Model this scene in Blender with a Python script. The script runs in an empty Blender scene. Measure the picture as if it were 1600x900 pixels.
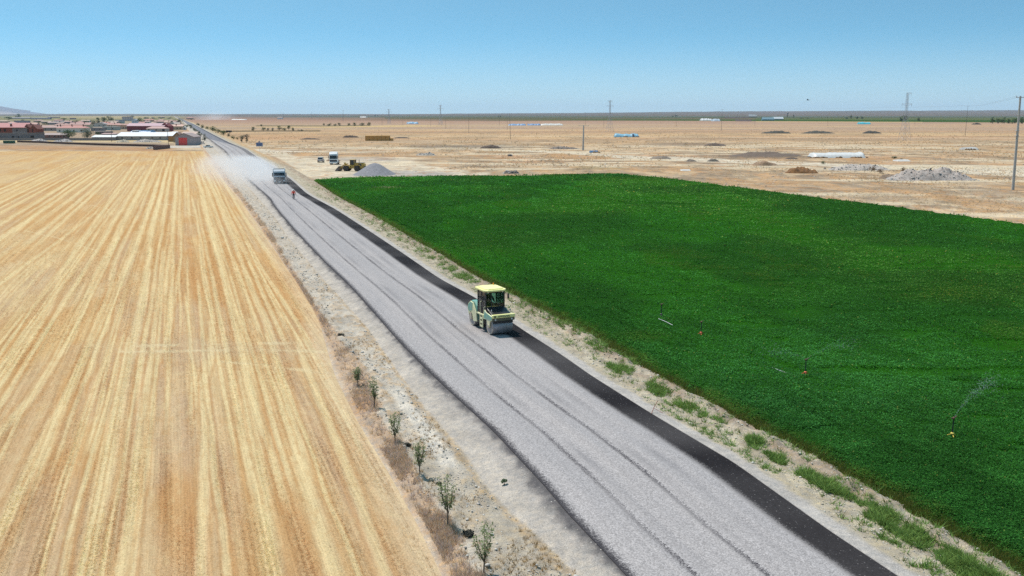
import bpy, math, random
import numpy as np
from mathutils import Vector, Matrix
random.seed(7)
RNG = np.random.default_rng(11)
SC = bpy.context.scene
COL = SC.collection

# ---------------------------------------------------------------- camera, sky, sun, exposure
PITCH = math.radians(10.24)
F = 1500.0
CZ = 15.5
HOR = 450 - F*math.tan(PITCH)
cam = bpy.data.cameras.new('camera')
cam.sensor_width = 36.0
cam.lens = 36.0*F/1600.0
cam.clip_start = 0.5
cam.clip_end = 120000
camo = bpy.data.objects.new('camera', cam)
COL.objects.link(camo)
camo.location = (0, 0, CZ)
camo.rotation_euler = (math.radians(90)-PITCH, 0, 0)
SC.camera = camo
SC.view_settings.view_transform = 'Standard'
SC.view_settings.look = 'None'
SC.view_settings.exposure = 0.35
SC.view_settings.gamma = 1.0
SC.view_settings.use_curve_mapping = False
SC.cycles.max_bounces = 6
SC.cycles.transparent_max_bounces = 16
SC.cycles.volume_bounces = 1
SC.cycles.use_denoising = False
SC.cycles.sample_clamp_indirect = 4.0

SUN = Vector((-1.0, 0.85, 3.0)).normalized()
world = bpy.data.worlds.new('World')
SC.world = world
world.use_nodes = True
wn = world.node_tree.nodes; wl = world.node_tree.links
bg = wn['Background']
sky = wn.new('ShaderNodeTexSky')
sky.sky_type = 'NISHITA'
sky.sun_disc = False
sky.sun_elevation = math.asin(SUN.z)
sky.sun_rotation = math.atan2(SUN.x, SUN.y)
sky.altitude = 900
sky.air_density = 1.0
sky.dust_density = 0.6
sky.ozone_density = 1.6
tc = wn.new('ShaderNodeTexCoord')
sp = wn.new('ShaderNodeSeparateXYZ'); cb = wn.new('ShaderNodeCombineXYZ')
mu = wn.new('ShaderNodeMath'); mu.operation = 'MULTIPLY_ADD'
mu.inputs[1].default_value = 4.2; mu.inputs[2].default_value = 0.10
wl.new(tc.outputs['Generated'], sp.inputs[0])
wl.new(sp.outputs[0], cb.inputs[0]); wl.new(sp.outputs[1], cb.inputs[1])
wl.new(sp.outputs[2], mu.inputs[0]); wl.new(mu.outputs[0], cb.inputs[2])
wl.new(cb.outputs[0], sky.inputs['Vector'])
hsv = wn.new('ShaderNodeHueSaturation'); hsv.inputs['Saturation'].default_value = 1.0
hsv.inputs['Hue'].default_value = 0.5
tn = wn.new('ShaderNodeMix'); tn.data_type = 'RGBA'; tn.blend_type = 'MULTIPLY'; tn.inputs[0].default_value = 1.0
tn.inputs[7].default_value = (0.70, 1.10, 0.94, 1)
wl.new(sky.outputs[0], tn.inputs[6]); wl.new(tn.outputs[2], hsv.inputs['Color'])
rp = wn.new('ShaderNodeMapRange'); rp.interpolation_type = 'SMOOTHSTEP'
wl.new(sp.outputs[2], rp.inputs[0])
for i_, v_ in enumerate((-0.01, 0.085, 0.72, 0.0)): rp.inputs[i_+1].default_value = v_
px_ = wn.new('ShaderNodeMix'); px_.data_type = 'RGBA'; px_.inputs[7].default_value = (2.95, 3.35, 3.45, 1)
wl.new(rp.outputs[0], px_.inputs[0]); wl.new(hsv.outputs[0], px_.inputs[6]); wl.new(px_.outputs[2], bg.inputs['Color'])
bg.inputs['Strength'].default_value = 0.15

sl = bpy.data.lights.new('sun', 'SUN')
sl.energy = 4.2; sl.angle = math.radians(0.53); sl.color = (1.0, 0.94, 0.88)
so = bpy.data.objects.new('sun', sl); COL.objects.link(so)
so.rotation_euler = SUN.to_track_quat('Z', 'Y').to_euler()
so.location = (-50, 40, 150)

# ---------------------------------------------------------------- projection helpers (photo pixel -> place on the ground)
CT, ST = math.cos(PITCH), math.sin(PITCH)
def G(px, py, z=0.0):
    X = (px-800.0)/F; U = (450.0-py)/F
    dz = -ST+U*CT
    t = (z-CZ)/dz
    return X*t, (CT+U*ST)*t
def PXM(px, py, z=0.0):            # photo pixels per metre there
    U = (450.0-py)/F
    t = (z-CZ)/(-ST+U*CT)
    return F/t
def base_row(py_top, h):            # the image row where a thing of height h with that top stands
    return HOR+(py_top-HOR)*CZ/(CZ-h)
def npG(px, py, z=0.0):
    X = (np.asarray(px, float)-800.0)/F; U = (450.0-np.asarray(py, float))/F
    t = (z-CZ)/(-ST+U*CT)
    return X*t, (CT+U*ST)*t
def proj(x, y, z):
    x = np.asarray(x, float); y = np.asarray(y, float); z = np.asarray(z, float)-CZ
    d = y*CT-z*ST
    u = y*ST+z*CT
    return 800+F*x/d, 450-F*u/d

K = 1.75
def lin(c):
    c = np.asarray(c, float)/255.0
    return np.where(c <= 0.04045, c/12.92, ((c+0.055)/1.055)**2.4)
def A(r, g, b, k=None):               # albedo of a sunlit level surface seen as this sRGB colour
    return tuple(float(v) for v in np.clip(lin((r, g, b))/(k or K), 0.002, 0.85))

# ---------------------------------------------------------------- numpy noise
_P = RNG.random((256, 256))
def vnoise(x, y):
    x = np.asarray(x, float); y = np.asarray(y, float)
    xi = np.floor(x).astype(np.int64); yi = np.floor(y).astype(np.int64)
    fx = x-xi; fy = y-yi
    fx = fx*fx*(3-2*fx); fy = fy*fy*(3-2*fy)
    a = _P[xi & 255, yi & 255]; b = _P[(xi+1) & 255, yi & 255]
    c = _P[xi & 255, (yi+1) & 255]; d = _P[(xi+1) & 255, (yi+1) & 255]
    return (a*(1-fx)+b*fx)*(1-fy)+(c*(1-fx)+d*fx)*fy
def fbm(x, y, o=4, g=0.5):
    s = 0; a = 1.0; n = 0
    for i in range(o):
        s = s+a*vnoise(x*2**i+17.3*i, y*2**i+5.1*i); n += a; a *= g
    return s/n
def sstep(a, b, x):
    t = np.clip((x-a)/(b-a), 0, 1)
    return t*t*(3-2*t)

# ---------------------------------------------------------------- materials
def newmat(name):
    m = bpy.data.materials.new(name); m.use_nodes = True
    nt = m.node_tree
    return m, nt.nodes, nt.links, nt.nodes['Principled BSDF']
def N(nodes, t, **kw):
    n = nodes.new(t)
    for k, v in kw.items():
        if k.startswith('i_'):
            key = k[2:]
            key = int(key) if key.isdigit() else key.replace('_', ' ')
            n.inputs[key].default_value = v
        else: setattr(n, k, v)
    return n
def math_(nd, ln, op, a, b=None, c=None, clamp=False):
    n = nd.new('ShaderNodeMath'); n.operation = op; n.use_clamp = clamp
    for i, v in enumerate((a, b, c)):
        if v is None: continue
        if isinstance(v, (int, float)): n.inputs[i].default_value = v
        else: ln.new(v, n.inputs[i])
    return n.outputs[0]
def mix_(nd, ln, f, a, b, mode='MIX'):
    n = nd.new('ShaderNodeMix'); n.data_type = 'RGBA'; n.blend_type = mode; n.clamp_factor = True
    for idx, v in ((0, f), (6, a), (7, b)):
        if isinstance(v, (int, float)): n.inputs[idx].default_value = v
        elif isinstance(v, tuple): n.inputs[idx].default_value = (*v[:3], 1)
        else: ln.new(v, n.inputs[idx])
    return n.outputs[2]
def noise_(nd, ln, vec, scale, detail=2, rough=0.5):
    n = nd.new('ShaderNodeTexNoise'); n.inputs['Scale'].default_value = scale
    n.inputs['Detail'].default_value = detail; n.inputs['Roughness'].default_value = rough
    if vec is not None: ln.new(vec, n.inputs['Vector'])
    return n.outputs['Fac']
def maprange(nd, ln, v, a, b, c, d):
    n = nd.new('ShaderNodeMapRange')
    ln.new(v, n.inputs[0])
    for i, q in enumerate((a, b, c, d)): n.inputs[i+1].default_value = q
    return n.outputs[0]
_mc = {}
def M(rgb, rough=0.6, var=0.12, scale=6.0, metal=0.0, name='paint', bump=0.0, dirt=None, dirt_amt=0.3):
    key = (rgb, rough, var, scale, metal, bump, dirt, dirt_amt)
    if key in _mc: return _mc[key]
    m, nd, ln, bs = newmat(name)
    tc = nd.new('ShaderNodeTexCoord')
    n1 = noise_(nd, ln, tc.outputs['Object'], scale, 4, 0.6)
    f = maprange(nd, ln, n1, 0.3, 0.7, 1-var, 1+var)
    c = mix_(nd, ln, 1.0, rgb, f, 'MULTIPLY')
    if dirt:
        n2 = noise_(nd, ln, tc.outputs['Object'], scale*0.45, 5, 0.65)
        c = mix_(nd, ln, maprange(nd, ln, n2, 0.42, 0.7, 0, dirt_amt), c, dirt)
    ln.new(c, bs.inputs['Base Color'])
    bs.inputs['Roughness'].default_value = rough
    bs.inputs['Metallic'].default_value = metal
    if bump:
        bp = nd.new('ShaderNodeBump'); bp.inputs['Strength'].default_value = bump; bp.inputs['Distance'].default_value = 0.03
        ln.new(n1, bp.inputs['Height']); ln.new(bp.outputs[0], bs.inputs['Normal'])
    _mc[key] = m
    return m
def mat_attr(name, rough=0.85, trans=0.0):        # per-face colour of leaves, blades, stones
    m, nd, ln, bs = newmat(name)
    at = nd.new('ShaderNodeAttribute'); at.attribute_name = 'Col'
    ln.new(at.outputs['Color'], bs.inputs['Base Color'])
    bs.inputs['Roughness'].default_value = rough
    bs.inputs['Specular IOR Level'].default_value = 0.0
    if trans:
        tr = nd.new('ShaderNodeBsdfTranslucent'); ln.new(at.outputs['Color'], tr.inputs[0])
        ms = nd.new('ShaderNodeMixShader'); ms.inputs[0].default_value = trans
        ln.new(bs.outputs[0], ms.inputs[1]); ln.new(tr.outputs[0], ms.inputs[2])
        ln.new(ms.outputs[0], nd['Material Output'].inputs[0])
    return m
M_LEAF = mat_attr('leaf', 0.7, 0.35)
M_STONE = mat_attr('stone', 0.9)
M_DRY = mat_attr('dry_plant', 0.9, 0.45)
GLASS = M((0.02, 0.028, 0.032), 0.08, 0.0, name='dark_glass')
BLACK = M((0.02, 0.02, 0.021), 0.55, 0.2, name='black')
RUBBER = M((0.03, 0.029, 0.028), 0.85, 0.2, name='rubber', dirt=(0.2, 0.16, 0.12))
STEEL = M((0.35, 0.35, 0.36), 0.4, 0.1, metal=0.6, name='steel')
CONC = M((0.42, 0.40, 0.37), 0.85, 0.15, 3, name='concrete')

# ---------------------------------------------------------------- objects
def tag(o, label=None, cat=None, group=None, kind=None):
    if label: o['label'] = label
    if cat: o['category'] = cat
    if group: o['group'] = group
    if kind: o['kind'] = kind
    return o
def thing(name, loc, label, cat, group=None, rz=0.0):
    o = bpy.data.objects.new(name, None); COL.objects.link(o)
    o.empty_display_size = 0.5
    o.location = loc; o.rotation_euler = (0, 0, rz)
    return tag(o, label, cat, group)
def fast(name, V, Fc, mats, parent=None, col=None, smooth=False, colf=None):
    V = np.asarray(V, np.float32).reshape(-1, 3); Fc = np.asarray(Fc, np.int32)
    k = Fc.shape[1]; nf = len(Fc)
    me = bpy.data.meshes.new(name)
    me.vertices.add(len(V)); me.vertices.foreach_set('co', V.ravel())
    me.loops.add(nf*k); me.loops.foreach_set('vertex_index', Fc.ravel())
    me.polygons.add(nf)
    me.polygons.foreach_set('loop_start', np.arange(0, nf*k, k, dtype=np.int32))
    me.polygons.foreach_set('loop_total', np.full(nf, k, np.int32))
    if smooth: me.polygons.foreach_set('use_smooth', np.ones(nf, bool))
    me.update(calc_edges=True)
    if col is not None:
        a = me.color_attributes.new('Col', 'FLOAT_COLOR', 'POINT')
        c = np.ones((len(V), 4), np.float32); c[:, :3] = col
        a.data.foreach_set('color', c.ravel())
    me.materials.append(mats)
    o = bpy.data.objects.new(name, me); COL.objects.link(o)
    if parent: o.parent = parent
    return o
def grid_faces(nr, nc):
    i = np.arange(nr-1)[:, None]*nc+np.arange(nc-1)[None, :]
    return np.stack([i, i+1, i+nc+1, i+nc], -1).reshape(-1, 4)
class MB:
    def __init__(s): s.v = []; s.f = []; s.m = []
    def add(s, vs, fs, mi=0):
        b = len(s.v); s.v += [tuple(v) for v in vs]
        s.f += [tuple(i+b for i in f) for f in fs]; s.m += [mi]*len(fs)
    def box(s, x0, x1, y0, y1, z0, z1, c=0.0, mi=0, top=None):
        # box, edges chamfered by c; top=(dx,dy) shrinks the top face
        tx, ty = top or (0, 0)
        if c <= 0:
            v = [(x0, y0, z0), (x1, y0, z0), (x1, y1, z0), (x0, y1, z0),
                 (x0+tx, y0+ty, z1), (x1-tx, y0+ty, z1), (x1-tx, y1-ty, z1), (x0+tx, y1-ty, z1)]
            s.add(v, [(0, 3, 2, 1), (4, 5, 6, 7), (0, 1, 5, 4), (1, 2, 6, 5), (2, 3, 7, 6), (3, 0, 4, 7)], mi)
            return
        def ring(a, z, dx, dy):
            X0, X1, Y0, Y1 = x0+dx, x1-dx, y0+dy, y1-dy
            return [(X0+a, Y0, z), (X1-a, Y0, z), (X1, Y0+a, z), (X1, Y1-a, z), (X1-a, Y1, z), (X0+a, Y1, z), (X0, Y1-a, z), (X0, Y0+a, z)]
        R = [ring(c, z0, c, c), ring(c, z0+c, 0, 0), ring(c, z1-c, tx, ty), ring(c, z1, tx+c, ty+c)]
        v = sum(R, [])
        f = [tuple(range(7, -1, -1)), tuple(range(24, 32))]
        for k in range(3):
            for i in range(8):
                j = (i+1) % 8
                f.append((k*8+i, k*8+j, k*8+8+j, k*8+8+i))
        s.add(v, f, mi)
    def prism(s, pts, x0, x1, axis='x', mi=0, c=0.0):
        # polygon pts (a,b) extruded along axis
        n = len(pts)
        def P(a, b, t): return (t, a, b) if axis == 'x' else ((a, t, b) if axis == 'y' else (a, b, t))
        if c > 0:
            cx = sum(p[0] for p in pts)/n; cy = sum(p[1] for p in pts)/n
            def sh(p):
                dx, dy = cx-p[0], cy-p[1]; l = math.hypot(dx, dy) or 1
                return (p[0]+dx/l*c, p[1]+dy/l*c)
            rings = [([sh(p) for p in pts], x0), (pts, x0+c), (pts, x1-c), ([sh(p) for p in pts], x1)]
        else: rings = [(pts, x0), (pts, x1)]
        v = []
        for pp, t in rings: v += [P(a, b, t) for a, b in pp]
        m = len(rings)
        f = [tuple(range(n-1, -1, -1)), tuple(range((m-1)*n, m*n))]
        for k in range(m-1):
            for i in range(n):
                j = (i+1) % n
                f.append((k*n+i, k*n+j, k*n+n+j, k*n+n+i))
        s.add(v, f, mi)
    def tube(s, path, r, n=8, mi=0, caps=True):
        # r: one radius or one per point
        rs = r if isinstance(r, (list, tuple)) else [r]*len(path)
        P = [Vector(p) for p in path]; v = []
        up = Vector((0, 0, 1))
        for i, p in enumerate(P):
            d = (P[min(i+1, len(P)-1)]-P[max(i-1, 0)]).normalized()
            a = d.cross(up if abs(d.z) < 0.95 else Vector((1, 0, 0))).normalized(); b = d.cross(a)
            for k in range(n):
                t = 2*math.pi*k/n
                v.append(p+(a*math.cos(t)+b*math.sin(t))*rs[i])
        f = []
        for i in range(len(P)-1):
            for k in range(n):
                j = (k+1) % n
                f.append((i*n+k, i*n+j, i*n+n+j, i*n+n+k))
        if caps:
            f.append(tuple(range(n-1, -1, -1))); f.append(tuple(range((len(P)-1)*n, len(P)*n)))
        s.add(v, f, mi)
    def cyl(s, c, r, h, axis='z', n=24, mi=0, ch=0.0):
        c = Vector(c); d = {'x': Vector((1, 0, 0)), 'y': Vector((0, 1, 0)), 'z': Vector((0, 0, 1))}[axis]
        if ch > 0: s.tube([c-d*h/2, c-d*(h/2-ch*.001), c-d*(h/2-ch), c+d*(h/2-ch), c+d*(h/2-ch*.001), c+d*h/2], [r-ch, r-ch, r, r, r-ch, r-ch], n, mi)
        else: s.tube([c-d*h/2, c+d*h/2], r, n, mi)
    def lathe(s, prof, c, axis='x', n=28, mi=0):
        # prof: (t along axis, radius)
        c = Vector(c); v = []; f = []
        for t, r in prof:
            for k in range(n):
                a = 2*math.pi*k/n
                p = {'x': (t, r*math.cos(a), r*math.sin(a)), 'y': (r*math.cos(a), t, r*math.sin(a)), 'z': (r*math.cos(a), r*math.sin(a), t)}[axis]
                v.append(c+Vector(p))
        for i in range(len(prof)-1):
            for k in range(n):
                j = (k+1) % n; f.append((i*n+k, i*n+j, i*n+n+j, i*n+n+k))
        f.append(tuple(range(n-1, -1, -1))); f.append(tuple(range((len(prof)-1)*n, len(prof)*n)))
        s.add(v, f, mi)
    def blob(s, c, r, seed=0, n=8, mi=0, rough=0.15):
        rr = random.Random(seed); v = []; f = []
        rx, ry, rz = r
        for i in range(n+1):
            th = math.pi*i/n
            for k in range(n*2):
                ph = math.pi*k/n; q = 1+rr.uniform(-rough, rough)
                v.append((c[0]+rx*math.sin(th)*math.cos(ph)*q, c[1]+ry*math.sin(th)*math.sin(ph)*q, c[2]+rz*math.cos(th)*q))
        for i in range(n):
            for k in range(n*2):
                j = (k+1) % (n*2); f.append((i*2*n+k, (i+1)*2*n+k, (i+1)*2*n+j, i*2*n+j))
        s.add(v, f, mi)
    def build(s, name, mats, parent=None, smooth=False, label=None):
        if not isinstance(mats, (list, tuple)): mats = [mats]
        me = bpy.data.meshes.new(name)
        me.from_pydata(s.v, [], s.f)
        for m in mats: me.materials.append(m)
        if len(mats) > 1: me.polygons.foreach_set('material_index', s.m)
        me.validate()
        import bmesh
        bm = bmesh.new(); bm.from_mesh(me)
        bmesh.ops.recalc_face_normals(bm, faces=bm.faces); bm.to_mesh(me); bm.free()
        if smooth:
            me.polygons.foreach_set('use_smooth', [True]*len(me.polygons))
            try: me.set_sharp_from_angle(angle=math.radians(40))
            except Exception: pass
        o = bpy.data.objects.new(name, me); COL.objects.link(o)
        if parent: o.parent = parent
        if label: o['label'] = label
        return o

# ---------------------------------------------------------------- the road and its verges as lines read off the photograph
def line(pts, z):
    p = np.array(pts, float)
    py = np.linspace(p[0, 1], p[-1, 1], 1200)
    # keep more samples at the far end
    py = p[0, 1]+(p[-1, 1]-p[0, 1])*np.linspace(0, 1, 1600)**2
    px = np.interp(py, p[:, 1], p[:, 0])
    k = 25; ker = np.ones(k)/k
    pad = np.concatenate([2*px[0]-px[k:0:-1], px, 2*px[-1]-px[-2:-k-2:-1]])
    px = np.convolve(pad, ker, 'same')[k:-k]
    x, y = npG(px, py, z)
    o = np.argsort(y)
    ys, xs = y[o], x[o]
    return lambda Y: np.interp(1.0/np.asarray(Y, float), (1.0/ys)[::-1], xs[::-1])
ZR = 0.5
lineS = line([(269.3, 180.5), (281, 188), (302, 214), (318, 236), (335, 262), (352, 285), (375, 312), (412, 365), (450, 422), (475, 460), (490, 485), (500, 507), (512, 550), (523, 587), (556, 654), (608, 740), (654, 824), (690, 898), (790, 1150)], .05)
lineW = line([(269.5, 180.5), (281.3, 188), (303.5, 214), (322, 236), (345, 262), (362, 285), (390, 320), (425, 367), (455, 420), (490, 475), (520, 515), (545, 545), (567, 585), (605, 670), (629, 698), (663, 765), (717, 833), (746, 889), (880, 1150)], .12)
lineG = line([(269.8, 180.5), (283, 188), (312, 214), (340, 238), (362, 262), (382, 285), (395, 300), (432, 342), (450, 370), (500, 430), (537, 470), (575, 512), (615, 571), (655, 625), (725, 706), (759, 760), (793, 795), (847, 842), (905, 900), (1130, 1150)], .2)
lineL = line([(270, 180.5), (284, 187.5), (294, 194), (318, 210.5), (330, 219), (342, 228), (352, 235), (369, 257), (380, 272), (401, 292), (420, 308), (432, 327), (462, 362), (500, 402), (550, 450), (590, 495), (625, 535), (665, 575), (691, 600), (770, 672), (849, 756), (886, 800), (960, 878), (1210, 1150)], ZR)
lineR = line([(271.2, 180.5), (287.5, 187.5), (302.5, 194), (334, 210.5), (361, 224), (383, 232), (407, 249), (430, 262), (457, 282), (480, 303), (525, 327), (587, 367), (632, 397), (687, 435), (747, 467), (820, 517), (875, 552), (922, 585), (1017, 645), (1147, 722), (1300, 831), (1400, 897), (1780, 1150)], ZR)
lineF = line([(271.5, 180.5), (288.5, 187.5), (307, 193), (341, 205), (381, 225), (410, 240), (445, 255), (470, 270), (490, 282), (537, 312), (595, 342), (650, 375), (695, 400), (747, 432), (880, 500), (935, 527), (975, 555), (1057, 600), (1147, 647), (1200, 675), (1275, 712), (1375, 767), (1450, 812), (1550, 867), (1600, 895), (2040, 1150)], .05)
RY = np.concatenate([np.geomspace(19, 420, 620), np.geomspace(424, 9000, 120)])
RDIR = Vector(((285-800)/F, CT, 0)).normalized()       # along the road, away from the camera
HEAD = math.atan2(-RDIR.x, RDIR.y)                      # rotation that turns +Y into the road direction

def painted(name, contrast=0.35, speck=0.5, scales=(0.25, 2.2, 14.0), bumpd=0.03, spec=0.0, stones=0.0):
    """ground whose base colour is the mesh's own colour, broken up by noise in the soil"""
    m, nd, ln, bs = newmat(name)
    at = nd.new('ShaderNodeAttribute'); at.attribute_name = 'Col'
    ge = nd.new('ShaderNodeNewGeometry')
    pos = ge.outputs['Position']
    a = noise_(nd, ln, pos, scales[0], 4, 0.6)
    b = noise_(nd, ln, pos, scales[1], 4, 0.65)
    c = noise_(nd, ln, pos, scales[2], 3, 0.7)
    f1 = maprange(nd, ln, a, 0.3, 0.7, 1-contrast*0.5, 1+contrast*0.5)
    f2 = maprange(nd, ln, b, 0.3, 0.7, 1-contrast*0.7, 1+contrast*0.7)
    f3 = maprange(nd, ln, c, 0.3, 0.7, 1-speck*0.7, 1+speck*0.7)
    f = math_(nd, ln, 'MULTIPLY', math_(nd, ln, 'MULTIPLY', f1, f2), f3)
    col = mix_(nd, ln, 1.0, at.outputs['Color'], f, 'MULTIPLY')
    # the noise also shifts the hue between grey soil and dry straw
    hv = nd.new('ShaderNodeHueSaturation')
    ln.new(maprange(nd, ln, b, 0.35, 0.65, 0.75, 1.22), hv.inputs['Saturation'])
    ln.new(col, hv.inputs['Color']); col = hv.outputs[0]
    if stones:
        vo = nd.new('ShaderNodeTexVoronoi'); vo.inputs['Scale'].default_value = 7.0; ln.new(pos, vo.inputs['Vector'])
        s = maprange(nd, ln, vo.outputs['Distance'], 0.16, 0.24, 1, 0)
        rnd = nd.new('ShaderNodeSeparateColor'); ln.new(vo.outputs['Color'], rnd.inputs[0])
        s = math_(nd, ln, 'MULTIPLY', s, maprange(nd, ln, rnd.outputs[0], 1-stones, 1-stones+0.02, 0, 1))
        col = mix_(nd, ln, s, col, mix_(nd, ln, rnd.outputs[1], A(240, 235, 226), A(168, 160, 150)))
    ln.new(col, bs.inputs['Base Color'])
    bs.inputs['Roughness'].default_value = 0.95
    bs.inputs['Specular IOR Level'].default_value = spec
    bp = nd.new('ShaderNodeBump'); bp.inputs['Strength'].default_value = 0.7; bp.inputs['Distance'].default_value = bumpd
    h = math_(nd, ln, 'MULTIPLY_ADD', b, 1.2, c)
    ln.new(h, bp.inputs['Height']); ln.new(bp.outputs[0], bs.inputs['Normal'])
    return m
def mixc(c, m, col):                      # blend colour array towards col by mask
    col = np.asarray(col, float)
    return c*(1-m[..., None])+col*m[..., None]
# ================================================================ GROUND
MG = painted('dry_plain', 0.46, 0.48, (0.13, 0.8, 5.0), 0.04)
def interp_mask(px, py, pts, half, soft=1.0, amp=0.0):
    p = np.array(pts, float)
    c = np.interp(px, p[:, 0], p[:, 1])
    h = np.interp(px, p[:, 0], np.broadcast_to(half, len(p)))
    h = np.where((px < p[0, 0]) | (px > p[-1, 0]), 0, h)
    return 1-sstep(h-soft*.5, h+soft*.5+1e-6, np.abs(py-c)+amp)
def ell(px, py, cx, cy, rx, ry, s=0.35, n=0.0):
    d = np.sqrt(((px-cx)/rx)**2+((py-cy)/ry)**2)+n
    return 1-sstep(1-s, 1+s, d)
def ground_colour(px, py, X, Y):
    n1 = fbm(X*.004, Y*.0011, 4); n2 = fbm(X*.03+9, Y*.006, 4); n3 = fbm(X*.15, Y*.05+3, 4); n4 = fbm(X*.6, Y*.25, 3)
    yy = py+(n2-.5)*3.2*sstep(190, 215, py)+(n1-.5)*1.2
    stops = [(178, (150, 130, 118)), (183, (158, 132, 118)), (187, (178, 142, 122)), (196, (196, 168, 142)), (200, (184, 162, 142)), (206, (204, 170, 136)), (214, (212, 172, 130)),
             (222, (214, 180, 142)), (228, (216, 188, 152)), (236, (216, 182, 144)), (243, (210, 180, 148)), (254, (210, 182, 150)), (264, (212, 182, 146)), (280, (216, 190, 156)), (320, (214, 188, 155)), (420, (205, 180, 150))]
    s = np.array([a for a, _ in stops]); cc = np.array([A(*b) for _, b in stops])
    C = np.stack([np.interp(yy, s, cc[:, i]) for i in range(3)], -1)
    # far right: green and olive fields
    rt = sstep(640, 900, px)
    C = mixc(C, sstep(189.3, 188.0, py+(n1-.5)*1.5)*sstep(420, 760, px+200*(n1-.5)), A(126, 112, 88))
    C = mixc(C, sstep(185, 182, py)*sstep(300, 500, px), A(96, 104, 84))
    C = mixc(C, sstep(183, 180.5, py)*(1-sstep(400, 700, px)), A(104, 106, 92))
    C = mixc(C, interp_mask(px, py, [(600, 184.6), (900, 184.6), (1100, 184), (1700, 183)], 1.0, .8)*(.5+n2)*.7, A(80, 92, 58))
    C = mixc(C, interp_mask(px, py, [(760, 187.6), (900, 187.3), (1060, 187.6), (1260, 188.2), (1700, 190.0), (2300, 192)], [.35, .6, 1.0, 1.3, 2.3, 3], .7)*rt, A(62, 96, 44))
    C = mixc(C, interp_mask(px, py, [(1180, 186.0), (1400, 186), (1700, 185.5)], 1.4, 1.2)*.8, A(92, 110, 60))
    C = mixc(C, interp_mask(px, py, [(1180, 190.3), (1330, 190.6), (1440, 191)], .45, .5), A(215, 185, 135))
    # long soft bands over the plain
    C = mixc(C, sstep(.50, .62, fbm(X*.0022+4, Y*.012+7, 3))*sstep(190, 194, py)*.7, A(204, 164, 130))
    C = mixc(C, sstep(.54, .64, fbm(X*.004+41, Y*.02+2, 3))*sstep(192, 198, py)*.6, A(220, 190, 148))
    C = mixc(C, sstep(.55, .66, fbm(X*.006+11, Y*.03+22, 3))*sstep(205, 215, py)*.45, A(165, 148, 130))
    # nearer: patchy straw, pale soil, grey rubble soil
    k = sstep(214, 232, py)
    C = mixc(C, sstep(.52, .64, n3)*k*.7, A(222, 198, 164))
    C = mixc(C, sstep(.50, .60, fbm(X*.1+50, Y*.05+9, 4))*k*.7, A(172, 150, 126))
    C = mixc(C, sstep(.54, .62, fbm(X*.045+150, Y*.02+39, 4))*sstep(200, 212, py)*.6, A(176, 152, 124))
    C = mixc(C, sstep(.54, .60, fbm(X*.2+5, Y*.11+77, 4))*k*.6, A(150, 132, 112))
    C = mixc(C, sstep(.54, .64, fbm(X*.12+20, Y*.04+19, 4))*k*.65, A(206, 166, 124))
    # vehicle tracks and bare strips
    C = mixc(C, interp_mask(px, py, [(740, 233), (860, 237), (1000, 246), (1100, 250), (1200, 254.5), (1300, 258), (1420, 262), (1600, 268), (2000, 282)], [1, 1.6, 2.4, 3.4, 3, 2.5, 4, 8, 10], 2, (n3-.5)*3), A(226, 212, 188))
    C = mixc(C, interp_mask(px, py, [(1430, 258), (1600, 262), (2000, 270)], [1, 3, 5], 2, (n3-.5)*2), A(224, 210, 184))
    C = mixc(C, interp_mask(px, py, [(960, 228), (1100, 226.5), (1300, 225.5), (1700, 226)], .7, .8)*.6, A(225, 205, 172))
    C = mixc(C, interp_mask(px, py, [(560, 207), (800, 206.4), (1060, 206), (1600, 207)], .5, .8)*.5, A(150, 135, 118))
    C = mixc(C, interp_mask(px, py, [(560, 213), (760, 212.5), (1000, 213.6), (1600, 216)], .6, .8)*.5, A(230, 210, 178))
    C = mixc(C, ell(px, py, 720, 229.5, 90, 3.2, .4, (n3-.5)*.6)*.8, A(140, 130, 118))
    C = mixc(C, ell(px, py, 1070, 225.6, 75, 2.4, .4, (n3-.5)*.6)*.8, A(150, 132, 115))
    C = mixc(C, ell(px, py, 1190, 243, 95, 5, .4, (n3-.5)*.8)*.85, A(140, 124, 108))
    C = mixc(C, ell(px, py, 940, 262, 40, 3, .4, (n3-.5)*.8)*.5, A(150, 135, 95))
    # the gravel yard beside the road and lanes leading to it
    def poly(pts, soft, amt=1.0, nn=0.0):
        p = np.array(pts, float); inside = np.zeros(px.shape, bool); d = np.full(px.shape, 1e9)
        for i in range(len(p)):
            a, b = p[i], p[(i+1) % len(p)]
            cond = ((a[1] > py) != (b[1] > py)) & (px < (b[0]-a[0])*(py-a[1])/(b[1]-a[1]+1e-9)+a[0])
            inside ^= cond
            ab = b-a; t = np.clip(((px-a[0])*ab[0]+(py-a[1])*ab[1]*9)/(ab[0]**2+9*ab[1]**2), 0, 1)
            d = np.minimum(d, np.hypot(px-a[0]-t*ab[0], 3*(py-a[1]-t*ab[1])))
        sd = np.where(inside, d, -d)+nn
        return sstep(-soft, soft, sd)*amt
    C = mixc(C, poly([(372, 232), (402, 232.5), (450, 239), (470, 245), (520, 247), (575, 246), (640, 252), (700, 262), (760, 272), (720, 277), (600, 277), (495, 282), (440, 262), (410, 245)], 7, 1, (n3-.5)*22), A(224, 208, 182))
    C = mixc(C, poly([(415, 239), (436, 248), (470, 266), (450, 262), (425, 250)], 3, .7, (n3-.5)*6), A(176, 140, 108))
    C = mixc(C, ell(px, py, 620, 272, 75, 5, .4, (n3-.5)*.8)*.75, A(176, 170, 164))
    C = mixc(C, ell(px, py, 585, 249, 70, 3.5, .4, (n3-.5)*.8)*.5, A(180, 172, 165))
    C = mixc(C, interp_mask(px, py, [(372, 233), (440, 236.5), (520, 236)], [1.6, 1.2, .3], 1.5, (n3-.5)*2), A(226, 212, 190))
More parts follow.
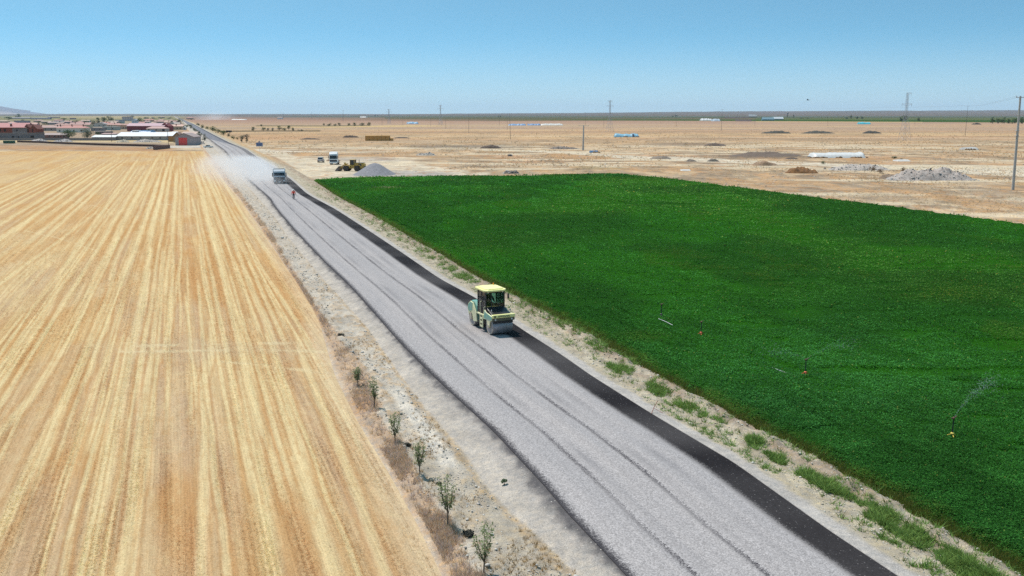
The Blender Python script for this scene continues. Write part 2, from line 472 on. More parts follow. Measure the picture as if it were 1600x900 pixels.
    C = mixc(C, sstep(.58, .70, n4)*k*.5, A(190, 146, 108))
    C = mixc(C, sstep(.54, .62, fbm(X*.03+71, Y*.10+3, 4))*k*.75, A(228, 210, 180))
    # bands north of the lane
    C = mixc(C, interp_mask(px, py, [(330, 205.5), (420, 204.5), (500, 204.5)], 1.0, 1)*.9*(px < 505), A(120, 108, 88))
    C = mixc(C, interp_mask(px, py, [(400, 196.6), (500, 196.8), (580, 196.2)], .7, .7)*.9, A(112, 106, 84))
    C = mixc(C, interp_mask(px, py, [(400, 198.6), (500, 198.8), (640, 196.6), (700, 197)], [.4, .8, 1.2, .3], .7)*.9, A(222, 192, 140))
    # village side
    vl = sstep(292, 262, px+(py-215)*.3)
    C = mixc(C, vl*sstep(232, 226, py)*.8, A(178, 158, 138))
    C = mixc(C, vl*interp_mask(px, py, [(-600, 219), (0, 220), (150, 219.5), (262, 221), (300, 224)], 2.6, 1.5, (n3-.5)*1.5), A(214, 190, 150))
    C = mixc(C, vl*interp_mask(px, py, [(-600, 230), (0, 230), (100, 231), (262, 234), (300, 235)], 3, 2), A(196, 156, 120))
    C = mixc(C, interp_mask(px, py, [(262, 229.5), (300, 229), (340, 228), (352, 228)], [1.5, 2, 3.5, 4], 1), A(216, 205, 190))
    C = mixc(C, vl*sstep(192, 186, py)*.8, A(140, 140, 98))
    C = mixc(C, ell(px, py, 175, 183.2, 95, 2.2)*.8, A(190, 170, 130))
    return C
gx = np.concatenate([np.linspace(-1500, -520, 60), np.linspace(-500, 2100, 800), np.linspace(2120, 3200, 60)])
gy = np.concatenate([HOR+np.geomspace(0.5, 8, 46), np.linspace(HOR+8.3, 300, 290), np.linspace(302, 420, 50), np.linspace(430, 1500, 40)])
PX, PY = np.meshgrid(gx, gy)
X, Y = npG(PX, PY)
Cg = ground_colour(PX, PY, X, Y)
near = sstep(1400, 150, Y)
Z = (fbm(X*.02, Y*.02, 4)-.5)*.3*near
Xf = lineF(np.clip(Y, 19, 9000))
off = np.abs(X-(lineL(np.clip(Y, 19, 9000))+Xf)*.5)
Z = Z*sstep(15, 60, off)*sstep(232, 245, PY)-0.02
Z = np.where(PY > 300, -0.02, Z)
o = fast('ground', np.stack([X, Y, Z], -1), grid_faces(len(gy), len(gx)), MG, col=Cg.reshape(-1, 3), smooth=True)
tag(o, kind='structure')
# the land outside the view
me_v = []; R = [3, 60, 400, 3000, 33000]
ang = np.linspace(0, 2*np.pi, 49)
for r in R: me_v.append(np.stack([r*np.cos(ang), r*np.sin(ang)+0, np.full(49, -1.2 if r < 5000 else -40.0)], -1))
o = fast('land', np.concatenate(me_v), grid_faces(len(R), 49), MG, col=np.tile(A(205, 175, 140), (len(R)*49, 1)))
tag(o, kind='structure')

# far rise of the plain, and the mountain
hx = np.linspace(-1500, 3200, 420)
top = np.interp(hx, [-1500, 640, 900, 1060, 1300, 1600, 2400, 3200], [178.6, 178.3, 176.8, 174.9, 173.4, 172.6, 171, 171])
rows = []; cols = []
for i, (Yd, fr) in enumerate(((9000, 0), (12000, .12), (15000, .38), (18000, .68), (21500, .92), (24000, 1.0), (28000, .9))):
    xx = (hx-800)/F*Yd*1.016
    crest = CZ+(HOR-top+.15)/F*24000/1.016
    bump = (fbm(hx*.012, np.full_like(hx, i*.7), 4)-.5)*18*fr+(vnoise(hx*.35, hx*0+i)-.5)*7*fr
    rows.append(np.stack([xx, np.full_like(xx, Yd), crest*fr+bump-3*(1-fr)], -1))
    n = fbm(hx*.01+i*3, hx*0+i, 3)
    c = np.array(A(122, 100, 80))[None]*(1-n[:, None]*.5)+np.array(A(70, 76, 52))[None]*n[:, None]*.7
    cols.append(c)
o = fast('hills', np.concatenate(rows), grid_faces(len(rows), len(hx)), MG, col=np.concatenate(cols), smooth=True)
tag(o, kind='structure')
mx = np.linspace(-1500, 110, 160)
mt = np.interp(mx, [-1500, -700, -350, -120, 0, 12, 32, 60, 90, 110], [171, 160, 150, 160, 162.8, 164.2, 168.2, 173.2, 178.2, 179.5])
rows = []; cols = []
for i, (Yd, fr) in enumerate(((27000, 0), (28500, .22), (30500, .6), (33000, 1.0), (36000, .5))):
    xx = (mx-800)/F*Yd*1.016
    crest = CZ+(HOR-mt)/F*33000/1.016
    z = crest*fr*(1+(fbm(mx*.03, mx*0+i, 4)-.5)*.35*(fr < 1))
    rows.append(np.stack([xx, np.full_like(xx, Yd)+(vnoise(mx*.05, mx*0+i)-.5)*1500, z-5*(1-fr)], -1))
    cols.append(np.tile(A(118, 106, 108) if fr > .3 else A(190, 170, 155), (len(mx), 1)))
o = fast('mountain', np.concatenate(rows), grid_faces(len(rows), len(mx)), MG, col=np.concatenate(cols), smooth=True)
tag(o, kind='structure')

# ================================================================ STUBBLE FIELD
ca, sa = math.cos(HEAD), math.sin(HEAD)
def uv(X, Y):                         # u across the rows, v along the road
    return X*ca+Y*sa, -X*sa+Y*ca
pyS = np.concatenate([np.linspace(236.4, 330, 180), np.linspace(330.7, 900, 420), np.linspace(904, 1180, 40)])
fr = np.concatenate([np.linspace(0, .3, 60)[:-1], np.linspace(.3, 1, 560)])
YS = npG(np.zeros_like(pyS), pyS, .03)[1]
XS = lineS(YS)
XLft = npG(np.full_like(pyS, -900.0), pyS, .03)[0]
X = XLft[:, None]+(XS-XLft)[:, None]*fr[None]
Y = np.repeat(YS[:, None], len(fr), 1)
PX, PY = proj(X, Y, np.zeros_like(X)+.03)
u, v = uv(X, Y)
ppm = (PY-HOR)/CZ
warp = (fbm(v*.012, u*.02, 2)-.5)*.9
s1 = fbm(u*.7+warp, v*.003+3, 3)
s2 = fbm(u*2.4+warp*1.5, v*.004+8, 3)
s4 = fbm(u*.25+11, v*.05, 4)
s5 = vnoise(u*4.2+warp*2, v*.004+4)
s3 = fbm(u*.11+4, v*.03, 4)
s6 = fbm(u*.5, v*.12+7, 4)
brown = A(216, 168, 114); straw = A(241, 213, 158); grey = A(214, 186, 152)
C = np.zeros(X.shape+(3,))+np.array(brown)
C = mixc(C, sstep(.42, .58, s3)*.75, grey)
C = mixc(C, sstep(.42, .62, s1)*.5, straw)
C = mixc(C, sstep(.50, .66, s2)*.32, straw)
C = mixc(C, sstep(.50, .62, fbm(u*.9+9+warp, v*.012, 4))*sstep(.6, .45, s3)*.45, A(208, 152, 98))
C = mixc(C, sstep(.52, .66, s4)*.5, grey)
C = mixc(C, sstep(.5, .8, s5)*.18, A(246, 220, 168))
C = mixc(C, sstep(.45, .2, s5)*.12, A(196, 144, 94))
C = mixc(C, sstep(.5, .66, s6)*.35, A(216, 178, 132))
C = mixc(C, sstep(.46, .3, s6)*.3, A(238, 208, 156))
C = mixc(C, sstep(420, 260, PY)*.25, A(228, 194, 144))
streaks = [
 ([(294, 240), (312, 287), (325, 319), (337, 366), (359, 459), (369, 500), (375, 562), (387, 656), (403, 750), (420, 900)], .55),
 ([(300, 244), (331, 287), (353, 328), (375, 400), (403, 475), (415, 500), (437, 594), (450, 656), (481, 775), (520, 900)], .42),
 ([(462, 520), (470, 560), (500, 637), (545, 750), (600, 900)], .3),
 ([(306, 250), (345, 300), (375, 352), (412, 425), (440, 470), (470, 520), (510, 600), (560, 700)], .25),
 ([(296, 300), (309, 344), (316, 412), (331, 490), (328, 562), (319, 594), (325, 687), (322, 775), (318, 900)], .28),
 ([(285, 250), (284, 400), (277, 450), (262, 520), (241, 578), (231, 640), (219, 775), (205, 900)], .2),
 ([(256, 244), (259, 272), (250, 319), (237, 375), (219, 490), (200, 562), (181, 640), (156, 765), (130, 900)], .5),
 ([(247, 256), (219, 328), (175, 412), (162, 500), (125, 572), (62, 687), (22, 772), (-40, 900)], .38),
 ([(219, 244), (200, 272), (162, 328), (125, 381), (62, 500), (19, 556), (-30, 640)], .6),
 ([(210, 330), (150, 430), (112, 531), (47, 625), (0, 675), (-60, 760)], .35),
 ([(175, 247), (125, 278), (62, 328), (0, 384), (-80, 460)], .5),
 ([(125, 250), (62, 281), (0, 319), (-80, 370)], .6),
 ([(150, 270), (94, 306), (0, 356)], .3),
 ([(165, 320), (94, 375), (0, 444), (-60, 490)], .35),
 ([(270, 245), (275, 300), (273, 360), (262, 420), (250, 500)], .3),
 ([(310, 244), (340, 300), (362, 345), (380, 390)], .25),
]
for k_ in range(70):
    q = random.random(); xe = 318-q*700; yb = 236+random.random()**2*300; x0 = xe
    f0 = 285-(285-(-500+1190*random.random()))
    xa = -500+1190*random.random(); ya = 900
    g = lambda yy: 285+(xa-285)*(yy-HOR)/(ya-HOR)
    y0 = 238+random.random()**1.5*380; y1 = min(y0+80+random.random()*500, 1100)
    streaks.append(([(g(yy)+random.uniform(-2, 2)*(yy-HOR)/300, yy) for yy in np.linspace(y0, y1, 7)], random.choice((.10, .12, .16, .24))))
for k_ in range(60):
    xa = -1500+2230*random.random(); g = lambda yy: 285+(xa-285)*(yy-HOR)/(900-HOR)
    y0 = 238+random.random()*40; y1 = y0+60+random.random()*140
    streaks.append(([(g(yy), yy) for yy in np.linspace(y0, y1, 5)], random.choice((.3, .4, .55, .7))))
for pts, w in streaks:
    p = np.array(pts, float)
    xs = np.interp(PY, p[:, 1], p[:, 0]); ok = (PY >= p[0, 1]-4) & (PY <= p[-1, 1]+4)
    w = w*.58
    d = np.abs(PX-xs+(fbm(v*.02, u*0+w*99, 2)-.5)*.7*ppm)/ppm+(fbm(v*.5, u*1.5+w*40, 4)-.5)*.9*w
    ends = sstep(p[0, 1]-2, p[0, 1]+14, PY)*(sstep(p[-1, 1]+2, p[-1, 1]-60, PY) if p[-1, 1] < 890 else 1)
    m = (1-sstep(w*.45, w*1.25+.1, d))*ok*ends*(.72+.4*fbm(v*.12+w*30, u*.8, 3))
    C = mixc(C, m*.78, A(246, 222, 170))
    m2 = (1-sstep(w*.3, w*.9, np.abs(d-w*2.1)))*ok
    C = mixc(C, m2*.35, A(206, 154, 98))
# tyre tracks that cross the rows
for pts in ([(140, 542), (200, 541), (330, 539), (500, 536), (525, 540)], [(180, 551), (300, 549), (400, 547), (520, 551)], [(345, 566), (420, 572), (540, 588)],
            [(60, 300), (180, 330), (240, 310), (330, 350)], [(130, 330), (170, 300), (230, 285)], [(0, 352), (90, 372), (150, 392)], [(100, 268), (150, 300), (130+50, 345)], [(160, 340), (230, 318), (300, 322)]):
    p = np.array(pts, float)
    yc = np.interp(PX, p[:, 0], p[:, 1]); ok = (PX >= p[0, 0]) & (PX <= p[-1, 0])
    d = np.abs(PY-yc)/(ppm*(PY-HOR)/F*1.0)+(fbm(X*.8, Y*.8, 2)-.5)*.5
    C = mixc(C, (1-sstep(.10, .45, d))*ok*sstep(.25, .55, fbm(X*.5, Y*.5+yc*.01, 3))*.75, A(244, 222, 176))
C = mixc(C, ell(PX, PY, 345, 546, 140, 14, .5, (s1-.5)*2.2)*.2, A(206, 190, 165))
m = sstep(1.4, .5, (XS[:, None]-X))
C = mixc(C, m*.5, A(236, 214, 178))
Z = .06+.05*(vnoise(u*1.7, v*.12)-.5)
STC = (YS.copy(), XLft.copy(), XS.copy(), fr.copy(), C.copy())
m_, nd, ln, bs = newmat('stubble')
at = nd.new('ShaderNodeAttribute'); at.attribute_name = 'Col'
ge = nd.new('ShaderNodeNewGeometry')
rot = nd.new('ShaderNodeVectorRotate'); rot.rotation_type = 'Z_AXIS'; rot.inputs['Angle'].default_value = -HEAD
ln.new(ge.outputs['Position'], rot.inputs['Vector'])
def vscale(sc):
    n = nd.new('ShaderNodeVectorMath'); n.operation = 'MULTIPLY'; n.inputs[1].default_value = sc
    ln.new(rot.outputs[0], n.inputs[0]); return n.outputs[0]
rowsn = noise_(nd, ln, vscale((1, .014, 1)), 6.0, 4, .85)       # drill rows
tuft = noise_(nd, ln, vscale((1, .45, 1)), 9.0, 3, .7)
band = noise_(nd, ln, vscale((1, .35, 1)), 2.4, 5, .75)
fine = noise_(nd, ln, ge.outputs['Position'], 11.0, 4, .8)
f = math_(nd, ln, 'MULTIPLY', maprange(nd, ln, rowsn, .3, .7, .80, 1.18), maprange(nd, ln, fine, .3, .7, .72, 1.28))
c = mix_(nd, ln, 1.0, at.outputs['Color'], f, 'MULTIPLY')
c = mix_(nd, ln, maprange(nd, ln, band, .5, .64, 0, .35), c, A(212, 166, 110))
c = mix_(nd, ln, maprange(nd, ln, band, .46, .36, 0, .3), c, A(240, 216, 164))
c = mix_(nd, ln, maprange(nd, ln, math_(nd, ln, 'ADD', tuft, math_(nd, ln, 'MULTIPLY', rowsn, .6)), .66, .58, 0, .45), c, A(150, 112, 80))
ln.new(c, bs.inputs['Base Color']); bs.inputs['Roughness'].default_value = 1; bs.inputs['Specular IOR Level'].default_value = 0
bp = nd.new('ShaderNodeBump'); bp.inputs['Strength'].default_value = .8; bp.inputs['Distance'].default_value = .05
ln.new(math_(nd, ln, 'ADD', rowsn, math_(nd, ln, 'MULTIPLY', fine, .8)), bp.inputs['Height']); ln.new(bp.outputs[0], bs.inputs['Normal'])
o = fast('stubble_field', np.stack([X, Y, Z], -1), grid_faces(*X.shape), m_, col=C.reshape(-1, 3), smooth=True)
tag(o, kind='structure')

# ================================================================ ROAD
nU = 41
XL, XR = lineL(RY), lineR(RY)
uu = np.linspace(0, 1, nU)
X = XL[:, None]+(XR-XL)[:, None]*uu[None]
Y = np.repeat(RY[:, None], nU, 1)
Z = ZR+.10*(1-(2*uu-1)**2)[None]*np.ones_like(X)-.02
o_road = fast('road', np.stack([X, Y, Z], -1), grid_faces(len(RY), nU), newmat('chip_seal')[0], smooth=True)
tag(o_road, kind='structure')
me = o_road.data
uvl = me.uv_layers.new(name='UVMap')
vi = np.empty(len(me.loops), np.int32); me.loops.foreach_get('vertex_index', vi)
W = 8.5
UVv = np.stack([np.repeat((uu*W)[None], len(RY), 0).ravel(), (Y/math.cos(HEAD)).ravel()], -1)
uvl.data.foreach_set('uv', UVv[vi].ravel().astype(np.float32))
m_ = me.materials[0]; nd = m_.node_tree.nodes; ln = m_.node_tree.links; bs = nd['Principled BSDF']
uvn = nd.new('ShaderNodeUVMap'); uvn.uv_map = 'UVMap'
sx = nd.new('ShaderNodeSeparateXYZ'); ln.new(uvn.outputs[0], sx.inputs[0])
U_, V_ = sx.outputs[0], sx.outputs[1]
ge = nd.new('ShaderNodeNewGeometry'); pos = ge.outputs['Position']
def vs(sc):
    n = nd.new('ShaderNodeVectorMath'); n.operation = 'MULTIPLY'; n.inputs[1].default_value = sc
    ln.new(uvn.outputs[0], n.inputs[0]); return n.outputs[0]
wob = noise_(nd, ln, vs((0, .09, 0)), 1.0, 2, .5)
wob2 = noise_(nd, ln, vs((0, .35, 0)), 1.0, 2, .5)
chip = nd.new('ShaderNodeTexVoronoi'); chip.inputs['Scale'].default_value = 26.0; ln.new(pos, chip.inputs['Vector'])
cs = nd.new('ShaderNodeSeparateColor'); ln.new(chip.outputs['Color'], cs.inputs[0]); chipr = cs.outputs[0]
fine = noise_(nd, ln, pos, 9.0, 4, .75)
Uw = math_(nd, ln, 'ADD', U_, math_(nd, ln, 'MULTIPLY_ADD', wob, .12, -.06))
Uw = math_(nd, ln, 'ADD', Uw, math_(nd, ln, 'MULTIPLY_ADD', wob2, .08, -.04))
Uj = math_(nd, ln, 'ADD', Uw, math_(nd, ln, 'MULTIPLY_ADD', chipr, .22, -.11))
Uj = math_(nd, ln, 'ADD', Uj, math_(nd, ln, 'MULTIPLY_ADD', fine, .3, -.15))
def bandm(c0, w, soft, src=None):
    d = math_(nd, ln, 'ABSOLUTE', math_(nd, ln, 'SUBTRACT', src or Uj, c0))
    return maprange(nd, ln, d, w+soft, w, 0, 1)
vb = noise_(nd, ln, vs((.7, .03, 0)), 1.0, 3, .6)
vb2 = noise_(nd, ln, vs((3.5, .02, 0)), 1.0, 3, .6)
gravel = mix_(nd, ln, maprange(nd, ln, vb, .35, .65, 0, 1), A(184, 179, 178), A(196, 189, 186))
gravel = mix_(nd, ln, maprange(nd, ln, vb2, .52, .7, 0, .25), gravel, A(150, 146, 148))
sf = maprange(nd, ln, chipr, 0, 1, .68, 1.32)
sf = math_(nd, ln, 'MULTIPLY', sf, maprange(nd, ln, fine, .3, .7, .86, 1.14))
gravel = mix_(nd, ln, 1.0, gravel, sf, 'MULTIPLY')
tar = A(58, 55, 58)
tarv = mix_(nd, ln, maprange(nd, ln, fine, .3, .7, 0, 1), A(34, 31, 33), A(50, 46, 48))
# far part of the road is older, darker asphalt
farm = maprange(nd, ln, math_(nd, ln, 'ADD', V_, math_(nd, ln, 'MULTIPLY', U_, 18.0)), 628, 655, 0, 1)
old = mix_(nd, ln, maprange(nd, ln, vb, .35, .65, 0, 1), A(132, 132, 138), A(150, 148, 152))
base = mix_(nd, ln, farm, gravel, old)
streak = math_(nd, ln, 'MAXIMUM', bandm(2.12, .025, .085), bandm(4.36, .03, .095))
streak = math_(nd, ln, 'MULTIPLY', streak, maprange(nd, ln, noise_(nd, ln, vs((0, .05, 0)), 3.0, 2), .35, .6, .55, 1))
soft = math_(nd, ln, 'MULTIPLY', math_(nd, ln, 'MAXIMUM', math_(nd, ln, 'MAXIMUM', bandm(2.7, .02, .3), bandm(4.9, .02, .3)), bandm(5.8, .02, .3)), maprange(nd, ln, wob, .4, .6, .0, .38))
base = mix_(nd, ln, math_(nd, ln, 'MULTIPLY', streak, math_(nd, ln, 'SUBTRACT', 1.0, farm)), base, A(84, 80, 84))
base = mix_(nd, ln, math_(nd, ln, 'MULTIPLY', soft, math_(nd, ln, 'SUBTRACT', 1.0, farm)), base, A(120, 118, 122))
# bare bitumen strip on the right, its inner edge dusted with chips
edge = maprange(nd, ln, V_, 60, 240, 7.0, 6.6)
dd = math_(nd, ln, 'SUBTRACT', Uj, edge)
strip = maprange(nd, ln, dd, -.16, .16, 0, 1)
fade = maprange(nd, ln, V_, 190, 420, 1, .55)
fade = math_(nd, ln, 'MULTIPLY', fade, maprange(nd, ln, wob, .3, .6, .85, 1))
spk = maprange(nd, ln, chipr, .990, .996, 0, .6)
strip = math_(nd, ln, 'MULTIPLY', math_(nd, ln, 'MULTIPLY', strip, fade), math_(nd, ln, 'SUBTRACT', 1.0, math_(nd, ln, 'MULTIPLY', spk, .6)))
base = mix_(nd, ln, strip, base, tarv)
# dark tarry left edge
le = maprange(nd, ln, Uj, .12, .42, 1, 0)
le = math_(nd, ln, 'MULTIPLY', le, maprange(nd, ln, V_, 230, 420, 1, .5))
base = mix_(nd, ln, math_(nd, ln, 'MULTIPLY', le, .95), base, A(66, 63, 67))
ln.new(base, bs.inputs['Base Color'])
bs.inputs['Roughness'].default_value = .9; bs.inputs['Specular IOR Level'].default_value = .08
bp = nd.new('ShaderNodeBump'); bp.inputs['Strength'].default_value = .5; bp.inputs['Distance'].default_value = .02
ln.new(chipr, bp.inputs['Height']); ln.new(bp.outputs[0], bs.inputs['Normal'])

# ================================================================ VERGES
MV = painted('verge_soil', 0.30, 0.55, (0.7, 3.5, 22.0), 0.06, stones=0.22)
VY = np.concatenate([np.geomspace(19, 400, 900), np.geomspace(402, 9000, 100)])
def ribbon(name, bands, colf):
    cols = []; t = []
    for bi, (a, b, za, zb, n) in enumerate(bands):
        q = np.linspace(0, 1, n+1)[(0 if bi == 0 else 1):]
        for s in q:
            cols.append((a(VY)*(1-s)+b(VY)*s, za+(zb-za)*s)); t.append(bi+s)
    X = np.stack([c[0] for c in cols], 1); Y = np.repeat(VY[:, None], len(cols), 1)
    Z0 = np.repeat(np.array([c[1] for c in cols])[None], len(VY), 0)
    T = np.repeat(np.array(t)[None], len(VY), 0)
    C, dz = colf(X, Y, T)
    o = fast(name, np.stack([X, Y, Z0+dz], -1), grid_faces(*X.shape), MV, col=C.reshape(-1, 3), smooth=True)
    tag(o, kind='structure')
    return X, Y, Z0+dz, T
def colL(X, Y, T):
    PX, PY = proj(X, Y, .2)
    n1 = fbm(X*.8, Y*.5, 4); n2 = fbm(X*2.5+5, Y*1.4, 4); n3 = fbm(X*.25+7, Y*.12, 3)
    C = np.zeros(X.shape+(3,))+np.array(A(220, 208, 190))
    # 0-1 dry weed band, 1-2 pale stony ditch, 2-3 gravel shoulder
    C = mixc(C, sstep(1.15, .85, T+(n1-.5)*.9), A(212, 184, 156))
    C = mixc(C, sstep(.18, .02, T+(n2-.5)*.35)*.8, A(226, 208, 184))
    C = mixc(C, sstep(1.02, .9, T+(n1-.5)*.4)*sstep(.5, .6, n3)*.5, A(206, 162, 118))
    mid = sstep(1.0, 1.15, T)*sstep(2.1, 1.95, T)
    C = mixc(C, mid*sstep(.5, .62, n1)*.6, A(186, 174, 158))
    C = mixc(C, mid*sstep(.52, .6, n2)*.45, A(206, 168, 120))
    C = mixc(C, mid*sstep(640, 760, PY)*.6, A(190, 178, 158))
    ch = (1-sstep(.10, .26, np.abs(T-1.62-(n3-.5)*.3+(n2-.5)*.1)))*sstep(590, 620, PY+8*(n1-.5))*sstep(745, 715, PY)
    C = mixc(C, ch, A(232, 222, 206))
    C = mixc(C, (1-sstep(.02, .09, np.abs(T-1.95+(n2-.5)*.3+(n1-.5)*.3)))*.45, A(204, 172, 130))
    C = mixc(C, sstep(2.0, 2.08, T+(n2-.5)*.1), A(208, 198, 186))
    far = sstep(560, 380, PY)
    C = mixc(C, sstep(2.0, 2.08, T+(n2-.5)*.1)*.3, A(194, 184, 172))
    C = mixc(C, sstep(2.0, 2.1, T)*sstep(2.8, 2.4, T)*sstep(.45, .6, n1)*.4, A(226, 214, 198))
    g = sstep(2.66, 2.98, T+(n2-.5)*.4+(n3-.5)*.35)
    C = mixc(C, g*.95, A(72, 69, 72))
    C = mixc(C, sstep(2.3, 2.7, T)*.3, A(170, 165, 164))
    C = mixc(C, mid*far*.5, A(210, 200, 186))
    amp = .015+.20*sstep(.1, .5, T)*sstep(1.4, .9, T)+.14*mid
    dz = ((n2-.5)*2*amp+(n1-.5)*.25*sstep(0, .3, T)*sstep(2.05, 1.7, T))*sstep(0, .1, T)*sstep(3, 2.7, T)
    dz = dz-.03*(T > 2.98)
    return C, dz
lineLe = lambda Y: lineL(Y)+.03
VL = ribbon('verge_left', [(lineS, lineW, .02, .22, 12), (lineW, lineG, .22, .10, 22), (lineG, lineLe, .10, ZR-.02, 16)], colL)
lineSh = lambda Y: lineR(Y)+.75*np.interp(Y, [0, 60, 300], [1, .9, .8])
lineRe = lambda Y: lineR(Y)-.03
def colR(X, Y, T):
    PX, PY = proj(X, Y, .2)
    n1 = fbm(X*.8+30, Y*.5, 4); n2 = fbm(X*2.5+5, Y*1.4+20, 4); n3 = fbm(X*.25+7, Y*.12+50, 3)
    C = np.zeros(X.shape+(3,))+np.array(A(203, 190, 166))
    C = mixc(C, sstep(1.08, .98, T+(n2-.5)*.12), A(205, 198, 190))
    C = mixc(C, sstep(.1, 0, T+(n2-.5)*.1)*.6, A(120, 116, 116))
    C = mixc(C, sstep(1.5, 1.62, T+(n1-.5)*.3)*.9, A(188, 168, 146))
    C = mixc(C, sstep(1.1, 1.2, T)*sstep(.52, .62, n1)*.5, A(226, 214, 190))
    C = mixc(C, sstep(1.1, 1.2, T)*sstep(.52, .6, n2)*.4, A(150, 136, 116))
    C = mixc(C, sstep(1.96, 1.99, T)*.8*sstep(280, 290, PY), A(110, 104, 60))
    C = mixc(C, sstep(1.15, 1.8, T+(n1-.5)*.8)*sstep(262, 245, PY), A(214, 182, 142))
    rid = np.exp(-((T-1.74)/.14)**2)
    dz = sstep(1.1, 1.3, T)*sstep(2, 1.95, T)*((n2-.5)*.26+(n1-.5)*.2)+rid*(.16+.24*(n2-.3))*sstep(500, 150, Y)
    return C, dz-.03*(T < .02)
VR = ribbon('verge_right', [(lineRe, lineSh, ZR-.02, ZR-.08, 6), (lineSh, lineF, ZR-.08, .04, 34)], colR)
def zribbon(V):
    X, Y, Z, T = V
    def f(x, y):
        i = np.clip(np.searchsorted(VY, y), 0, len(VY)-1)
        r = np.abs(X[i]-np.asarray(x)[:, None]); j = r.argmin(1)
        return Z[i, j]
    return f
zL, zR = zribbon(VL), zribbon(VR)

# ================================================================ GREEN CROP
def farpy(px): return np.interp(px, [470, 493, 560, 700, 900, 970, 1040, 1200, 1400, 1600, 2300, 3200], [283.5, 281.5, 277.5, 276, 274, 273.3, 279, 300, 325, 352, 470, 640])
HC = 0.42
pyC = np.concatenate([np.linspace(273.5, 360, 200), np.linspace(360.8, 900, 420), np.linspace(905, 1180, 30)])
YC = npG(np.zeros_like(pyC), pyC, 0)[1]
pxl = proj(lineF(YC), YC, .05)[0]
tmp = np.linspace(400, 3200, 4000); fp = farpy(tmp)
lo = []; hi = []
for p, pl in zip(pyC, pxl):
    ok = tmp[(fp <= p) & (tmp >= pl-.5)]
    lo.append(max(pl, ok.min()) if len(ok) else pl); hi.append(min(ok.max(), 2500) if len(ok) else pl+.1)
lo = np.array(lo); hi = np.array(hi)
fr = np.linspace(0, 1, 620)**1.15
PX = lo[:, None]+(hi-lo)[:, None]*fr[None]; PY = np.repeat(pyC[:, None], len(fr), 1)
X, Y = npG(PX, PY, 0)
def crop_h(X, Y, px, py):
    u, v = uv(X, Y)
    n = fbm(X*1.3, Y*1.3, 4)
    h = HC*(.72+.5*(n-.3))
    # broken rows and laid patches
    line1 = np.abs(u-(17.5+(fbm(v*.05, v*0, 2)-.5)*1.2)); g1 = (1-sstep(.12, .4, line1))*sstep(.5, .58, fbm(v*.12, u*.1, 3))
    l2 = fbm(X*.18+3, Y*.5, 3); g2 = sstep(.575, .61, l2)*sstep(.44, .52, fbm(X*.04, Y*.06, 2))
    gap = ((px > 1192) & (px < 1262))*(1-sstep(1.5, 4, np.abs(py-(566+(px-1192)*.36))))
    return h*(1-.55*np.clip(g1*.6+g2*.8+gap, 0, 1)), np.clip(g1*.5+g2*.9+gap, 0, 1)
H, gap = crop_h(X, Y, PX, PY)
ed = np.minimum(sstep(-.3, .9, (X-lineF(Y))+1.6*(fbm(X*1.4, Y*1.4, 3)-.5)), sstep(0, .8, PY-farpy(PX)))
Zc = .02+H*ed*.85
C = np.zeros(X.shape+(3,))+np.array((.012, .052, .007))
n = fbm(X*.08, Y*.05, 4)
C = mixc(C, sstep(.45, .65, n)*.5, (.018, .095, .005))
C = mixc(C, sstep(1.1, .1, X-lineF(Y)+2*(fbm(X*.6, Y*.6, 3)-.5))*.8, (.04, .085, .014))
m_, nd, ln, bs = newmat('crop_canopy')
at = nd.new('ShaderNodeAttribute'); at.attribute_name = 'Col'
ge = nd.new('ShaderNodeNewGeometry')
nn = noise_(nd, ln, ge.outputs['Position'], 5.0, 5, .75)
c = mix_(nd, ln, 1.0, at.outputs['Color'], maprange(nd, ln, nn, .3, .7, .6, 1.5), 'MULTIPLY')
ln.new(c, bs.inputs['Base Color']); bs.inputs['Roughness'].default_value = 1; bs.inputs['Specular IOR Level'].default_value = 0
bp = nd.new('ShaderNodeBump'); bp.inputs['Strength'].default_value = 1; bp.inputs['Distance'].default_value = .12
ln.new(nn, bp.inputs['Height']); ln.new(bp.outputs[0], bs.inputs['Normal'])
o = fast('crop_field', np.stack([X, Y, Zc], -1), grid_faces(*X.shape), m_, col=C.reshape(-1, 3), smooth=True)
tag(o, 'dense dark green irrigated crop filling the field beside the road', kind='stuff')

def leaf_cloud(name, P, size, tilt, col, parent=None, mat=None, aspect=.55):
    """leaf-sized quads at P (n,3), normals near up with random tilt"""
    n = len(P)
    th = RNG.random(n)*2*np.pi; ti = np.abs(RNG.normal(0, 1, n))*tilt; az = RNG.random(n)*2*np.pi
    nx, ny, nz = np.sin(ti)*np.cos(az), np.sin(ti)*np.sin(az), np.cos(ti)
    nrm = np.stack([nx, ny, nz], -1)
    r = np.stack([np.cos(th), np.sin(th), np.zeros(n)], -1)
    a = np.cross(nrm, r); a /= np.linalg.norm(a, axis=1, keepdims=True)+1e-9
    b = np.cross(nrm, a)
    s = np.asarray(size).reshape(-1, 1)*np.ones((n, 1))*.5
    V = np.stack([P-a*s, P-b*s*aspect, P+a*s, P+b*s*aspect], 1)
    F_ = np.arange(n*4).reshape(-1, 4)
    return fast(name, V.reshape(-1, 3), F_, mat or M_LEAF, parent, np.repeat(col, 4, 0))
def green(n, a=(.016, .066, .013), b=(.036, .138, .024), yel=0.010):
    t = RNG.random((n, 1))
    c = np.array(a)*(1-t)+np.array(b)*t
    y = RNG.random(n) < yel
    c[y] = np.array((.13, .17, .035))*(.7+.5*RNG.random((y.sum(), 1)))
    return c
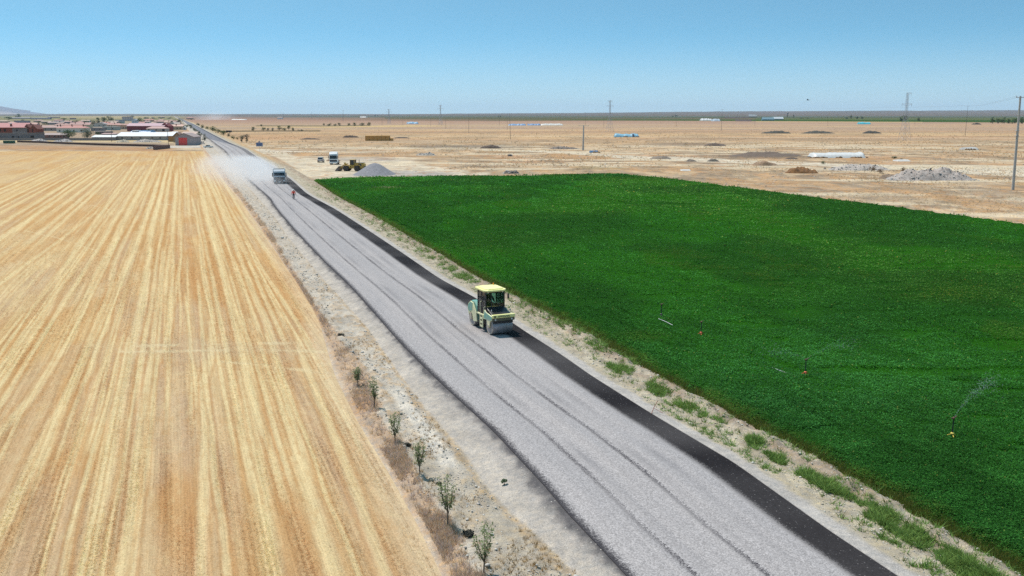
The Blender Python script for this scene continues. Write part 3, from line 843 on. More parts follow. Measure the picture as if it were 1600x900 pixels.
# leaves over the canopy, fewer and larger with distance
PXs = []; PYs = []
n = 620000
py = 273.5+(1010-273.5)*RNG.random(n)**1.0
ppy = np.interp(py, pyC, lo); pph = np.interp(py, pyC, np.minimum(hi, 1780))
px = ppy+(pph-ppy)*RNG.random(n)
x, y = npG(px, py, 0)
h, gp = crop_h(x, y, px, py)
dF = x-lineF(y)
keep = (RNG.random(n) > gp*.85) & (py > farpy(px)) & (px > ppy)
px, py, x, y, h, dF = [q[keep] for q in (px, py, x, y, h, dF)]
pp = (py-HOR)/CZ
n = len(x)
size = np.clip(2.6/pp, .07, .5)*(.6+.8*RNG.random(n))
z = .05+h*(.70+.45*RNG.random(n))*sstep(-.3, .9, dF+1.6*(fbm(x*1.4, y*1.4, 3)-.5))
n2 = fbm(x*.08, y*.05, 4); n3 = fbm(x*.45, y*.3, 3)
c = green(n)
uu_, vv_ = uv(x, y)
rowm = vnoise(uu_*.9+(fbm(vv_*.04, uu_*.02, 2)-.5)*3, vv_*.02)
tr_l = np.minimum(np.abs((uu_+(fbm(vv_*.03, uu_*0, 2)-.5)*1.5) % 21-9), np.abs((uu_+(fbm(vv_*.03, uu_*0, 2)-.5)*1.5) % 21-11))
c *= 1.25*np.exp(RNG.normal(0, .26, (n, 1)))*(.86+.32*sstep(.3, .7, n2))[:, None]*(.62+.76*n3)[:, None]*(.80+.40*rowm)[:, None]*(1-.42*(tr_l < .25)*(fbm(vv_*.15, uu_*.1, 2) > .42))[:, None]
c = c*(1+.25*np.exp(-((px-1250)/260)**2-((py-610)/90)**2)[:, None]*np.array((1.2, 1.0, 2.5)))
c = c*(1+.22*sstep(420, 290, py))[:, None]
yl = sstep(.5, .7, fbm(x*.035+60, y*.022+9, 3))[:, None]
c = c*(1+yl*np.array((.9, .25, .2)))
edgem = sstep(1.2, .0, dF+1.6*(fbm(x*.7, y*.7, 3)-.5))
ec = np.where(RNG.random((n, 1)) < .35, np.array((.15, .16, .035)), np.array((.045, .12, .018)))
c = mixc(c, edgem*.75, (0, 0, 0))+ec*(edgem*.75)[:, None]
yel = sstep(.66, .72, fbm(x*.12+7, y*.06+3, 3))*.5
c = c*(1-yel[:, None])+np.array((.085, .15, .02))*yel[:, None]
yp = np.exp(-((px-1480)/70)**2-((py-463)/12)**2)*.6+np.exp(-((px-1000)/40)**2-((py-533)/8)**2)*.5
c = c*(1-yp[:, None])+np.array((.10, .16, .02))*yp[:, None]
bp_ = (np.exp(-((px-606)/17)**2-((py-295)/1.1)**2)*.95)[:, None]
c = c*(1-bp_)+np.array((.30, .27, .16))*bp_
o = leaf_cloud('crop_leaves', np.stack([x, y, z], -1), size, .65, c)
tag(o, 'fine green leaves of the irrigated crop standing in the field', kind='stuff')

# ================================================================ SCATTER: stones, dry weeds, green weeds
def rocks(name, P, s, col, label):
    n = len(P)
    base = np.array([(1, 0, 0), (-1, 0, 0), (0, 1, 0), (0, -1, 0), (0, 0, 1), (0, 0, -1), (.6, .6, .6), (-.6, .5, .6), (.5, -.6, .5), (-.6, -.6, .5)], float)
    Fb = np.array([(0, 6, 8), (4, 8, 6), (4, 6, 7), (2, 7, 6), (2, 6, 0), (1, 7, 2), (1, 9, 7), (4, 7, 9), (4, 9, 8), (3, 8, 9), (3, 9, 1), (3, 0, 8), (0, 3, 5), (3, 1, 5), (1, 2, 5), (2, 0, 5)])
    J = base[None]*(.65+.6*RNG.random((n, 10, 1)))*np.array((1, 1, .7))
    th = RNG.random(n)*6.28; ct, st = np.cos(th), np.sin(th)
    V = np.stack([J[..., 0]*ct[:, None]-J[..., 1]*st[:, None], J[..., 0]*st[:, None]+J[..., 1]*ct[:, None], J[..., 2]], -1)
    V = V*np.asarray(s).reshape(-1, 1, 1)+P[:, None]
    F_ = Fb[None]+np.arange(n)[:, None, None]*10
    o = fast(name, V.reshape(-1, 3), F_.reshape(-1, 3), M_STONE, col=np.repeat(col, 10, 0))
    return tag(o, label or None, kind='stuff')
def stone_cols(n, a=(200, 190, 180), b=(250, 246, 236)):
    t = RNG.random((n, 1)); return np.array(A(*a))*(1-t)+np.array(A(*b))*t
def tufts(name, P, h, col, blades, label, spread=.5, w=.02, parent=None, mat=None):
    n = len(P)*blades
    Pb = np.repeat(P, blades, 0); hb = np.repeat(np.asarray(h), blades)*(.5+.7*RNG.random(n))
    az = RNG.random(n)*6.28; lean = RNG.random(n)*spread
    rb = hb*.35*RNG.random(n)
    base = Pb+np.stack([np.cos(az)*rb, np.sin(az)*rb, np.zeros(n)], -1)
    tip = base+np.stack([np.cos(az)*lean*hb, np.sin(az)*lean*hb, hb], -1)
    az2 = RNG.random(n)*3.14
    ww = (w*np.repeat(np.ones(len(P)) if np.isscalar(w) else np.ones(len(P)), blades))[:, None] if np.isscalar(w) else np.repeat(w, blades)[:, None]
    d = np.stack([np.cos(az2), np.sin(az2), np.zeros(n)], -1)*ww
    V = np.stack([base-d, base+d, tip], 1)
    cb_ = np.repeat(col, blades, 0)*(.65+.7*RNG.random((n, 1)))
    o = fast(name, V.reshape(-1, 3), np.arange(n*3).reshape(-1, 3), mat or M_DRY, parent, np.repeat(cb_, 3, 0))
    if label: tag(o, label, kind='stuff')
    return o
def between(la, lb, n, t0, t1, py0, py1, pw=1.0):
    py = py0+(py1-py0)*RNG.random(n)**pw
    y = npG(np.zeros(n), py, .1)[1]
    t = t0+(t1-t0)*RNG.random(n)
    return la(y)*(1-t)+lb(y)*t, y, py
# stones left
x, y, py = between(lineW, lineG, 9000, -.1, 1.0, 300, 960)
cl = fbm(x*.6, y*.4, 3); k = RNG.random(len(x)) < sstep(.38, .62, cl)+.1
x, y, py = x[k], y[k], py[k]
s = np.clip(RNG.lognormal(-3.85, .6, len(x)), .010, .14)*np.clip(600/py, .8, 1.9)
rocks('stones', np.stack([x, y, zL(x, y)+s*.2], -1), s, stone_cols(len(x)), 'pale loose stones strewn along the bank between stubble and road')
x, y, py = between(lineSh, lineF, 8000, .05, .98, 300, 960)
s = np.clip(RNG.lognormal(-3.9, .55, len(x)), .010, .10)*np.clip(600/py, .8, 1.9)
rocks('stones', np.stack([x, y, zR(x, y)+s*.2], -1), s, stone_cols(len(x), (190, 176, 156), (250, 246, 232)), 'pale pebbles and clods scattered between the bitumen strip and crop')
# cut straw standing in drill rows over the near part of the stubble
n = 210000
py = 300+(960-300)*RNG.random(n)**.8
y = npG(np.zeros(n), py, .05)[1]
xr = lineS(y); xl = npG(np.full(n, -60.0), py, .05)[0]
x = xl+(xr-xl)*RNG.random(n)
uq, vq = uv(x, y)
uq = np.round(uq/.23)*.23+RNG.normal(0, .045, n)
x, y = uq*ca-vq*sa, uq*sa+vq*ca
k = (x < lineS(y)-.2) & (RNG.random(n) < (.25+.75*sstep(.25, .6, fbm(uq*.5, vq*.12, 3)))*sstep(300, 520, py))
x, y = x[k], y[k]; n = len(x)
ri = np.clip(np.searchsorted(-STC[0], -y), 0, len(STC[0])-1)
fx = np.clip((x-STC[1][ri])/(STC[2][ri]-STC[1][ri]), 0, 1); ci = np.clip(np.searchsorted(STC[3], fx), 0, len(STC[3])-1)
cc = np.clip(STC[4][ri, ci]*1.6*(.75+.5*RNG.random((n, 1))), 0, .82)
pp = F/(y*1.02)
tufts('stubble_straw', np.stack([x, y, np.full(n, .035)], -1), (.045+.04*RNG.random(n))*np.clip(26/pp, .9, 1.9), cc, 3, 'short cut straw stalks standing in rows over the stubble field', 2.1, np.clip(.30/pp, .008, .03))
# dry weeds left
x, y, py = between(lineS, lineW, 15000, .25, 1.0, 262, 960)
k = RNG.random(len(x)) < .08+.55*sstep(.42, .62, fbm(x*.7, y*.35, 3)); x, y, py = x[k], y[k], py[k]
t = RNG.random((len(x), 1)); cc = np.array(A(238, 205, 178))*(1-t)+np.array(A(255, 225, 180))*t*1.15
t = RNG.random((len(x), 1)) < .3; cc = np.where(t, np.array(A(238, 220, 212)), cc)
tufts('dry_weeds', np.stack([x, y, zL(x, y)-.02], -1), np.clip(.22*np.clip(600/py, 1, 1.8), .1, .5)*(.6+.7*RNG.random(len(x))), cc, 9, 'brown dried weeds in a band along the stubble edge', .9, .010)
x, y, py = between(lineW, lineG, 2600, .0, 1.02, 300, 960)
k = RNG.random(len(x)) < sstep(.5, .62, fbm(x*.5+9, y*.3, 3)); x, y, py = x[k], y[k], py[k]
cc = np.array(A(206, 172, 122))*(.7+.5*RNG.random((len(x), 1)))
tufts('dry_grass', np.stack([x, y, zL(x, y)-.02], -1), .14*(.6+.8*RNG.random(len(x))), cc, 8, 'thin straw coloured grass on the stony bank', .9, .010)
# green weeds right, in clumps
def clumps(specs):
    xs, ys, pys = [], [], []
    for py0, py1, t0, t1, n in specs:
        x, y, py = between(lineSh, lineF, n, t0, t1, py0, py1)
        k = RNG.random(n) < sstep(.36, .62, fbm(x*1.5+3, y*.9, 4))*.7; xs.append(x[k]); ys.append(y[k]); pys.append(py[k])
    return np.concatenate(xs), np.concatenate(ys), np.concatenate(pys)
x, y, py = clumps([(300, 960, .12, .95, 2600), (572, 640, .30, .62, 1800), (640, 700, .38, .60, 1500), (690, 778, .36, .54, 2200), (760, 800, .5, .62, 150), (795, 960, .40, .66, 3600), (800, 900, .08, .3, 500), (500, 572, .6, .98, 900), (405, 445, .35, .7, 700), (452, 500, .5, .95, 350),
                   (340, 405, .3, .9, 500), (290, 300, .3, .7, 90), (640, 780, .05, .2, 200), (300, 345, .55, .9, 120)])
cc = green(len(x), (.12, .21, .05), (.24, .36, .10), .14)
tufts('green_weeds', np.stack([x, y, zR(x, y)-.03], -1), np.clip(.26*np.clip(560/py, .9, 1.6), .1, .6)*(.5+.8*RNG.random(len(x))), cc, 10, 'fresh green weeds in ragged patches between gravel shoulder and crop', 1.8, .018, mat=M_LEAF)
# olive and yellow grass along the crop edge
x, y, py = between(lineSh, lineF, 9000, .93, 1.16, 284, 960)
t = RNG.random((len(x), 1)); cc = np.array((.04, .10, .014))*(1-t)+np.array((.20, .19, .05))*t
tufts('edge_grass', np.stack([x, y, np.full(len(x), .03)], -1), np.clip(.28*np.clip(560/py, .9, 1.4), .1, .5)*(.6+.7*RNG.random(len(x))), cc, 7, 'olive and yellow grass fringe along the crop edge', .8, .014)
# dry scrub over the plain beyond the crop
n = 62000
px = RNG.random(n)*1700-20; py = 196+(352-196)*RNG.random(n)**1.2
x, y = npG(px, py, 0)
k = (py < farpy(px)-1.0) & (x > lineF(y)+3) & (RNG.random(n) < sstep(.40, .62, fbm(x*.12, y*.05, 4))*.9+.05)
k &= ~((px > 440) & (px < 700) & (py > 243))
x, y, px, py = x[k], y[k], px[k], py[k]
n = len(x); t = RNG.random((n, 1))
cc = np.array(A(240, 196, 150))*(1-t)+np.array(A(255, 222, 168))*t*1.3
t = RNG.random((n, 1)) < .25; cc = np.where(t, np.array(A(205, 196, 172)), cc)
pp = (py-HOR)/CZ
hh = np.clip(1.3/pp, .14, .45)*(.5+.9*RNG.random(n))
tufts('dry_scrub', np.stack([x, y, np.full(n, -.12)], -1), hh+.12, cc, 7, 'orange brown dried scrub scattered over the plain', .9, np.clip(.35/pp, .015, .12))
n = 9000
px = 560+RNG.random(n)*1060; py = 232+(300-232)*RNG.random(n)
x, y = npG(px, py, 0)
k = (py < farpy(px)-2) & (RNG.random(n) < sstep(.5, .62, fbm(x*.09+40, y*.05, 4)))
x, y, py = x[k], y[k], py[k]
s = np.clip(RNG.lognormal(-2.3, .5, len(x)), .05, .35)
rocks('rubble', np.stack([x, y, s*.1-.05], -1), s, stone_cols(len(x), (130, 118, 106), (240, 232, 220)), 'grey and white stones littering the dry plain')
# ================================================================ helpers for things
def TX(name, s, size, parent, mat, loc, rx=math.pi/2, rz=math.pi, ext=.006, sx=1.0):
    cu = bpy.data.curves.new('lettering', 'FONT'); cu.body = s; cu.size = size; cu.extrude = ext; cu.align_x = 'CENTER'; cu.align_y = 'CENTER'; cu.resolution_u = 2
    t = bpy.data.objects.new('tmp', cu); COL.objects.link(t)
    dg = bpy.context.evaluated_depsgraph_get()
    me = bpy.data.meshes.new_from_object(t.evaluated_get(dg))
    bpy.data.objects.remove(t)
    me.materials.clear(); me.materials.append(mat)
    o = bpy.data.objects.new(name, me); COL.objects.link(o); o.parent = parent
    o.location = loc; o.rotation_euler = (rx, 0, rz); o.scale = (sx, 1, 1)
    return o
def wheel(parent, c, r, w, rimr=None, rimmat=None, name='wheel'):
    b = MB(); t = w/2
    b.lathe([(-t, r*.62), (-t, r*.9), (-t*.75, r), (t*.75, r), (t, r*.9), (t, r*.62)], (0, 0, 0), 'x', 28)
    o = b.build(name, RUBBER, parent, True); o.location = c
    b = MB(); rr = rimr or r*.62
    b.lathe([(-t*.92, rr*.25), (-t*.96, rr*.4), (-t*.6, rr*.55), (-t*.7, rr*.9), (-t*.98, rr*1.01), (t*.98, rr*1.01), (t*.7, rr*.9), (t*.6, rr*.55), (t*.96, rr*.4), (t*.92, rr*.25)], (0, 0, 0), 'x', 24)
    b.build('rim', rimmat or STEEL, o, True)
    return o

def skin_body(name, verts, edges, radii, mat, parent=None, sub=1, root=0):
    me = bpy.data.meshes.new(name); me.from_pydata(verts, edges, [])
    o = bpy.data.objects.new(name, me); COL.objects.link(o)
    m = o.modifiers.new('skin', 'SKIN')
    for i, r in enumerate(radii):
        sv = me.skin_vertices[0].data[i]; sv.radius = r if isinstance(r, tuple) else (r, r); sv.use_root = (i == root)
    s = o.modifiers.new('s', 'SUBSURF'); s.levels = sub; s.render_levels = sub
    dg = bpy.context.evaluated_depsgraph_get()
    me2 = bpy.data.meshes.new_from_object(o.evaluated_get(dg)); bpy.data.objects.remove(o)
    me2.materials.clear(); me2.materials.append(mat); me2.name = name
    me2.polygons.foreach_set('use_smooth', [True]*len(me2.polygons))
    o = bpy.data.objects.new(name, me2); COL.objects.link(o)
    if parent: o.parent = parent
    return o
SKINM = M((0.36, 0.2, 0.13), .6, .1, name='skin')
def person(loc, rz, label, J, shirt, trousers, hat, name='person', sc=1.0):
    """J: joint positions; body is one skinned surface, clothing sits over it"""
    root = thing(name, loc, label, 'person', rz=rz); root.scale = (sc,)*3
    p = [Vector(J[k]) for k in ('pelvis', 'chest', 'neck', 'head', 'crown', 'shL', 'elL', 'wrL', 'haL', 'shR', 'elR', 'wrR', 'haR', 'hipL', 'knL', 'anL', 'toL', 'hipR', 'knR', 'anR', 'toR')]
    E = [(0, 1), (1, 2), (2, 3), (3, 4), (1, 5), (5, 6), (6, 7), (7, 8), (1, 9), (9, 10), (10, 11), (11, 12), (0, 13), (13, 14), (14, 15), (15, 16), (0, 17), (17, 18), (18, 19), (19, 20)]
    R = [(.14, .10), (.15, .11), .055, .10, .075, .06, .045, .03, .035, .06, .045, .03, .035, .08, .06, .042, .035, .08, .06, .042, .035]
    body = skin_body('body', p, E, R, SKINM, root, 2)
    # fingers of each hand
    for w, h, sgn in ((7, 8, 1), (11, 12, -1)):
        d = (p[h]-p[w]).normalized(); side = d.cross(Vector((0, 0, 1)) if abs(d.z) < .8 else Vector((0, 1, 0))).normalized()
        fb = MB()
        for k, L in enumerate((.065, .078, .072, .058)):
            a = p[h]+side*(k-1.5)*.02
            fb.tube([a, a+d*L*.6, a+d*L+Vector((0, .012, -.005))], [.009, .008, .006], 6)
        fb.tube([p[w]+d*.02+side*.03*sgn, p[w]+d*.05+side*.055*sgn, p[w]+d*.085+side*.06*sgn], [.011, .01, .008], 6)
        fb.build('hand', SKINM, root, True)
    def clone(ix, rad, mat, nm):
        vs = [p[i] for i in ix]; mp = {i: k for k, i in enumerate(ix)}
        es = [(mp[a], mp[b]) for a, b in E if a in mp and b in mp]
        skin_body(nm, vs, es, rad, mat, root, 2)
    clone([0, 1, 5, 6, 7, 9, 10, 11], [(.175, .125), (.19, .14), .085, .066, .05, .085, .066, .05], shirt, 'jacket')
    clone([0, 13, 14, 15, 17, 18, 19], [(.165, .12), .105, .08, .06, .105, .08, .06], trousers, 'trousers')
    for a, t in ((15, 16), (19, 20)):
        skin_body('boot', [p[a], p[a]+Vector((0, 0, -.05)), p[t]], [(0, 1), (1, 2)], [.055, .055, .045], BLACK, root, 1)
    hd = p[3].lerp(p[4], .6)
    f = (Vector(J.get('face', (0, 1, 0)))).normalized(); sd = f.cross(Vector((0, 0, 1)))
    fm = MB(); c = hd+Vector((0, 0, -.04))
    fm.blob(c+f*.105, (.014, .022, .022), 1, 4, rough=0)                        # nose
    for s in (-1, 1): fm.blob(c+sd*s*.098, (.014, .022, .03), 2, 4, rough=0)     # ears
    fm.build('face', SKINM, root, True)
    em = MB()
    for s in (-1, 1): em.blob(c+f*.09+sd*s*.035+Vector((0, 0, .03)), (.014, .014, .01), 1, 4, rough=0)
    em.blob(c+f*.092+Vector((0, 0, -.045)), (.025, .012, .007), 1, 4, rough=0)
    em.build('eyes_and_mouth', M((.05, .02, .02), .5, name='dark'), root, True)
    hm = MB()
    prof = [(0, .135), (.012, .137), (.02, .118), (.07, .108), (.105, .075), (.125, .03)]
    hm.lathe(prof, hd+Vector((0, 0, .025)), 'z', 20)
    hm.build('hard_hat', hat, root, True)
    return root

# ================================================================ ROAD ROLLER
LIME = M((0.62, 0.60, 0.22), .4, .08, 5, name='lime_paint', dirt=(.4, .36, .28), dirt_amt=.25)
LIMEP = M((0.70, 0.70, 0.42), .5, .12, 4, name='pale_lime_paint', dirt=(.50, .44, .33), dirt_amt=.7)
YEL = M((0.80, 0.76, 0.30), .4, .05, 5, name='yellow_paint', dirt=(.6, .55, .4), dirt_amt=.2)
TEAL = M((0.11, 0.32, 0.26), .45, .1, 4, name='teal_paint', dirt=(.42, .40, .33), dirt_amt=.65)
DRUM = M((0.30, 0.30, 0.32), .5, .18, 9, metal=.55, name='worn_steel', dirt=(.22, .19, .16), dirt_amt=.5)
HUBM = M((0.52, 0.44, 0.33), .7, .2, 6, name='dusty_steel', dirt=(.3, .24, .18), dirt_amt=.6)
def drum(parent, y):
    b = MB(); r = .60; w = .86
    b.lathe([(-w, r*.80), (-w, r-.02), (-w+.03, r), (w-.03, r), (w, r-.02), (w, r*.80)], (0, 0, 0), 'x', 64)
    o = b.build('drum', DRUM, parent, True); o.location = (0, y, r)
    for s in (-1, 1):
        b = MB()
        b.lathe([(s*(w-.05), r*.97), (s*(w+.004), r*.955), (s*(w-.002), r*.80), (s*(w-.06), r*.5), (s*(w-.10), .18), (s*(w+.03), .16), (s*(w+.03), .10)], (0, 0, 0), 'x', 40)
        for k in range(8):
            a = k*math.pi/4; b.cyl((s*(w-.08), .3*math.cos(a), .3*math.sin(a)), .025, .06, 'x', 8)
        b.build('hub', HUBM, o, True)
    return o
# place: front drum touches the road at px (784, 521)
gx_, gy_ = G(780.5, 520.5, ZR+.09)
d_ = Vector((math.sin(math.radians(24)), -math.cos(math.radians(24)), 0))
hr = math.atan2(-d_.x, d_.y)
cx_, cy_ = gx_-d_.x*1.62, gy_-d_.y*1.62
t = ROLL = thing('road_roller', (cx_, cy_, ZR+.065), 'yellow and green tandem road roller with glazed cab compacting fresh gravel', 'road roller', rz=hr)
drum(t, 1.62); drum(t, -1.62)
# front frame: side arms, bar, scraper
for s in (-1, 1):
    b = MB(); x0, x1 = (.89, .97) if s > 0 else (-.97, -.89)
    b.prism([(2.28, 1.08), (2.30, 1.36), (1.15, 1.50), (.95, 1.62), (.86, 1.58), (.70, .95), (1.28, .98), (1.50, .52), (1.76, .52), (1.95, 1.02)], x0, x1, 'x', c=.015)
    arm = b.build('side_arm', LIMEP, t)
    b = MB(); xx = (.965, .985) if s > 0 else (-.985, -.965)
    b.prism([(2.22, 1.12), (2.24, 1.33), (1.18, 1.46), (1.00, 1.55), (.84, 1.06), (1.3, 1.02), (1.9, 1.05)], xx[0], xx[1], 'x')
    b.build('teal_panel', TEAL, arm)
    b = MB(); b.cyl((.955*s, 1.62, .60), .15, .10, 'x', 20, ch=.015); b.build('bearing', HUBM, arm, True)
b = MB(); b.box(-.97, .97, 2.20, 2.40, 1.26, 1.50, .03); bar = b.build('front_bar', YEL, t)
b = MB(); b.box(-.96, .96, 2.16, 2.34, 1.04, 1.255, .02); b.build('bumper_plate', M((.10, .095, .06), .6, .2, name='dark_olive'), t)
TX('lettering', 'AMMANN', .20, bar, BLACK, (0.0, 2.404, 1.372), sx=1.15)
b = MB(); b.box(.70, .84, 2.40, 2.41, 1.31, 1.43); b.build('emblem', BLACK, bar)
for s in (-1, 1):
    b = MB(); b.cyl((.70*s, 2.35, 1.15), .065, .05, 'y', 16, ch=.01); b.build('headlight', M((.6, .6, .58), .15, name='lamp_glass'), t, True)
b = MB(); b.box(-.84, .84, 2.20, 2.27, .86, 1.03, .01); b.build('scraper', BLACK, t)
# black sloping front hood
b = MB(); b.prism([(2.18, 1.10), (2.18, 1.30), (1.05, 1.72), (.80, 1.74), (.80, 1.0), (1.3, 1.24)], -.78, .78, 'x', c=.03)
hood = b.build('front_hood', M((.016, .017, .019), .35, .1, name='gloss_black'), t)
b = MB()
for k in range(7): b.box(-.6+k*.2-.02, -.6+k*.2+.02, 1.2, 2.0, 1.55, 1.56)
b = MB(); b.box(.62, .89, 1.75, 2.15, 1.36, 1.40, .01); b.build('foot_plate', STEEL, t)
b = MB(); b.box(-.89, -.60, 1.55, 2.1, 1.33, 1.36, .01); b.build('foot_plate', STEEL, t)
for s in (-1, 1):
    b = MB(); b.tube([(.80*s, 1.95, 1.36), (.80*s, 1.95, 1.62), (.80*s, 1.86, 1.68)], .018, 8); b.blob((.80*s, 1.86, 1.70), (.05, .05, .07), 2, 6, rough=0); b.build('marker_lamp', STEEL, t, True)
# middle: frame and steps
b = MB(); b.box(-.70, .70, -.75, 1.0, .45, 1.16, .04); b.build('centre_frame', M((.09, .09, .085), .6, .2, name='chassis', dirt=(.3, .27, .2)), t)
b = MB(); b.cyl((0, 0, .62), .2, .5, 'z', 20); b.build('articulation_joint', BLACK, t, True)
for s in (-1, 1):
    b = MB(); x = .97*s
    for (z0, z1) in ((.30, .44), (.58, .72), (.86, 1.0), (1.14, 1.22)): b.box(x-.03, x+.03, .16, .62, z0, z1)
    b.box(x-.031, x+.031, .12, .20, .30, 1.22); b.box(x-.031, x+.031, .58, .66, .30, 1.22)
    ld = b.build('step', LIMEP, t)
    b = MB(); b.box(min(x-.02*s, x-.10*s), max(x-.02*s, x-.10*s), .2, .58, .44, .58); b.box(min(x-.02*s, x-.10*s), max(x-.02*s, x-.10*s), .2, .58, .72, .86); b.box(min(x-.02*s, x-.10*s), max(x-.02*s, x-.10*s), .2, .58, 1.0, 1.14); b.build('step_recess', BLACK, ld)
    b = MB(); b.box(min(.70*s, .94*s), max(.70*s, .94*s), -.5, 1.0, 1.10, 1.20, .01); b.build('deck', LIMEP, t)
# rear frame, engine hood
for s in (-1, 1):
    b = MB(); x0, x1 = (.89, .97) if s > 0 else (-.97, -.89)
    b.prism([(-2.05, .72), (-2.28, 1.15), (-2.12, 1.55), (-1.7, 1.78), (-1.2, 1.74), (-.62, 1.1), (-.50, .50), (-1.15, .42), (-1.35, .9), (-1.62, 1.05), (-1.9, .9)], x0, x1, 'x', c=.015)
    arm = b.build('side_arm', LIMEP, t)
    b = MB(); xx = (.965, .985) if s > 0 else (-.985, -.965)
    b.prism([(-2.20, 1.12), (-2.07, 1.50), (-1.7, 1.72), (-1.30, 1.70), (-1.35, 1.15), (-1.6, 1.12), (-1.9, 1.02)], xx[0], xx[1], 'x'); b.build('teal_panel', TEAL, arm)
    b = MB(); b.prism([(-1.5, .95), (-1.76, .95), (-1.74, .50), (-1.5, .50)], .955*s-.03, .955*s+.03, 'x'); b.build('drum_hanger', HUBM, arm)
b = MB(); b.prism([(-2.20, .98), (-2.26, 1.30), (-2.02, 1.66), (-1.62, 1.86), (-1.10, 1.86), (-.66, 1.60), (-.60, .60), (-1.1, .60), (-1.15, 1.0), (-1.6, 1.25), (-2.0, 1.08)], -.86, .86, 'x', c=.06)
eh = b.build('engine_hood', TEAL, t, True)
b = MB()
for k in range(6): b.box(-.5, .5, -2.0+k*.14-.03+.9*0, -2.0+k*.14+.01, 1.70+k*.024, 1.705+k*.024)
b = MB(); b.box(-.45, .45, -1.55, -1.15, 1.862, 1.872); b.build('vent', BLACK, eh)
b = MB(); b.tube([(.55, -1.0, 1.75), (.55, -1.0, 2.2), (.55, -1.1, 2.28)], .04, 10); b.build('exhaust', STEEL, t, True)
# cab
CX, CY0, CY1, CZ0, CZ1 = .80, -.62, .86, 1.14, 2.84
b = MB(); b.box(-CX, CX, CY0, CY1, CZ0, CZ0+.10, .01); b.box(-CX, CX, CY0, CY0+.06, CZ0+.10, CZ0+.55)
for s in (-1, 1):
    for y in (CY0+.035, CY1-.04, .12): b.box(s*CX-.04, s*CX+.04, y-.04, y+.04, CZ0+.10, CZ1)
    b.box(s*CX-.035, s*CX+.035, CY0, .12, CZ0+.1, CZ0+.55)
b.box(-CX, CX, CY1-.06, CY1+.02, CZ1-.10, CZ1-.002); b.box(-CX, CX, CY0-.02, CY0+.06, CZ1-.10, CZ1-.002); b.box(-CX, CX, CY1-.05, CY1+.03, CZ0+.10, CZ0+.62)
b.box(.30, .36, CY1-.02, CY1+.03, CZ0+.62, CZ1-.1)
cab = b.build('cab', BLACK, t)
gm, gn, gl, gb = newmat('cab_glass')
gb.inputs['Base Color'].default_value = (.62, .80, .76, 1); gb.inputs['Roughness'].default_value = .03
tr = gn.new('ShaderNodeBsdfTransparent'); tr.inputs[0].default_value = (.62, .78, .74, 1)
gs = gn.new('ShaderNodeBsdfGlossy'); gs.inputs['Roughness'].default_value = .02; gs.inputs[0].default_value = (1, 1, 1, 1)
fr_ = gn.new('ShaderNodeFresnel'); fr_.inputs[0].default_value = 1.5; ms = gn.new('ShaderNodeMixShader')
gl.new(fr_.outputs[0], ms.inputs[0]); gl.new(tr.outputs[0], ms.inputs[1]); gl.new(gs.outputs[0], ms.inputs[2]); gl.new(ms.outputs[0], gn['Material Output'].inputs[0])
for nm, bx in (('windscreen', (-CX+.05, CX-.05, CY1-.01, CY1, CZ0+.62, CZ1-.1)), ('rear_window', (-CX+.05, CX-.05, CY0, CY0+.01, CZ0+.56, CZ1-.1)),
               ('side_window', (-CX-.005, -CX+.005, .17, CY1-.09, CZ0+.12, CZ1-.02)), ('side_window', (CX-.005, CX+.005, .17, CY1-.09, CZ0+.12, CZ1-.02)),
               ('side_window', (-CX-.005, -CX+.005, CY0+.09, .07, CZ0+.56, CZ1-.02)), ('side_window', (CX-.005, CX+.005, CY0+.09, .07, CZ0+.56, CZ1-.02))):
    b = MB(); b.box(*bx); b.build(nm, gm, cab)
for s in (-1, 1):
    b = MB(); b.tube([(s*.80, .86, 2.70), (s*1.06, 1.02, 2.66), (s*1.06, 1.02, 2.60)], .015, 6); b.box(s*1.06-.07, s*1.06+.07, 1.0, 1.04, 2.30, 2.62, .01); b.build('mirror', BLACK, cab)
    b = MB(); b.tube([(s*.95, .14, 1.2), (s*.97, .14, 2.0), (s*.84, .14, 2.1)], .016, 6); b.build('handrail', LIMEP, t, True); b = MB(); b.tube([(s*.95, .80, 1.2), (s*.97, .80, 1.75), (s*.84, .84, 1.8)], .016, 6); b.build('handrail', LIMEP, t, True)
    b = MB(); b.cyl((s*.62, .92, 2.80), .05, .05, 'y', 12, ch=.01); b.build('work_lamp', M((.6, .6, .58), .15, name='lamp_glass'), cab, True)
b = MB(); b.tube([(-.1, .885, 1.80), (.15, .885, 2.45)], .010, 5); b.build('wiper', BLACK, cab)
for q in (-.25, .2):
    b = MB(); b.tube([(q, .75, .95), (q+.12, 1.0, 1.15), (q, 1.25, .85)], .022, 7); b.build('hose', BLACK, t, True)
b = MB()
b.prism([(-.98, -.80), (-.60, -.98), (.60, -.98), (.98, -.80), (.98, .80), (.72, 1.06), (-.72, 1.06), (-.98, .80)], CZ1, CZ1+.13, 'z', c=.03)
b.prism([(-.80, -.66), (-.50, -.80), (.50, -.80), (.80, -.66), (.80, .66), (.55, .86), (-.55, .86), (-.80, .66)], CZ1+.12, CZ1+.19, 'z', c=.03)
b.build('roof', YEL, t)
b = MB(); b.cyl((-.6, -.7, CZ1+.25), .05, .12, 'z', 14, ch=.01); b.build('beacon', M((.8, .3, .03), .2, name='amber'), t, True)
b = MB(); b.box(-.27, .27, -.42, .06, 1.62, 1.76, .04); b.prism([(-.42, 1.74), (-.30, 1.74), (-.36, 2.42), (-.46, 2.42)], -.25, .25, 'x', c=.03); b.box(-.15, .15, -.3, 0, 1.24, 1.62)
b.build('seat', BLACK, cab, True)
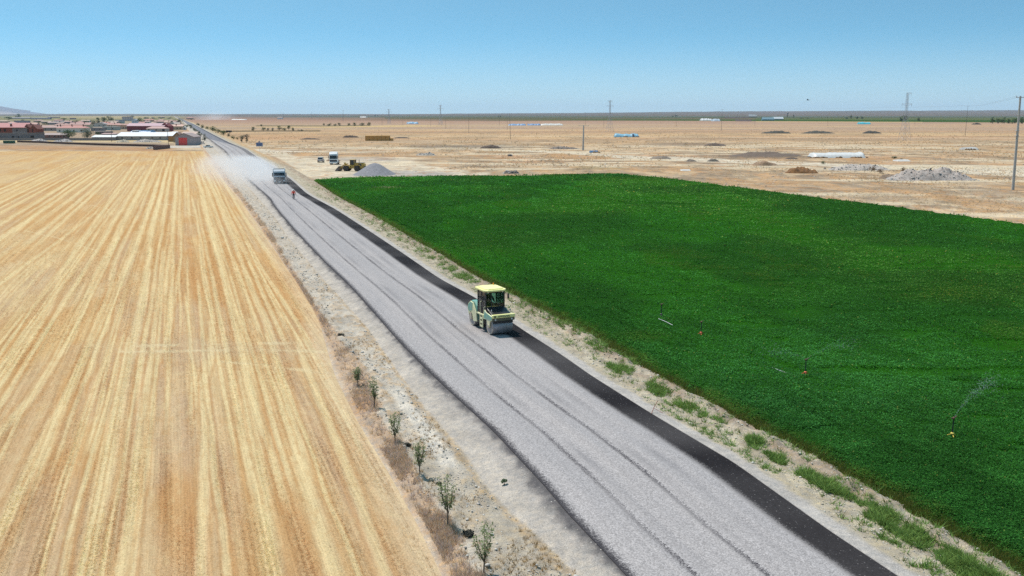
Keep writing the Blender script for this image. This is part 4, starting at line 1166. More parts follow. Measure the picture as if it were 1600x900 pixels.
b = MB(); b.tube([(0, .62, 1.24), (0, .48, 1.92)], .04, 10); b.lathe([(-.02, .19), (.02, .19), (.02, .16), (-.02, .16)], (0, .47, 1.93), 'z', 24); b.build('steering_wheel', BLACK, cab, True)
ROLL.scale = (.87, 1, 1)
# driver, seated
pos = t.matrix_basis @ Vector((0, 0, 0))
loc = Matrix.Translation((cx_, cy_, ZR+.065)) @ Matrix.Rotation(hr, 4, 'Z') @ Vector((0, -.16, 0))
S = 1.80
JS = dict(pelvis=(0, 0, S+.08), chest=(0, -.04, S+.46), neck=(0, -.02, S+.60), head=(0, 0, S+.68), crown=(0, .01, S+.80),
          shL=(.19, -.03, S+.50), elL=(.26, .14, S+.26), wrL=(.14, .40, S+.22), haL=(.12, .47, S+.22),
          shR=(-.19, -.03, S+.50), elR=(-.26, .14, S+.26), wrR=(-.14, .40, S+.22), haR=(-.12, .47, S+.22),
          hipL=(.10, .02, S+.04), knL=(.15, .44, S+.06), anL=(.14, .50, S-.38), toL=(.14, .64, S-.42),
          hipR=(-.10, .02, S+.04), knR=(-.15, .44, S+.06), anR=(-.14, .50, S-.38), toR=(-.14, .64, S-.42), face=(0, 1, 0))
person(tuple(loc), hr, 'driver in dark clothes sitting inside the glazed roller cab', JS, M((.03, .04, .07), .9, name='navy_cloth'), M((.03, .03, .04), .9, name='dark_cloth'), M((.02, .02, .025), .5, name='dark_cap'))

# ================================================================ WORKER ON THE ROAD
wx, wy = G(459, 311.5, ZR+.06)
JW = dict(pelvis=(0, 0, .98), chest=(0, .01, 1.34), neck=(0, .01, 1.50), head=(0, .02, 1.58), crown=(0, .03, 1.72),
          shL=(.20, .0, 1.42), elL=(.30, -.02, 1.14), wrL=(.36, .06, .90), haL=(.37, .08, .83),
          shR=(-.20, .0, 1.42), elR=(-.31, -.01, 1.14), wrR=(-.36, .08, .90), haR=(-.37, .10, .83),
          hipL=(.10, 0, .92), knL=(.12, .12, .50), anL=(.12, .06, .09), toL=(.13, .24, .04),
          hipR=(-.10, 0, .92), knR=(-.11, .0, .50), anR=(-.11, -.20, .10), toR=(-.11, -.04, .04), face=(0, 1, 0))
person((wx, wy, ZR+.075), hr, 'worker in orange red jacket and white hard hat walking on the gravel road', JW, M((.85, .07, .03), .8, .06, name='orange_cloth'), M((.035, .035, .05), .9, name='dark_cloth'), M((.8, .8, .78), .4, name='white_plastic'))

# ================================================================ GRAVEL TRUCK
WBLUE = M((.40, .45, .50), .35, .06, 3, name='white_blue_paint', dirt=(.4, .36, .3), dirt_amt=.3)
WHITE = M((.74, .75, .75), .35, .04, 3, name='white_paint', dirt=(.5, .46, .4), dirt_amt=.2)
DGREY = M((.05, .055, .065), .5, .15, name='dark_grey')
CHROME = M((.5, .5, .5), .2, .05, metal=.9, name='chrome')
LAMP = M((.9, .9, .88), .1, .0, name='lamp_glass2')
def truck_cab(t, y1, h, mat, depth=2.1, w=1.22, tall=False):
    """front face at y1, facing +Y"""
    y0 = y1-depth; z0 = .62
    b = MB()
    b.prism([(y0, z0+.25), (y0, h-.12), (y0+.12, h), (y1-.50, h), (y1-.16, h-.30), (y1-.04, 1.72), (y1, 1.55), (y1, z0), (y1-.1, z0-.02), (y1-.35, z0+.25)], -w, w, 'x', c=.06)
    cab = b.build('cab', mat, t, True)
    wt = h-.62 if not tall else h-1.0
    b = MB(); fy = lambda z: y1-.16+(h-.30-z)*(.12/(h-.30-1.72))
    b.prism([(fy(1.80)+.01, 1.80), (fy(wt)+.01, wt), (fy(wt)-.02, wt), (fy(1.80)-.02, 1.80)], -w+.10, w-.10, 'x'); b.build('windscreen', GLASS, cab)
    for s in (-1, 1):
        b = MB(); x = s*(w-.005)
        b.prism([(y1-.30, 1.72), (y1-.42, wt-.05), (y1-1.25, wt-.05), (y1-1.25, 1.78)], min(x, x+.02*s), max(x, x+.02*s), 'x'); b.build('side_window', GLASS, cab)
        b = MB(); b.tube([(s*w, y1-.2, wt-.02), (s*(w+.22), y1-.02, wt-.02)], .02, 8); b.tube([(s*w, y1-.2, wt-.8), (s*(w+.22), y1-.02, wt-.75)], .02, 8)
        b.box(s*(w+.22)-.10, s*(w+.22)+.10, y1-.08, y1+.06, wt-.85, wt+.02, .03); b.build('mirror', DGREY, cab)
    b = MB()
    b.box(-w+.12, w-.12, y1-.01, y1+.035, .90, 1.52, .01)
    for k in range(4): b.box(-w+.24, w-.24, y1+.03, y1+.055, 1.04+k*.12, 1.09+k*.12)
    b.build('grille', DGREY, cab)
    b = MB(); b.box(-w-.01, w+.01, y1-.3, y1+.09, .38, .88, .05); bp_ = b.build('bumper', DGREY if not tall else mat, t)
    for s in (-1, 1):
        b = MB(); b.box(s*(w-.24)-.17, s*(w-.24)+.17, y1+.085, y1+.115, .60, .80, .01); b.build('headlight', LAMP, t)
    b = MB(); b.box(-.26, .26, y1+.09, y1+.10, .45, .56); b.build('number_plate', WHITE, bp_)
    return cab
tx, ty = G(437, 287.5, ZR+.06)
d_t = Vector((math.sin(math.radians(14)), -math.cos(math.radians(14)), 0)); hb = math.atan2(-d_t.x, d_t.y)
t = thing('tipper_truck', (tx-d_t.x*3.6, ty-d_t.y*3.6, ZR+.06), 'white and dark fronted tipper truck with lit headlights raising dust on the road', 'truck', rz=hb)
truck_cab(t, 3.6, 3.05, WBLUE)
b = MB(); b.prism([(3.2, 2.95), (2.5, 3.10), (1.6, 3.05), (1.6, 3.0), (3.2, 2.93)], -1.15, 1.15, 'x', c=.02); b.build('roof_visor', WHITE, t)
b = MB(); b.box(-.45, .45, -3.9, 3.1, .62, .92, .02); b.build('chassis', DGREY, t)
b = MB(); b.box(-1.24, 1.24, -4.2, 1.32, 1.15, 1.28)
for s in (-1, 1):
    b.box(s*1.24-.04, s*1.24+.04, -4.2, 1.32, 1.28, 2.95)
    for k in range(7): b.box(s*1.28-.04, s*1.28+.04, -4.1+k*.86, -3.98+k*.86, 1.25, 2.9)
    b.box(s*1.26-.07, s*1.26+.07, -4.2, 1.32, 2.9, 3.05)
b.box(-1.24, 1.24, 1.24, 1.34, 1.28, 3.22, .01); b.box(-1.24, 1.24, -4.24, -4.16, 1.28, 2.7); b.prism([(1.3, 3.2), (2.1, 3.28), (2.1, 3.22), (1.3, 3.12)], -1.2, 1.2, 'x')
b.build('tipper_body', M((.42, .46, .48), .5, .12, 2, name='grey_body', dirt=(.4, .36, .3), dirt_amt=.4), t)
b = MB(); b.prism([(-4.0, 2.6), (-1.4, 3.1), (1.1, 2.7), (1.1, 1.35), (-4.0, 1.35)], -1.15, 1.15, 'x', c=.25); b.build('gravel_load', M(A(160, 158, 158), .9, .3, 12, name='gravel', bump=.5), t)
for y in (2.3, -1.6, -2.95):
    for s in (-1, 1): wheel(t, (s*1.02, y, .52), .52, .36 if y > 0 else .5)
for s in (-1, 1):
    b = MB(); b.prism([(1.62, 1.05), (2.98, 1.05), (2.98, .80), (2.84, .80), (2.72, .98), (1.88, .98), (1.76, .80), (1.62, .8)], s*1.0-.24, s*1.0+.24, 'x'); b.build('mudguard', DGREY, t)

# ================================================================ WHITE TRACTOR TRUCK AND CAR IN THE YARD
tx, ty = G(521, 257.3, 0)
dd2 = math.radians(3); fwd = Vector((math.sin(dd2), -math.cos(dd2), 0)); hb = math.atan2(-fwd.x, fwd.y)
t = thing('lorry', (tx-fwd.x*3, ty-fwd.y*3, 0), 'tall white lorry tractor with dark windscreen parked in the gravel yard', 'truck', rz=hb)
truck_cab(t, 3.0, 3.75, WHITE, 2.3, 1.25, True)
b = MB(); b.box(-1.1, 1.1, .9, 2.2, 3.72, 3.98, .10); b.build('roof_fairing', WHITE, t)
b = MB(); b.box(-1.15, 1.15, 2.84, 3.06, 2.74, 2.90, .02); b.build('sun_visor', DGREY, t)
b = MB(); b.box(-.45, .45, -3.0, 2.6, .66, .92, .02); b.cyl((0, -1.7, 1.02), .5, .12, 'z', 20); b.build('chassis', DGREY, t)
for s in (-1, 1):
    b = MB(); b.box(s*1.0-.25, s*1.0+.25, -.6, 1.1, .45, .95, .06); b.build('fuel_tank', STEEL, t)
    b = MB(); b.box(s*1.2-.03, s*1.2+.03, .35, .75, 1.0, 3.5, .01); b.build('side_fairing', WHITE, t)
for y in (1.7, -1.7):
    for s in (-1, 1): wheel(t, (s*1.02, y, .51), .51, .34 if y > 0 else .5)

def car(px, py, rz, label, paint, pickup=False, van=False, name='parked_car', sc=1.0):
    x, y = G(px, py, 0)
    t = thing(name, (x, y, 0), label, 'car' if not pickup else 'pickup', rz=rz); t.scale = (sc,)*3
    b = MB(); L = 2.2
    if pickup: body = [(-2.6, .45), (-2.6, 1.02), (2.5, 1.02), (2.62, .75), (2.6, .42), (-2.4, .40)]
    else: body = [(-L, .42), (-L-.02, .95), (-L+.25, 1.05), (L-1.0, 1.0), (L-.1, .80), (L, .62), (L-.02, .38), (-L+.1, .36)]
    b.prism(body, -.88, .88, 'x', c=.06); bd = b.build('body', paint, t, True)
    b = MB()
    if pickup: cabp = [(-.75, 1.0), (-.65, 1.68), (.75, 1.70), (1.45, 1.0)]
    else: cabp = [(-L+.12, 1.0), (-L+.45, 1.62), (.35, 1.66), (1.25, 1.0)]
    b.prism(cabp, -.78, .78, 'x', c=.10); b.build('cabin', GLASS, t, True)
    b = MB(); z = 1.63; b.prism([(cabp[1][0]-.03, z), (cabp[1][0]+.02, z+.10), (cabp[2][0]+.0, z+.11), (cabp[2][0]+.1, z)], -.74, .74, 'x', c=.05); b.build('roof', paint, t, True)
    b = MB()
    for s in (-1, 1):
        for a, c in ((cabp[0], cabp[1]), (cabp[2], cabp[3])): b.tube([(s*.80, a[0], a[1]), (s*.73, c[0], c[1]+.03)], .04, 6)
        b.tube([(s*.81, (cabp[0][0]+cabp[3][0])/2, 1.0), (s*.74, (cabp[1][0]+cabp[2][0])/2, 1.66)], .035, 6)
    b.build('pillars', paint, t) if False else b.build('door_frame', paint, t)
    if pickup:
        b = MB(); b.box(-.80, .80, -2.5, -.85, 1.025, 1.04); b.build('load_bed', DGREY, t)
    b = MB(); b.box(-.9, .9, -L-.12 if not pickup else -2.68, -L+.1 if not pickup else -2.5, .38, .60, .03); b.box(-.9, .9, (L if not pickup else 2.6)-.12, (L if not pickup else 2.6)+.07, .36, .58, .03); b.build('bumper', DGREY, t)
    e = 2.6 if pickup else L
    for s in (-1, 1):
        b = MB(); b.box(s*.68-.14, s*.68+.14, e-.06, e+.01, .64, .78, .01); b.build('headlight', LAMP, t)
        b = MB(); b.box(s*.72-.1, s*.72+.1, -e-.045, -e+.02, .72, .92, .01); b.build('tail_light', M((.35, .02, .02), .2, name='red_lamp'), t)
    b = MB(); b.box(-.25, .25, -e-.05, -e-.02, .68, .80); b.build('number_plate', WHITE, t)
    for yy in (-1.35, 1.38):
        for s in (-1, 1): wheel(t, (s*.80, yy, .33), .33, .22)
    return t
car(501.5, 253.6, math.radians(4), 'grey hatchback parked beside the white lorry in the yard', M((.42, .43, .44), .35, .05, metal=.2, name='grey_metallic'))
car(325.5, 231.2, math.radians(84), 'white pickup standing at the road junction below the red doored barn', M((.62, .66, .66), .35, .05, name='white_car_paint'), pickup=True, name='pickup_truck', sc=.82)

# ================================================================ WHEEL LOADER
YL = M((.46, .30, .055), .5, .15, 3, name='loader_yellow', dirt=(.10, .08, .05), dirt_amt=.6)
lx, ly = G(551, 267.3, 0)
t = thing('wheel_loader', (lx, ly, 0), 'old yellow wheel loader with lowered bucket beside the gravel heap', 'wheel loader', rz=math.radians(76))
for y in (1.55, -1.75):
    for s in (-1, 1): wheel(t, (s*1.05, y, .80), .80, .55, .42, YL)
b = MB(); b.box(-.65, .65, .5, 2.4, .75, 1.45, .06); b.box(-1.3, 1.3, .95, 2.1, 1.52, 1.62, .02); b.prism([(1.9, 1.4), (2.5, 2.3), (2.2, 2.35), (1.3, 1.5)], -.35, .35, 'x'); b.build('front_frame', YL, t)
b = MB(); b.box(-.75, .75, -3.6, .3, .75, 1.5, .06); b.prism([(-3.75, 1.0), (-3.7, 2.0), (-3.3, 2.25), (-.9, 2.3), (-.9, 1.5), (-3.6, 1.0)], -.72, .72, 'x', c=.08); b.build('rear_frame', YL, t)
b = MB(); b.box(-.73, .73, -3.4, -1.3, 2.28, 2.36, .02); b.box(-.74, .74, -3.0, -2.0, 1.55, 2.05, .01); b.build('engine_grille', DGREY, t)
b = MB(); b.box(-.80, .80, -3.95, -3.6, .7, 1.35, .08); b.build('counterweight', BLACK, t)
for s in (-1, 1):
    b = MB(); b.prism([(-2.6, 1.62), (-2.4, 1.78), (-1.1, 1.78), (-.8, 1.5), (-.9, 1.46), (-1.15, 1.68), (-2.4, 1.68)], s*1.05-.28, s*1.05+.28, 'x'); b.build('mudguard', YL, t)
    b = MB(); b.tube([(s*.55, 1.5, 2.05), (s*.55, 2.7, 1.5), (s*.55, 3.6, .55)], .12, 8); b.build('lift_arm', YL, t)
    b = MB(); b.tube([(s*.55, 1.2, 1.1), (s*.55, 2.5, 1.3)], .08, 8); b.build('hydraulic_ram', CHROME, t)
b = MB(); b.prism([(3.5, .75), (3.45, 1.35), (3.6, 1.35), (3.72, .85), (3.95, .22), (4.75, .10), (4.75, .02), (3.85, .05), (3.55, .35)], -1.35, 1.35, 'x')
for s in (-1, 1): b.prism([(3.5, 1.35), (3.6, .3), (3.9, .04), (4.75, .04), (4.2, .75)], s*1.36-.04, s*1.36+.04, 'x')
b.build('bucket', M((.16, .13, .12), .6, .3, name='rusty_steel'), t)
b = MB(); b.box(-.70, .70, -.85, .50, 1.5, 1.75, .03)
for s in (-1, 1):
    for y in (-.8, .42): b.box(s*.68-.05, s*.68+.05, y-.05, y+.05, 1.7, 3.1)
b.box(-.80, .80, -.95, .62, 3.08, 3.2, .04); cab = b.build('cab', YL, t)
b = MB(); b.box(-.67, .67, -.78, .40, 1.75, 3.06); b.build('cab_window', GLASS, cab)
b = MB(); b.tube([(.3, -1.9, 2.3), (.3, -1.9, 3.1), (.3, -2.0, 3.2)], .07, 10); b.build('exhaust', BLACK, t, True)

# ================================================================ HEAPS
def heap(name, x0, x1, ytop, ybase, rgb, label, cat, depth=None, seed=0, rough=.25, peaks=None, z0=0.0, group=None, dark=None):
    """mound between photo columns x0..x1 standing on row ybase"""
    pm = PXM((x0+x1)/2, ybase, 0); w = (x1-x0)/pm; h = max((ybase-ytop)/pm, .25)
    cx, cy = G((x0+x1)/2, ybase, 0); d = depth or max(min(w*.45, 14), 1.2)
    nx, ny = 44, 18
    gx = np.linspace(-1, 1, nx); gy = np.linspace(-1, 1, ny)
    GX, GY = np.meshgrid(gx, gy)
    r = np.sqrt(GX**2+GY**2)
    if peaks == 'cone': H = np.clip(1-r, 0, 1)*1.06; H = np.where(H > .82, .82+(H-.82)*.55, H)+.05*np.exp(-((GX-.35)/.12)**2)*np.clip(1-r, 0, 1)
    elif peaks == 'flat': H = sstep(1, .72, r)*(.7+.3*fbm(GX*3+seed, GY*3, 3))
    else: H = np.clip(1-r**2, 0, 1)**.8*(.35+1.0*fbm(GX*(w/3.2)*.5+seed*3.1, GY*1.6+seed, 3))
    H = H+(fbm(GX*w*1.2+seed, GY*d*1.2, 3)-.5)*rough*sstep(1.0, .7, r)
    H = H/max(H.max(), .1)
    V = np.stack([GX*w/2, GY*d/2, H*h-.06], -1).reshape(-1, 3)
    m = M(rgb, .95, .35, 2.5 if w < 30 else .9, name='heap_soil', bump=.6, dirt=dark, dirt_amt=.7)
    o = fast(name, V, grid_faces(ny, nx), m, smooth=True)
    o.location = (cx, cy+d/2*.8, z0)
    if name == 'rubble_heap':
        k = int(min(700, 90+w*d*2.2)); ii = RNG.integers(0, len(V), k); q = V[ii]+RNG.normal(0, .12, (k, 3))*np.array((1, 1, .2))
        r_ = rocks('stones', q, np.clip(RNG.lognormal(-2.0, .5, k), .06, .35), stone_cols(k, (150, 140, 132), (248, 242, 234)), '')
        del r_['kind'];  r_.parent = o
        if 'label' in r_: del r_['label']
    return tag(o, label, cat, group)
gv = A(150, 148, 152)
heap('gravel_heap', 545, 614, 256.5, 275, gv, 'big conical heap of grey road gravel behind the crop edge', 'gravel heap', depth=17, peaks='cone', rough=.02, seed=2)
DK = A(105, 88, 76); DK2 = A(118, 100, 84)
heap('earth_heap', 749, 784, 226, 232, DK, 'dark brown peaked heap of earth beside the pale track', 'earth heap', seed=1)
heap('earth_heap', 534, 560, 211.2, 215, DK, 'low dark heap next to the straw bale stack', 'earth heap', seed=2)
heap('earth_heap', 611, 642, 213.6, 216.2, DK2, 'long low brown mound trailing from the end of the bale stack', 'earth heap', seed=3)
heap('earth_heap', 466, 500, 215.3, 218, DK, 'flat dark mound beyond the yard, between sign and bales', 'earth heap', seed=4)
heap('manure_heap', 1190, 1239, 204, 208.6, A(88, 84, 74), 'dark lumpy manure heap, first of the row below the teal farm', 'manure heap', seed=5, group='dark manure heaps on the plain')
heap('manure_heap', 1255, 1308, 204, 208.6, A(88, 84, 74), 'longest dark manure heap, in the middle of the row on the plain', 'manure heap', seed=6, group='dark manure heaps on the plain')
heap('manure_heap', 1349, 1379, 204, 208.6, A(84, 80, 72), 'short dark manure heap nearest to the tall pylon', 'manure heap', seed=7, group='dark manure heaps on the plain')
heap('manure_heap', 1519, 1535, 191.6, 194.6, A(84, 74, 64), 'tiny dark heap just below the green field strip', 'manure heap', seed=8, group='dark manure heaps on the plain')
heap('earth_heap', 1100, 1136, 223, 228.2, A(128, 110, 98), 'smooth grey brown mound standing alone before the teal farm', 'earth heap', seed=9)
heap('earth_heap', 1140, 1262, 237, 245, A(124, 106, 92), 'broad flat spread of dark soil beside the white plastic cover', 'earth heap', seed=10, rough=.4)
heap('earth_heap', 1226, 1250, 245.6, 249, A(116, 100, 88), 'small dark soil mound between flat spread and pale track', 'earth heap', seed=11)
heap('earth_heap', 1176, 1218, 251.5, 259, A(182, 150, 120), 'rounded tan mound beside the track', 'earth heap', seed=12, rough=.1)
heap('earth_heap', 1105, 1125, 247.5, 252.5, A(150, 138, 124), 'small grey mound on the near edge of the track', 'earth heap', seed=13)
heap('earth_heap', 1072, 1090, 248.5, 252.5, A(150, 136, 122), 'second small grey mound on the near edge of the track', 'earth heap', seed=14)
heap('earth_heap', 1015, 1050, 243.2, 248.2, A(160, 144, 128), 'ridge of grey rubble soil along the track by the lone mound', 'earth heap', seed=15, rough=.4)
heap('manure_heap', 1228, 1282, 260.5, 271, A(158, 112, 66), 'rough orange brown pile of clods above the crop corner', 'manure heap', seed=16, rough=.6, dark=A(80, 56, 36))
heap('rubble_heap', 1300, 1396, 256.5, 266, A(205, 192, 180), 'pale whitish rubble bank behind the brush on the plain', 'rubble heap', seed=17, rough=.5)
heap('rubble_heap', 1393, 1532, 262, 281.5, A(176, 162, 152), 'biggest grey and white rubble heap near the concrete pole', 'rubble heap', seed=18, rough=.5, dark=A(226, 216, 206))
heap('earth_heap', 1375, 1410, 271.5, 279, A(158, 134, 112), 'brown mound at the foot of the biggest rubble heap', 'earth heap', seed=19)
heap('rubble_heap', 793, 801, 241, 244, DK, 'tiny dark lump in the dry scrub', 'earth heap', seed=20)
heap('rubble_heap', 650, 680, 237.5, 243, A(200, 190, 178), 'whitish rubble patch in scrub behind the gravel heap', 'rubble heap', seed=21, rough=.6)
heap('rubble_heap', 785, 812, 266, 271.5, A(150, 138, 128), 'grey stone pile close behind the crop edge', 'rubble heap', seed=22, rough=.4)
heap('rubble_heap', 858, 905, 228.8, 232.8, A(140, 128, 118), 'long grey rubble ridge behind the dark peaked heap', 'rubble heap', seed=23, rough=.4)
heap('earth_heap', 508, 532, 247.5, 251.5, A(150, 120, 96), 'low brown bank behind the parked white lorry', 'earth heap', seed=24)
heap('rubble_heap', 44, 74, 216.6, 221.6, A(208, 198, 192), 'whitish rubble before the garden wall, by the brick house', 'rubble heap', seed=25, rough=.6)
heap('rubble_heap', 80, 112, 216.8, 221.6, A(198, 190, 186), 'greyish white rubble before the garden wall, by the big bushes', 'rubble heap', seed=26, rough=.6)
heap('rubble_heap', 178, 202, 217.6, 222.4, A(220, 206, 180), 'cream rubble pile below the long white roofed shed', 'rubble heap', seed=27, rough=.6)
heap('rubble_heap', 204, 250, 217, 222.5, A(196, 186, 176), 'long grey rubble pile below the long white roofed shed', 'rubble heap', seed=28, rough=.6)
heap('rubble_heap', 304, 320, 219, 225.5, A(205, 192, 180), 'pale stones heaped beside the barn with red doors', 'rubble heap', seed=29, rough=.6)
heap('rubble_heap', 226, 246, 228.6, 232.6, A(200, 184, 168), 'small pale rubble scatter behind the brown wall end', 'rubble heap', seed=30, rough=.6)

# covered stacks
def covered(x0, x1, ytop, ybase, rgb, label, cat, seed=0, depth=6, second=None, base=True):
    pm = PXM((x0+x1)/2, ybase, 0); w = (x1-x0)/pm; h = (ybase-ytop)/pm
    cx, cy = G((x0+x1)/2, ybase, 0)
    t = thing('covered_stack', (cx, cy+depth/2, 0), label, cat)
    nx, ny = 60, 16
    GX, GY = np.meshgrid(np.linspace(-1, 1, nx), np.linspace(-1, 1, ny))
    H = sstep(1, .86, np.abs(GX)+.12*(vnoise(GY*2+seed, GX*0)-.5))*np.sqrt(np.clip(1-GY**2, 0, 1))
    H = H*(.70+.30*vnoise(GX*w*.22+seed, GY*0+seed))+(fbm(GX*w*.8, GY*4+seed, 3)-.5)*.14*(H > .1)
    H = H/H.max()
    o = fast('cover', np.stack([GX*w/2, GY*depth/2, H*h+.0], -1), grid_faces(ny, nx), M(rgb, .45, .06, .5, name='plastic_sheet', bump=.3), t, smooth=True)
    if base:
        b = MB(); rr = random.Random(seed)
        for k in range(int(w/1.3)+2):
            b.blob((-w/2+rr.random()*w, -depth/2-.1+rr.random()*.3, .12), (.5+.5*rr.random(), .4, .25+.3*rr.random()), seed+k, 4, rough=.3)
        b.build('weighting_soil', M(A(175, 140, 105), .95, .3, name='soil'), t)
    if second:
        b = MB(); a, c2, rgb2 = second
        b.box(-w/2+a*w, -w/2+c2*w, -depth/2-.1, depth/2*.3, 0, h*.92, .3); b.build('dark_flap', M(rgb2, .6, name='flap'), t)
    return t
covered(1271, 1355, 238, 247.2, A(246, 244, 238), 'long pile under bright white plastic with soil along its foot', 'silage pile', 1, 9)
covered(960, 999, 208.4, 214.4, A(150, 205, 228), 'stack under pale blue tarpaulin behind the concrete pole', 'covered stack', 2, 8, (.72, .78, (.10, .13, .2)))
covered(635, 653, 190.2, 193.6, A(140, 190, 222), 'far stack under blue tarpaulin beyond the bale stack', 'covered stack', 3, 14, base=False)
covered(794, 822, 193.2, 196.1, A(130, 172, 215), 'blue covered strip, the first of two end to end', 'covered stack', 4, 14, base=False)
covered(824, 845, 193.0, 196.0, A(120, 160, 205), 'blue covered strip, touching the long white one', 'covered stack', 5, 14, base=False)
covered(845, 880, 193.0, 195.9, A(240, 236, 226), 'long white covered strip at the end of the blue ones', 'covered stack', 6, 14, base=False)
covered(1343, 1361, 190.6, 194.2, A(90, 205, 222), 'turquoise tarpaulin stack on the edge of the green strip', 'covered stack', 7, 14, base=False)
covered(1509, 1530, 230.2, 234.2, A(212, 208, 200), 'small stack with pale grey sheet slipping off, near the wooden pole', 'covered stack', 8, 7)
covered(1402, 1424, 249.6, 252.4, A(238, 232, 222), 'low white sheet lying past the white plastic pile', 'plastic sheet', 9, 5, base=False)
covered(921, 935, 235.2, 238.8, A(70, 120, 160), 'crumpled dark blue sheet at the foot of the concrete pole', 'plastic sheet', 10, 3)
covered(1096, 1113, 184.9, 188.3, A(240, 240, 238), 'far white covered mound at the start of the green strip', 'covered stack', 11, 30, base=False)
covered(1114, 1126, 185.6, 189.4, A(190, 205, 215), 'far greyish blue covered mound next to the white one', 'covered stack', 12, 30, base=False)
covered(360, 383, 185.8, 187.2, A(244, 242, 232), 'far white strip on the plain past the road bend', 'covered stack', 13, 30, base=False)
covered(562, 572, 181.8, 183.4, A(236, 232, 225), 'tiny far white strip under the horizon', 'covered stack', 14, 50, base=False)
covered(201, 237, 203.4, 207.8, A(70, 130, 175), 'blue tarpaulin with white panel behind the long white roof', 'tarpaulin', 15, 12, (.15, .42, A(236, 236, 232)), base=False)
covered(1064, 1080, 264.9, 267.0, A(240, 235, 225), 'scrap of white sheet lying on pale soil near the track', 'plastic sheet', 16, 2.5, base=False)

# bale stack
pm = PXM(590, 220, 0); w = 38/pm; h = 8.0/pm
cx, cy = G(589.5, 220, 0)
t = thing('bale_stack', (cx, cy, 0), 'golden brown stack of square straw bales standing on the plain', 'bale stack')
bm_ = M(A(236, 182, 108), .95, .25, 3, name='straw', bump=.5)
nc, nr = 6, 3; rr = random.Random(4)
for i in range(nc):
    for k in range(nr):
        b = MB(); x0 = -w/2+i*w/nc; b.box(x0+.04, x0+w/nc-.04, rr.uniform(-.08, .08), 5+rr.uniform(-.1, .1), k*h/nr+.02, (k+1)*h/nr, .06); b.build('bale', bm_, t)
for k in range(2):
    b = MB(); b.box(w/2+.1, w/2+1.9, .5, 4, k*h/4, (k+1)*h/4, .06); b.build('bale', bm_, t)
# dark trailer
cx, cy = G(357, 207.6, 0); pm = PXM(357, 207.6, 0)
t = thing('trailer', (cx, cy, 0), 'black boxy trailer standing beyond the roadside bushes', 'trailer')
w = 8.2/pm
b = MB(); b.box(-w/2, w/2, 0, 2.4, .5, 2.1, .05); b.build('box_body', BLACK, t)
for s in (-.28, .28):
    b = MB(); b.cyl((s*w, .05, .35), .35, .2, 'y', 16); b.build('wheel', RUBBER, t, True)
# green container by the stubble edge
cx, cy = G(13, 224.2, 0); pm = PXM(13, 224.2, 0); w = 16/pm; h = 4.0/pm
t = thing('container', (cx, cy, 0), 'green metal container below the garden wall by the brick house', 'container')
b = MB(); b.box(-w/2, w/2, 0, 2.2, .05, h, .04)
for k in range(12): b.box(-w/2+(k+.3)*w/12, -w/2+(k+.6)*w/12, -.05, 0, .12, h-.1)
b.build('body', M(A(50, 110, 80), .5, .15, name='green_metal'), t)
b = MB(); b.box(-w/2-.06, w/2+.06, -.08, 2.26, h+.002, h+.1, .02); b.build('lid', M(A(70, 130, 95), .5, .1, name='green_metal2'), t)
# ================================================================ POLES AND PYLONS
WOODP = M((.12, .10, .085), .85, .2, 3, name='pole_wood')
GREYM = M((.36, .38, .40), .5, .1, name='galvanised')
def pole(xb, yb, xt, yt, label, kind='wood', arm=1.6, r=None, group='utility poles on the plain', rzz=0.0):
    x, y = G(xb, yb, 0); pm = PXM(xb, yb, 0)
    h = (yb-yt)/pm*1.02
    # the foot stands at (xb, yb); solve the top so the pole leans as seen
    pxt, pyt = proj(x, y, h); lean = (xt-pxt)/PXM(xb, yb, 0)
    t = thing('utility_pole', (x, y, 0), label, 'utility pole', group)
    r = r or (.13 if kind == 'wood' else .22)
    b = MB(); b.tube([(0, 0, -.1), (lean*.5, 0, h*.5), (lean, 0, h)], [r, r*.82, r*.62], 10); b.build('pole', WOODP if kind == 'wood' else CONC, t, True)
    a = Vector((math.cos(rzz), math.sin(rzz), 0))*arm/2
    b = MB(); b.tube([Vector((lean, 0, h-.25))-a, Vector((lean, 0, h-.25))+a], .08 if kind != 'wood' else .06, 6)
    b.build('crossarm', GREYM, t)
    for q in (-1, 0, 1):
        b = MB(); p = Vector((lean, 0, h-.2))+a*q*.92
        b.lathe([(0, .04), (.06, .09), (.1, .05), (.16, .09), (.2, .04), (.3, .03)], p, 'z', 8); b.build('insulator', M((.25, .2, .18), .3, name='insulator'), t, True)
    return t, Vector((x+lean, y, h)), a
P_big = pole(1582.5, 297, 1594.5, 156, 'thick grey concrete pole standing before the dry plain at the picture edge', 'conc', 1.7, .30, None)
b = MB()
for z in (12.2, 11.2): b.box(-.34+P_big[1].x-P_big[0].location.x-.0, .34+P_big[1].x-P_big[0].location.x, -.3, .3, z-.05, z+.05)
b.build('collar', GREYM, P_big[0])
P2 = pole(1508, 213, 1512.5, 167, 'lone wooden pole, tall, between the big concrete pole and tall pylon', 'wood', 2.4)
P3 = pole(1127, 204.3, 1128.5, 172, 'wooden pole standing before the teal farm sheds', 'wood', 2.4)
pole(1179.5, 197, 1180, 178.5, 'short far pole in front of the white roofed farm house', 'wood', 2.0)
tc_, _, _ = pole(911, 235, 912, 197, 'squat concrete pole with wide crossarm by the crumpled blue sheet', 'conc', 4.6, .42)
pole(914.5, 197, 915, 176, 'far pole rising right behind the squat concrete pole', 'wood', 2.4)
pole(943.5, 199.5, 943.5, 184, 'far short double pole beside the centre pylon', 'wood', 2.2)
pole(1056.5, 198.5, 1056.5, 182, 'far pole in front of the dark green far tree pair', 'wood', 2.2)
pole(797.5, 217.8, 796.5, 178.3, 'tall thin wooden pole in front of the blue covered strip', 'wood', 2.4)
pole(780.5, 196, 780.5, 182, 'far pole below the pair of round dark trees', 'wood', 2.2)
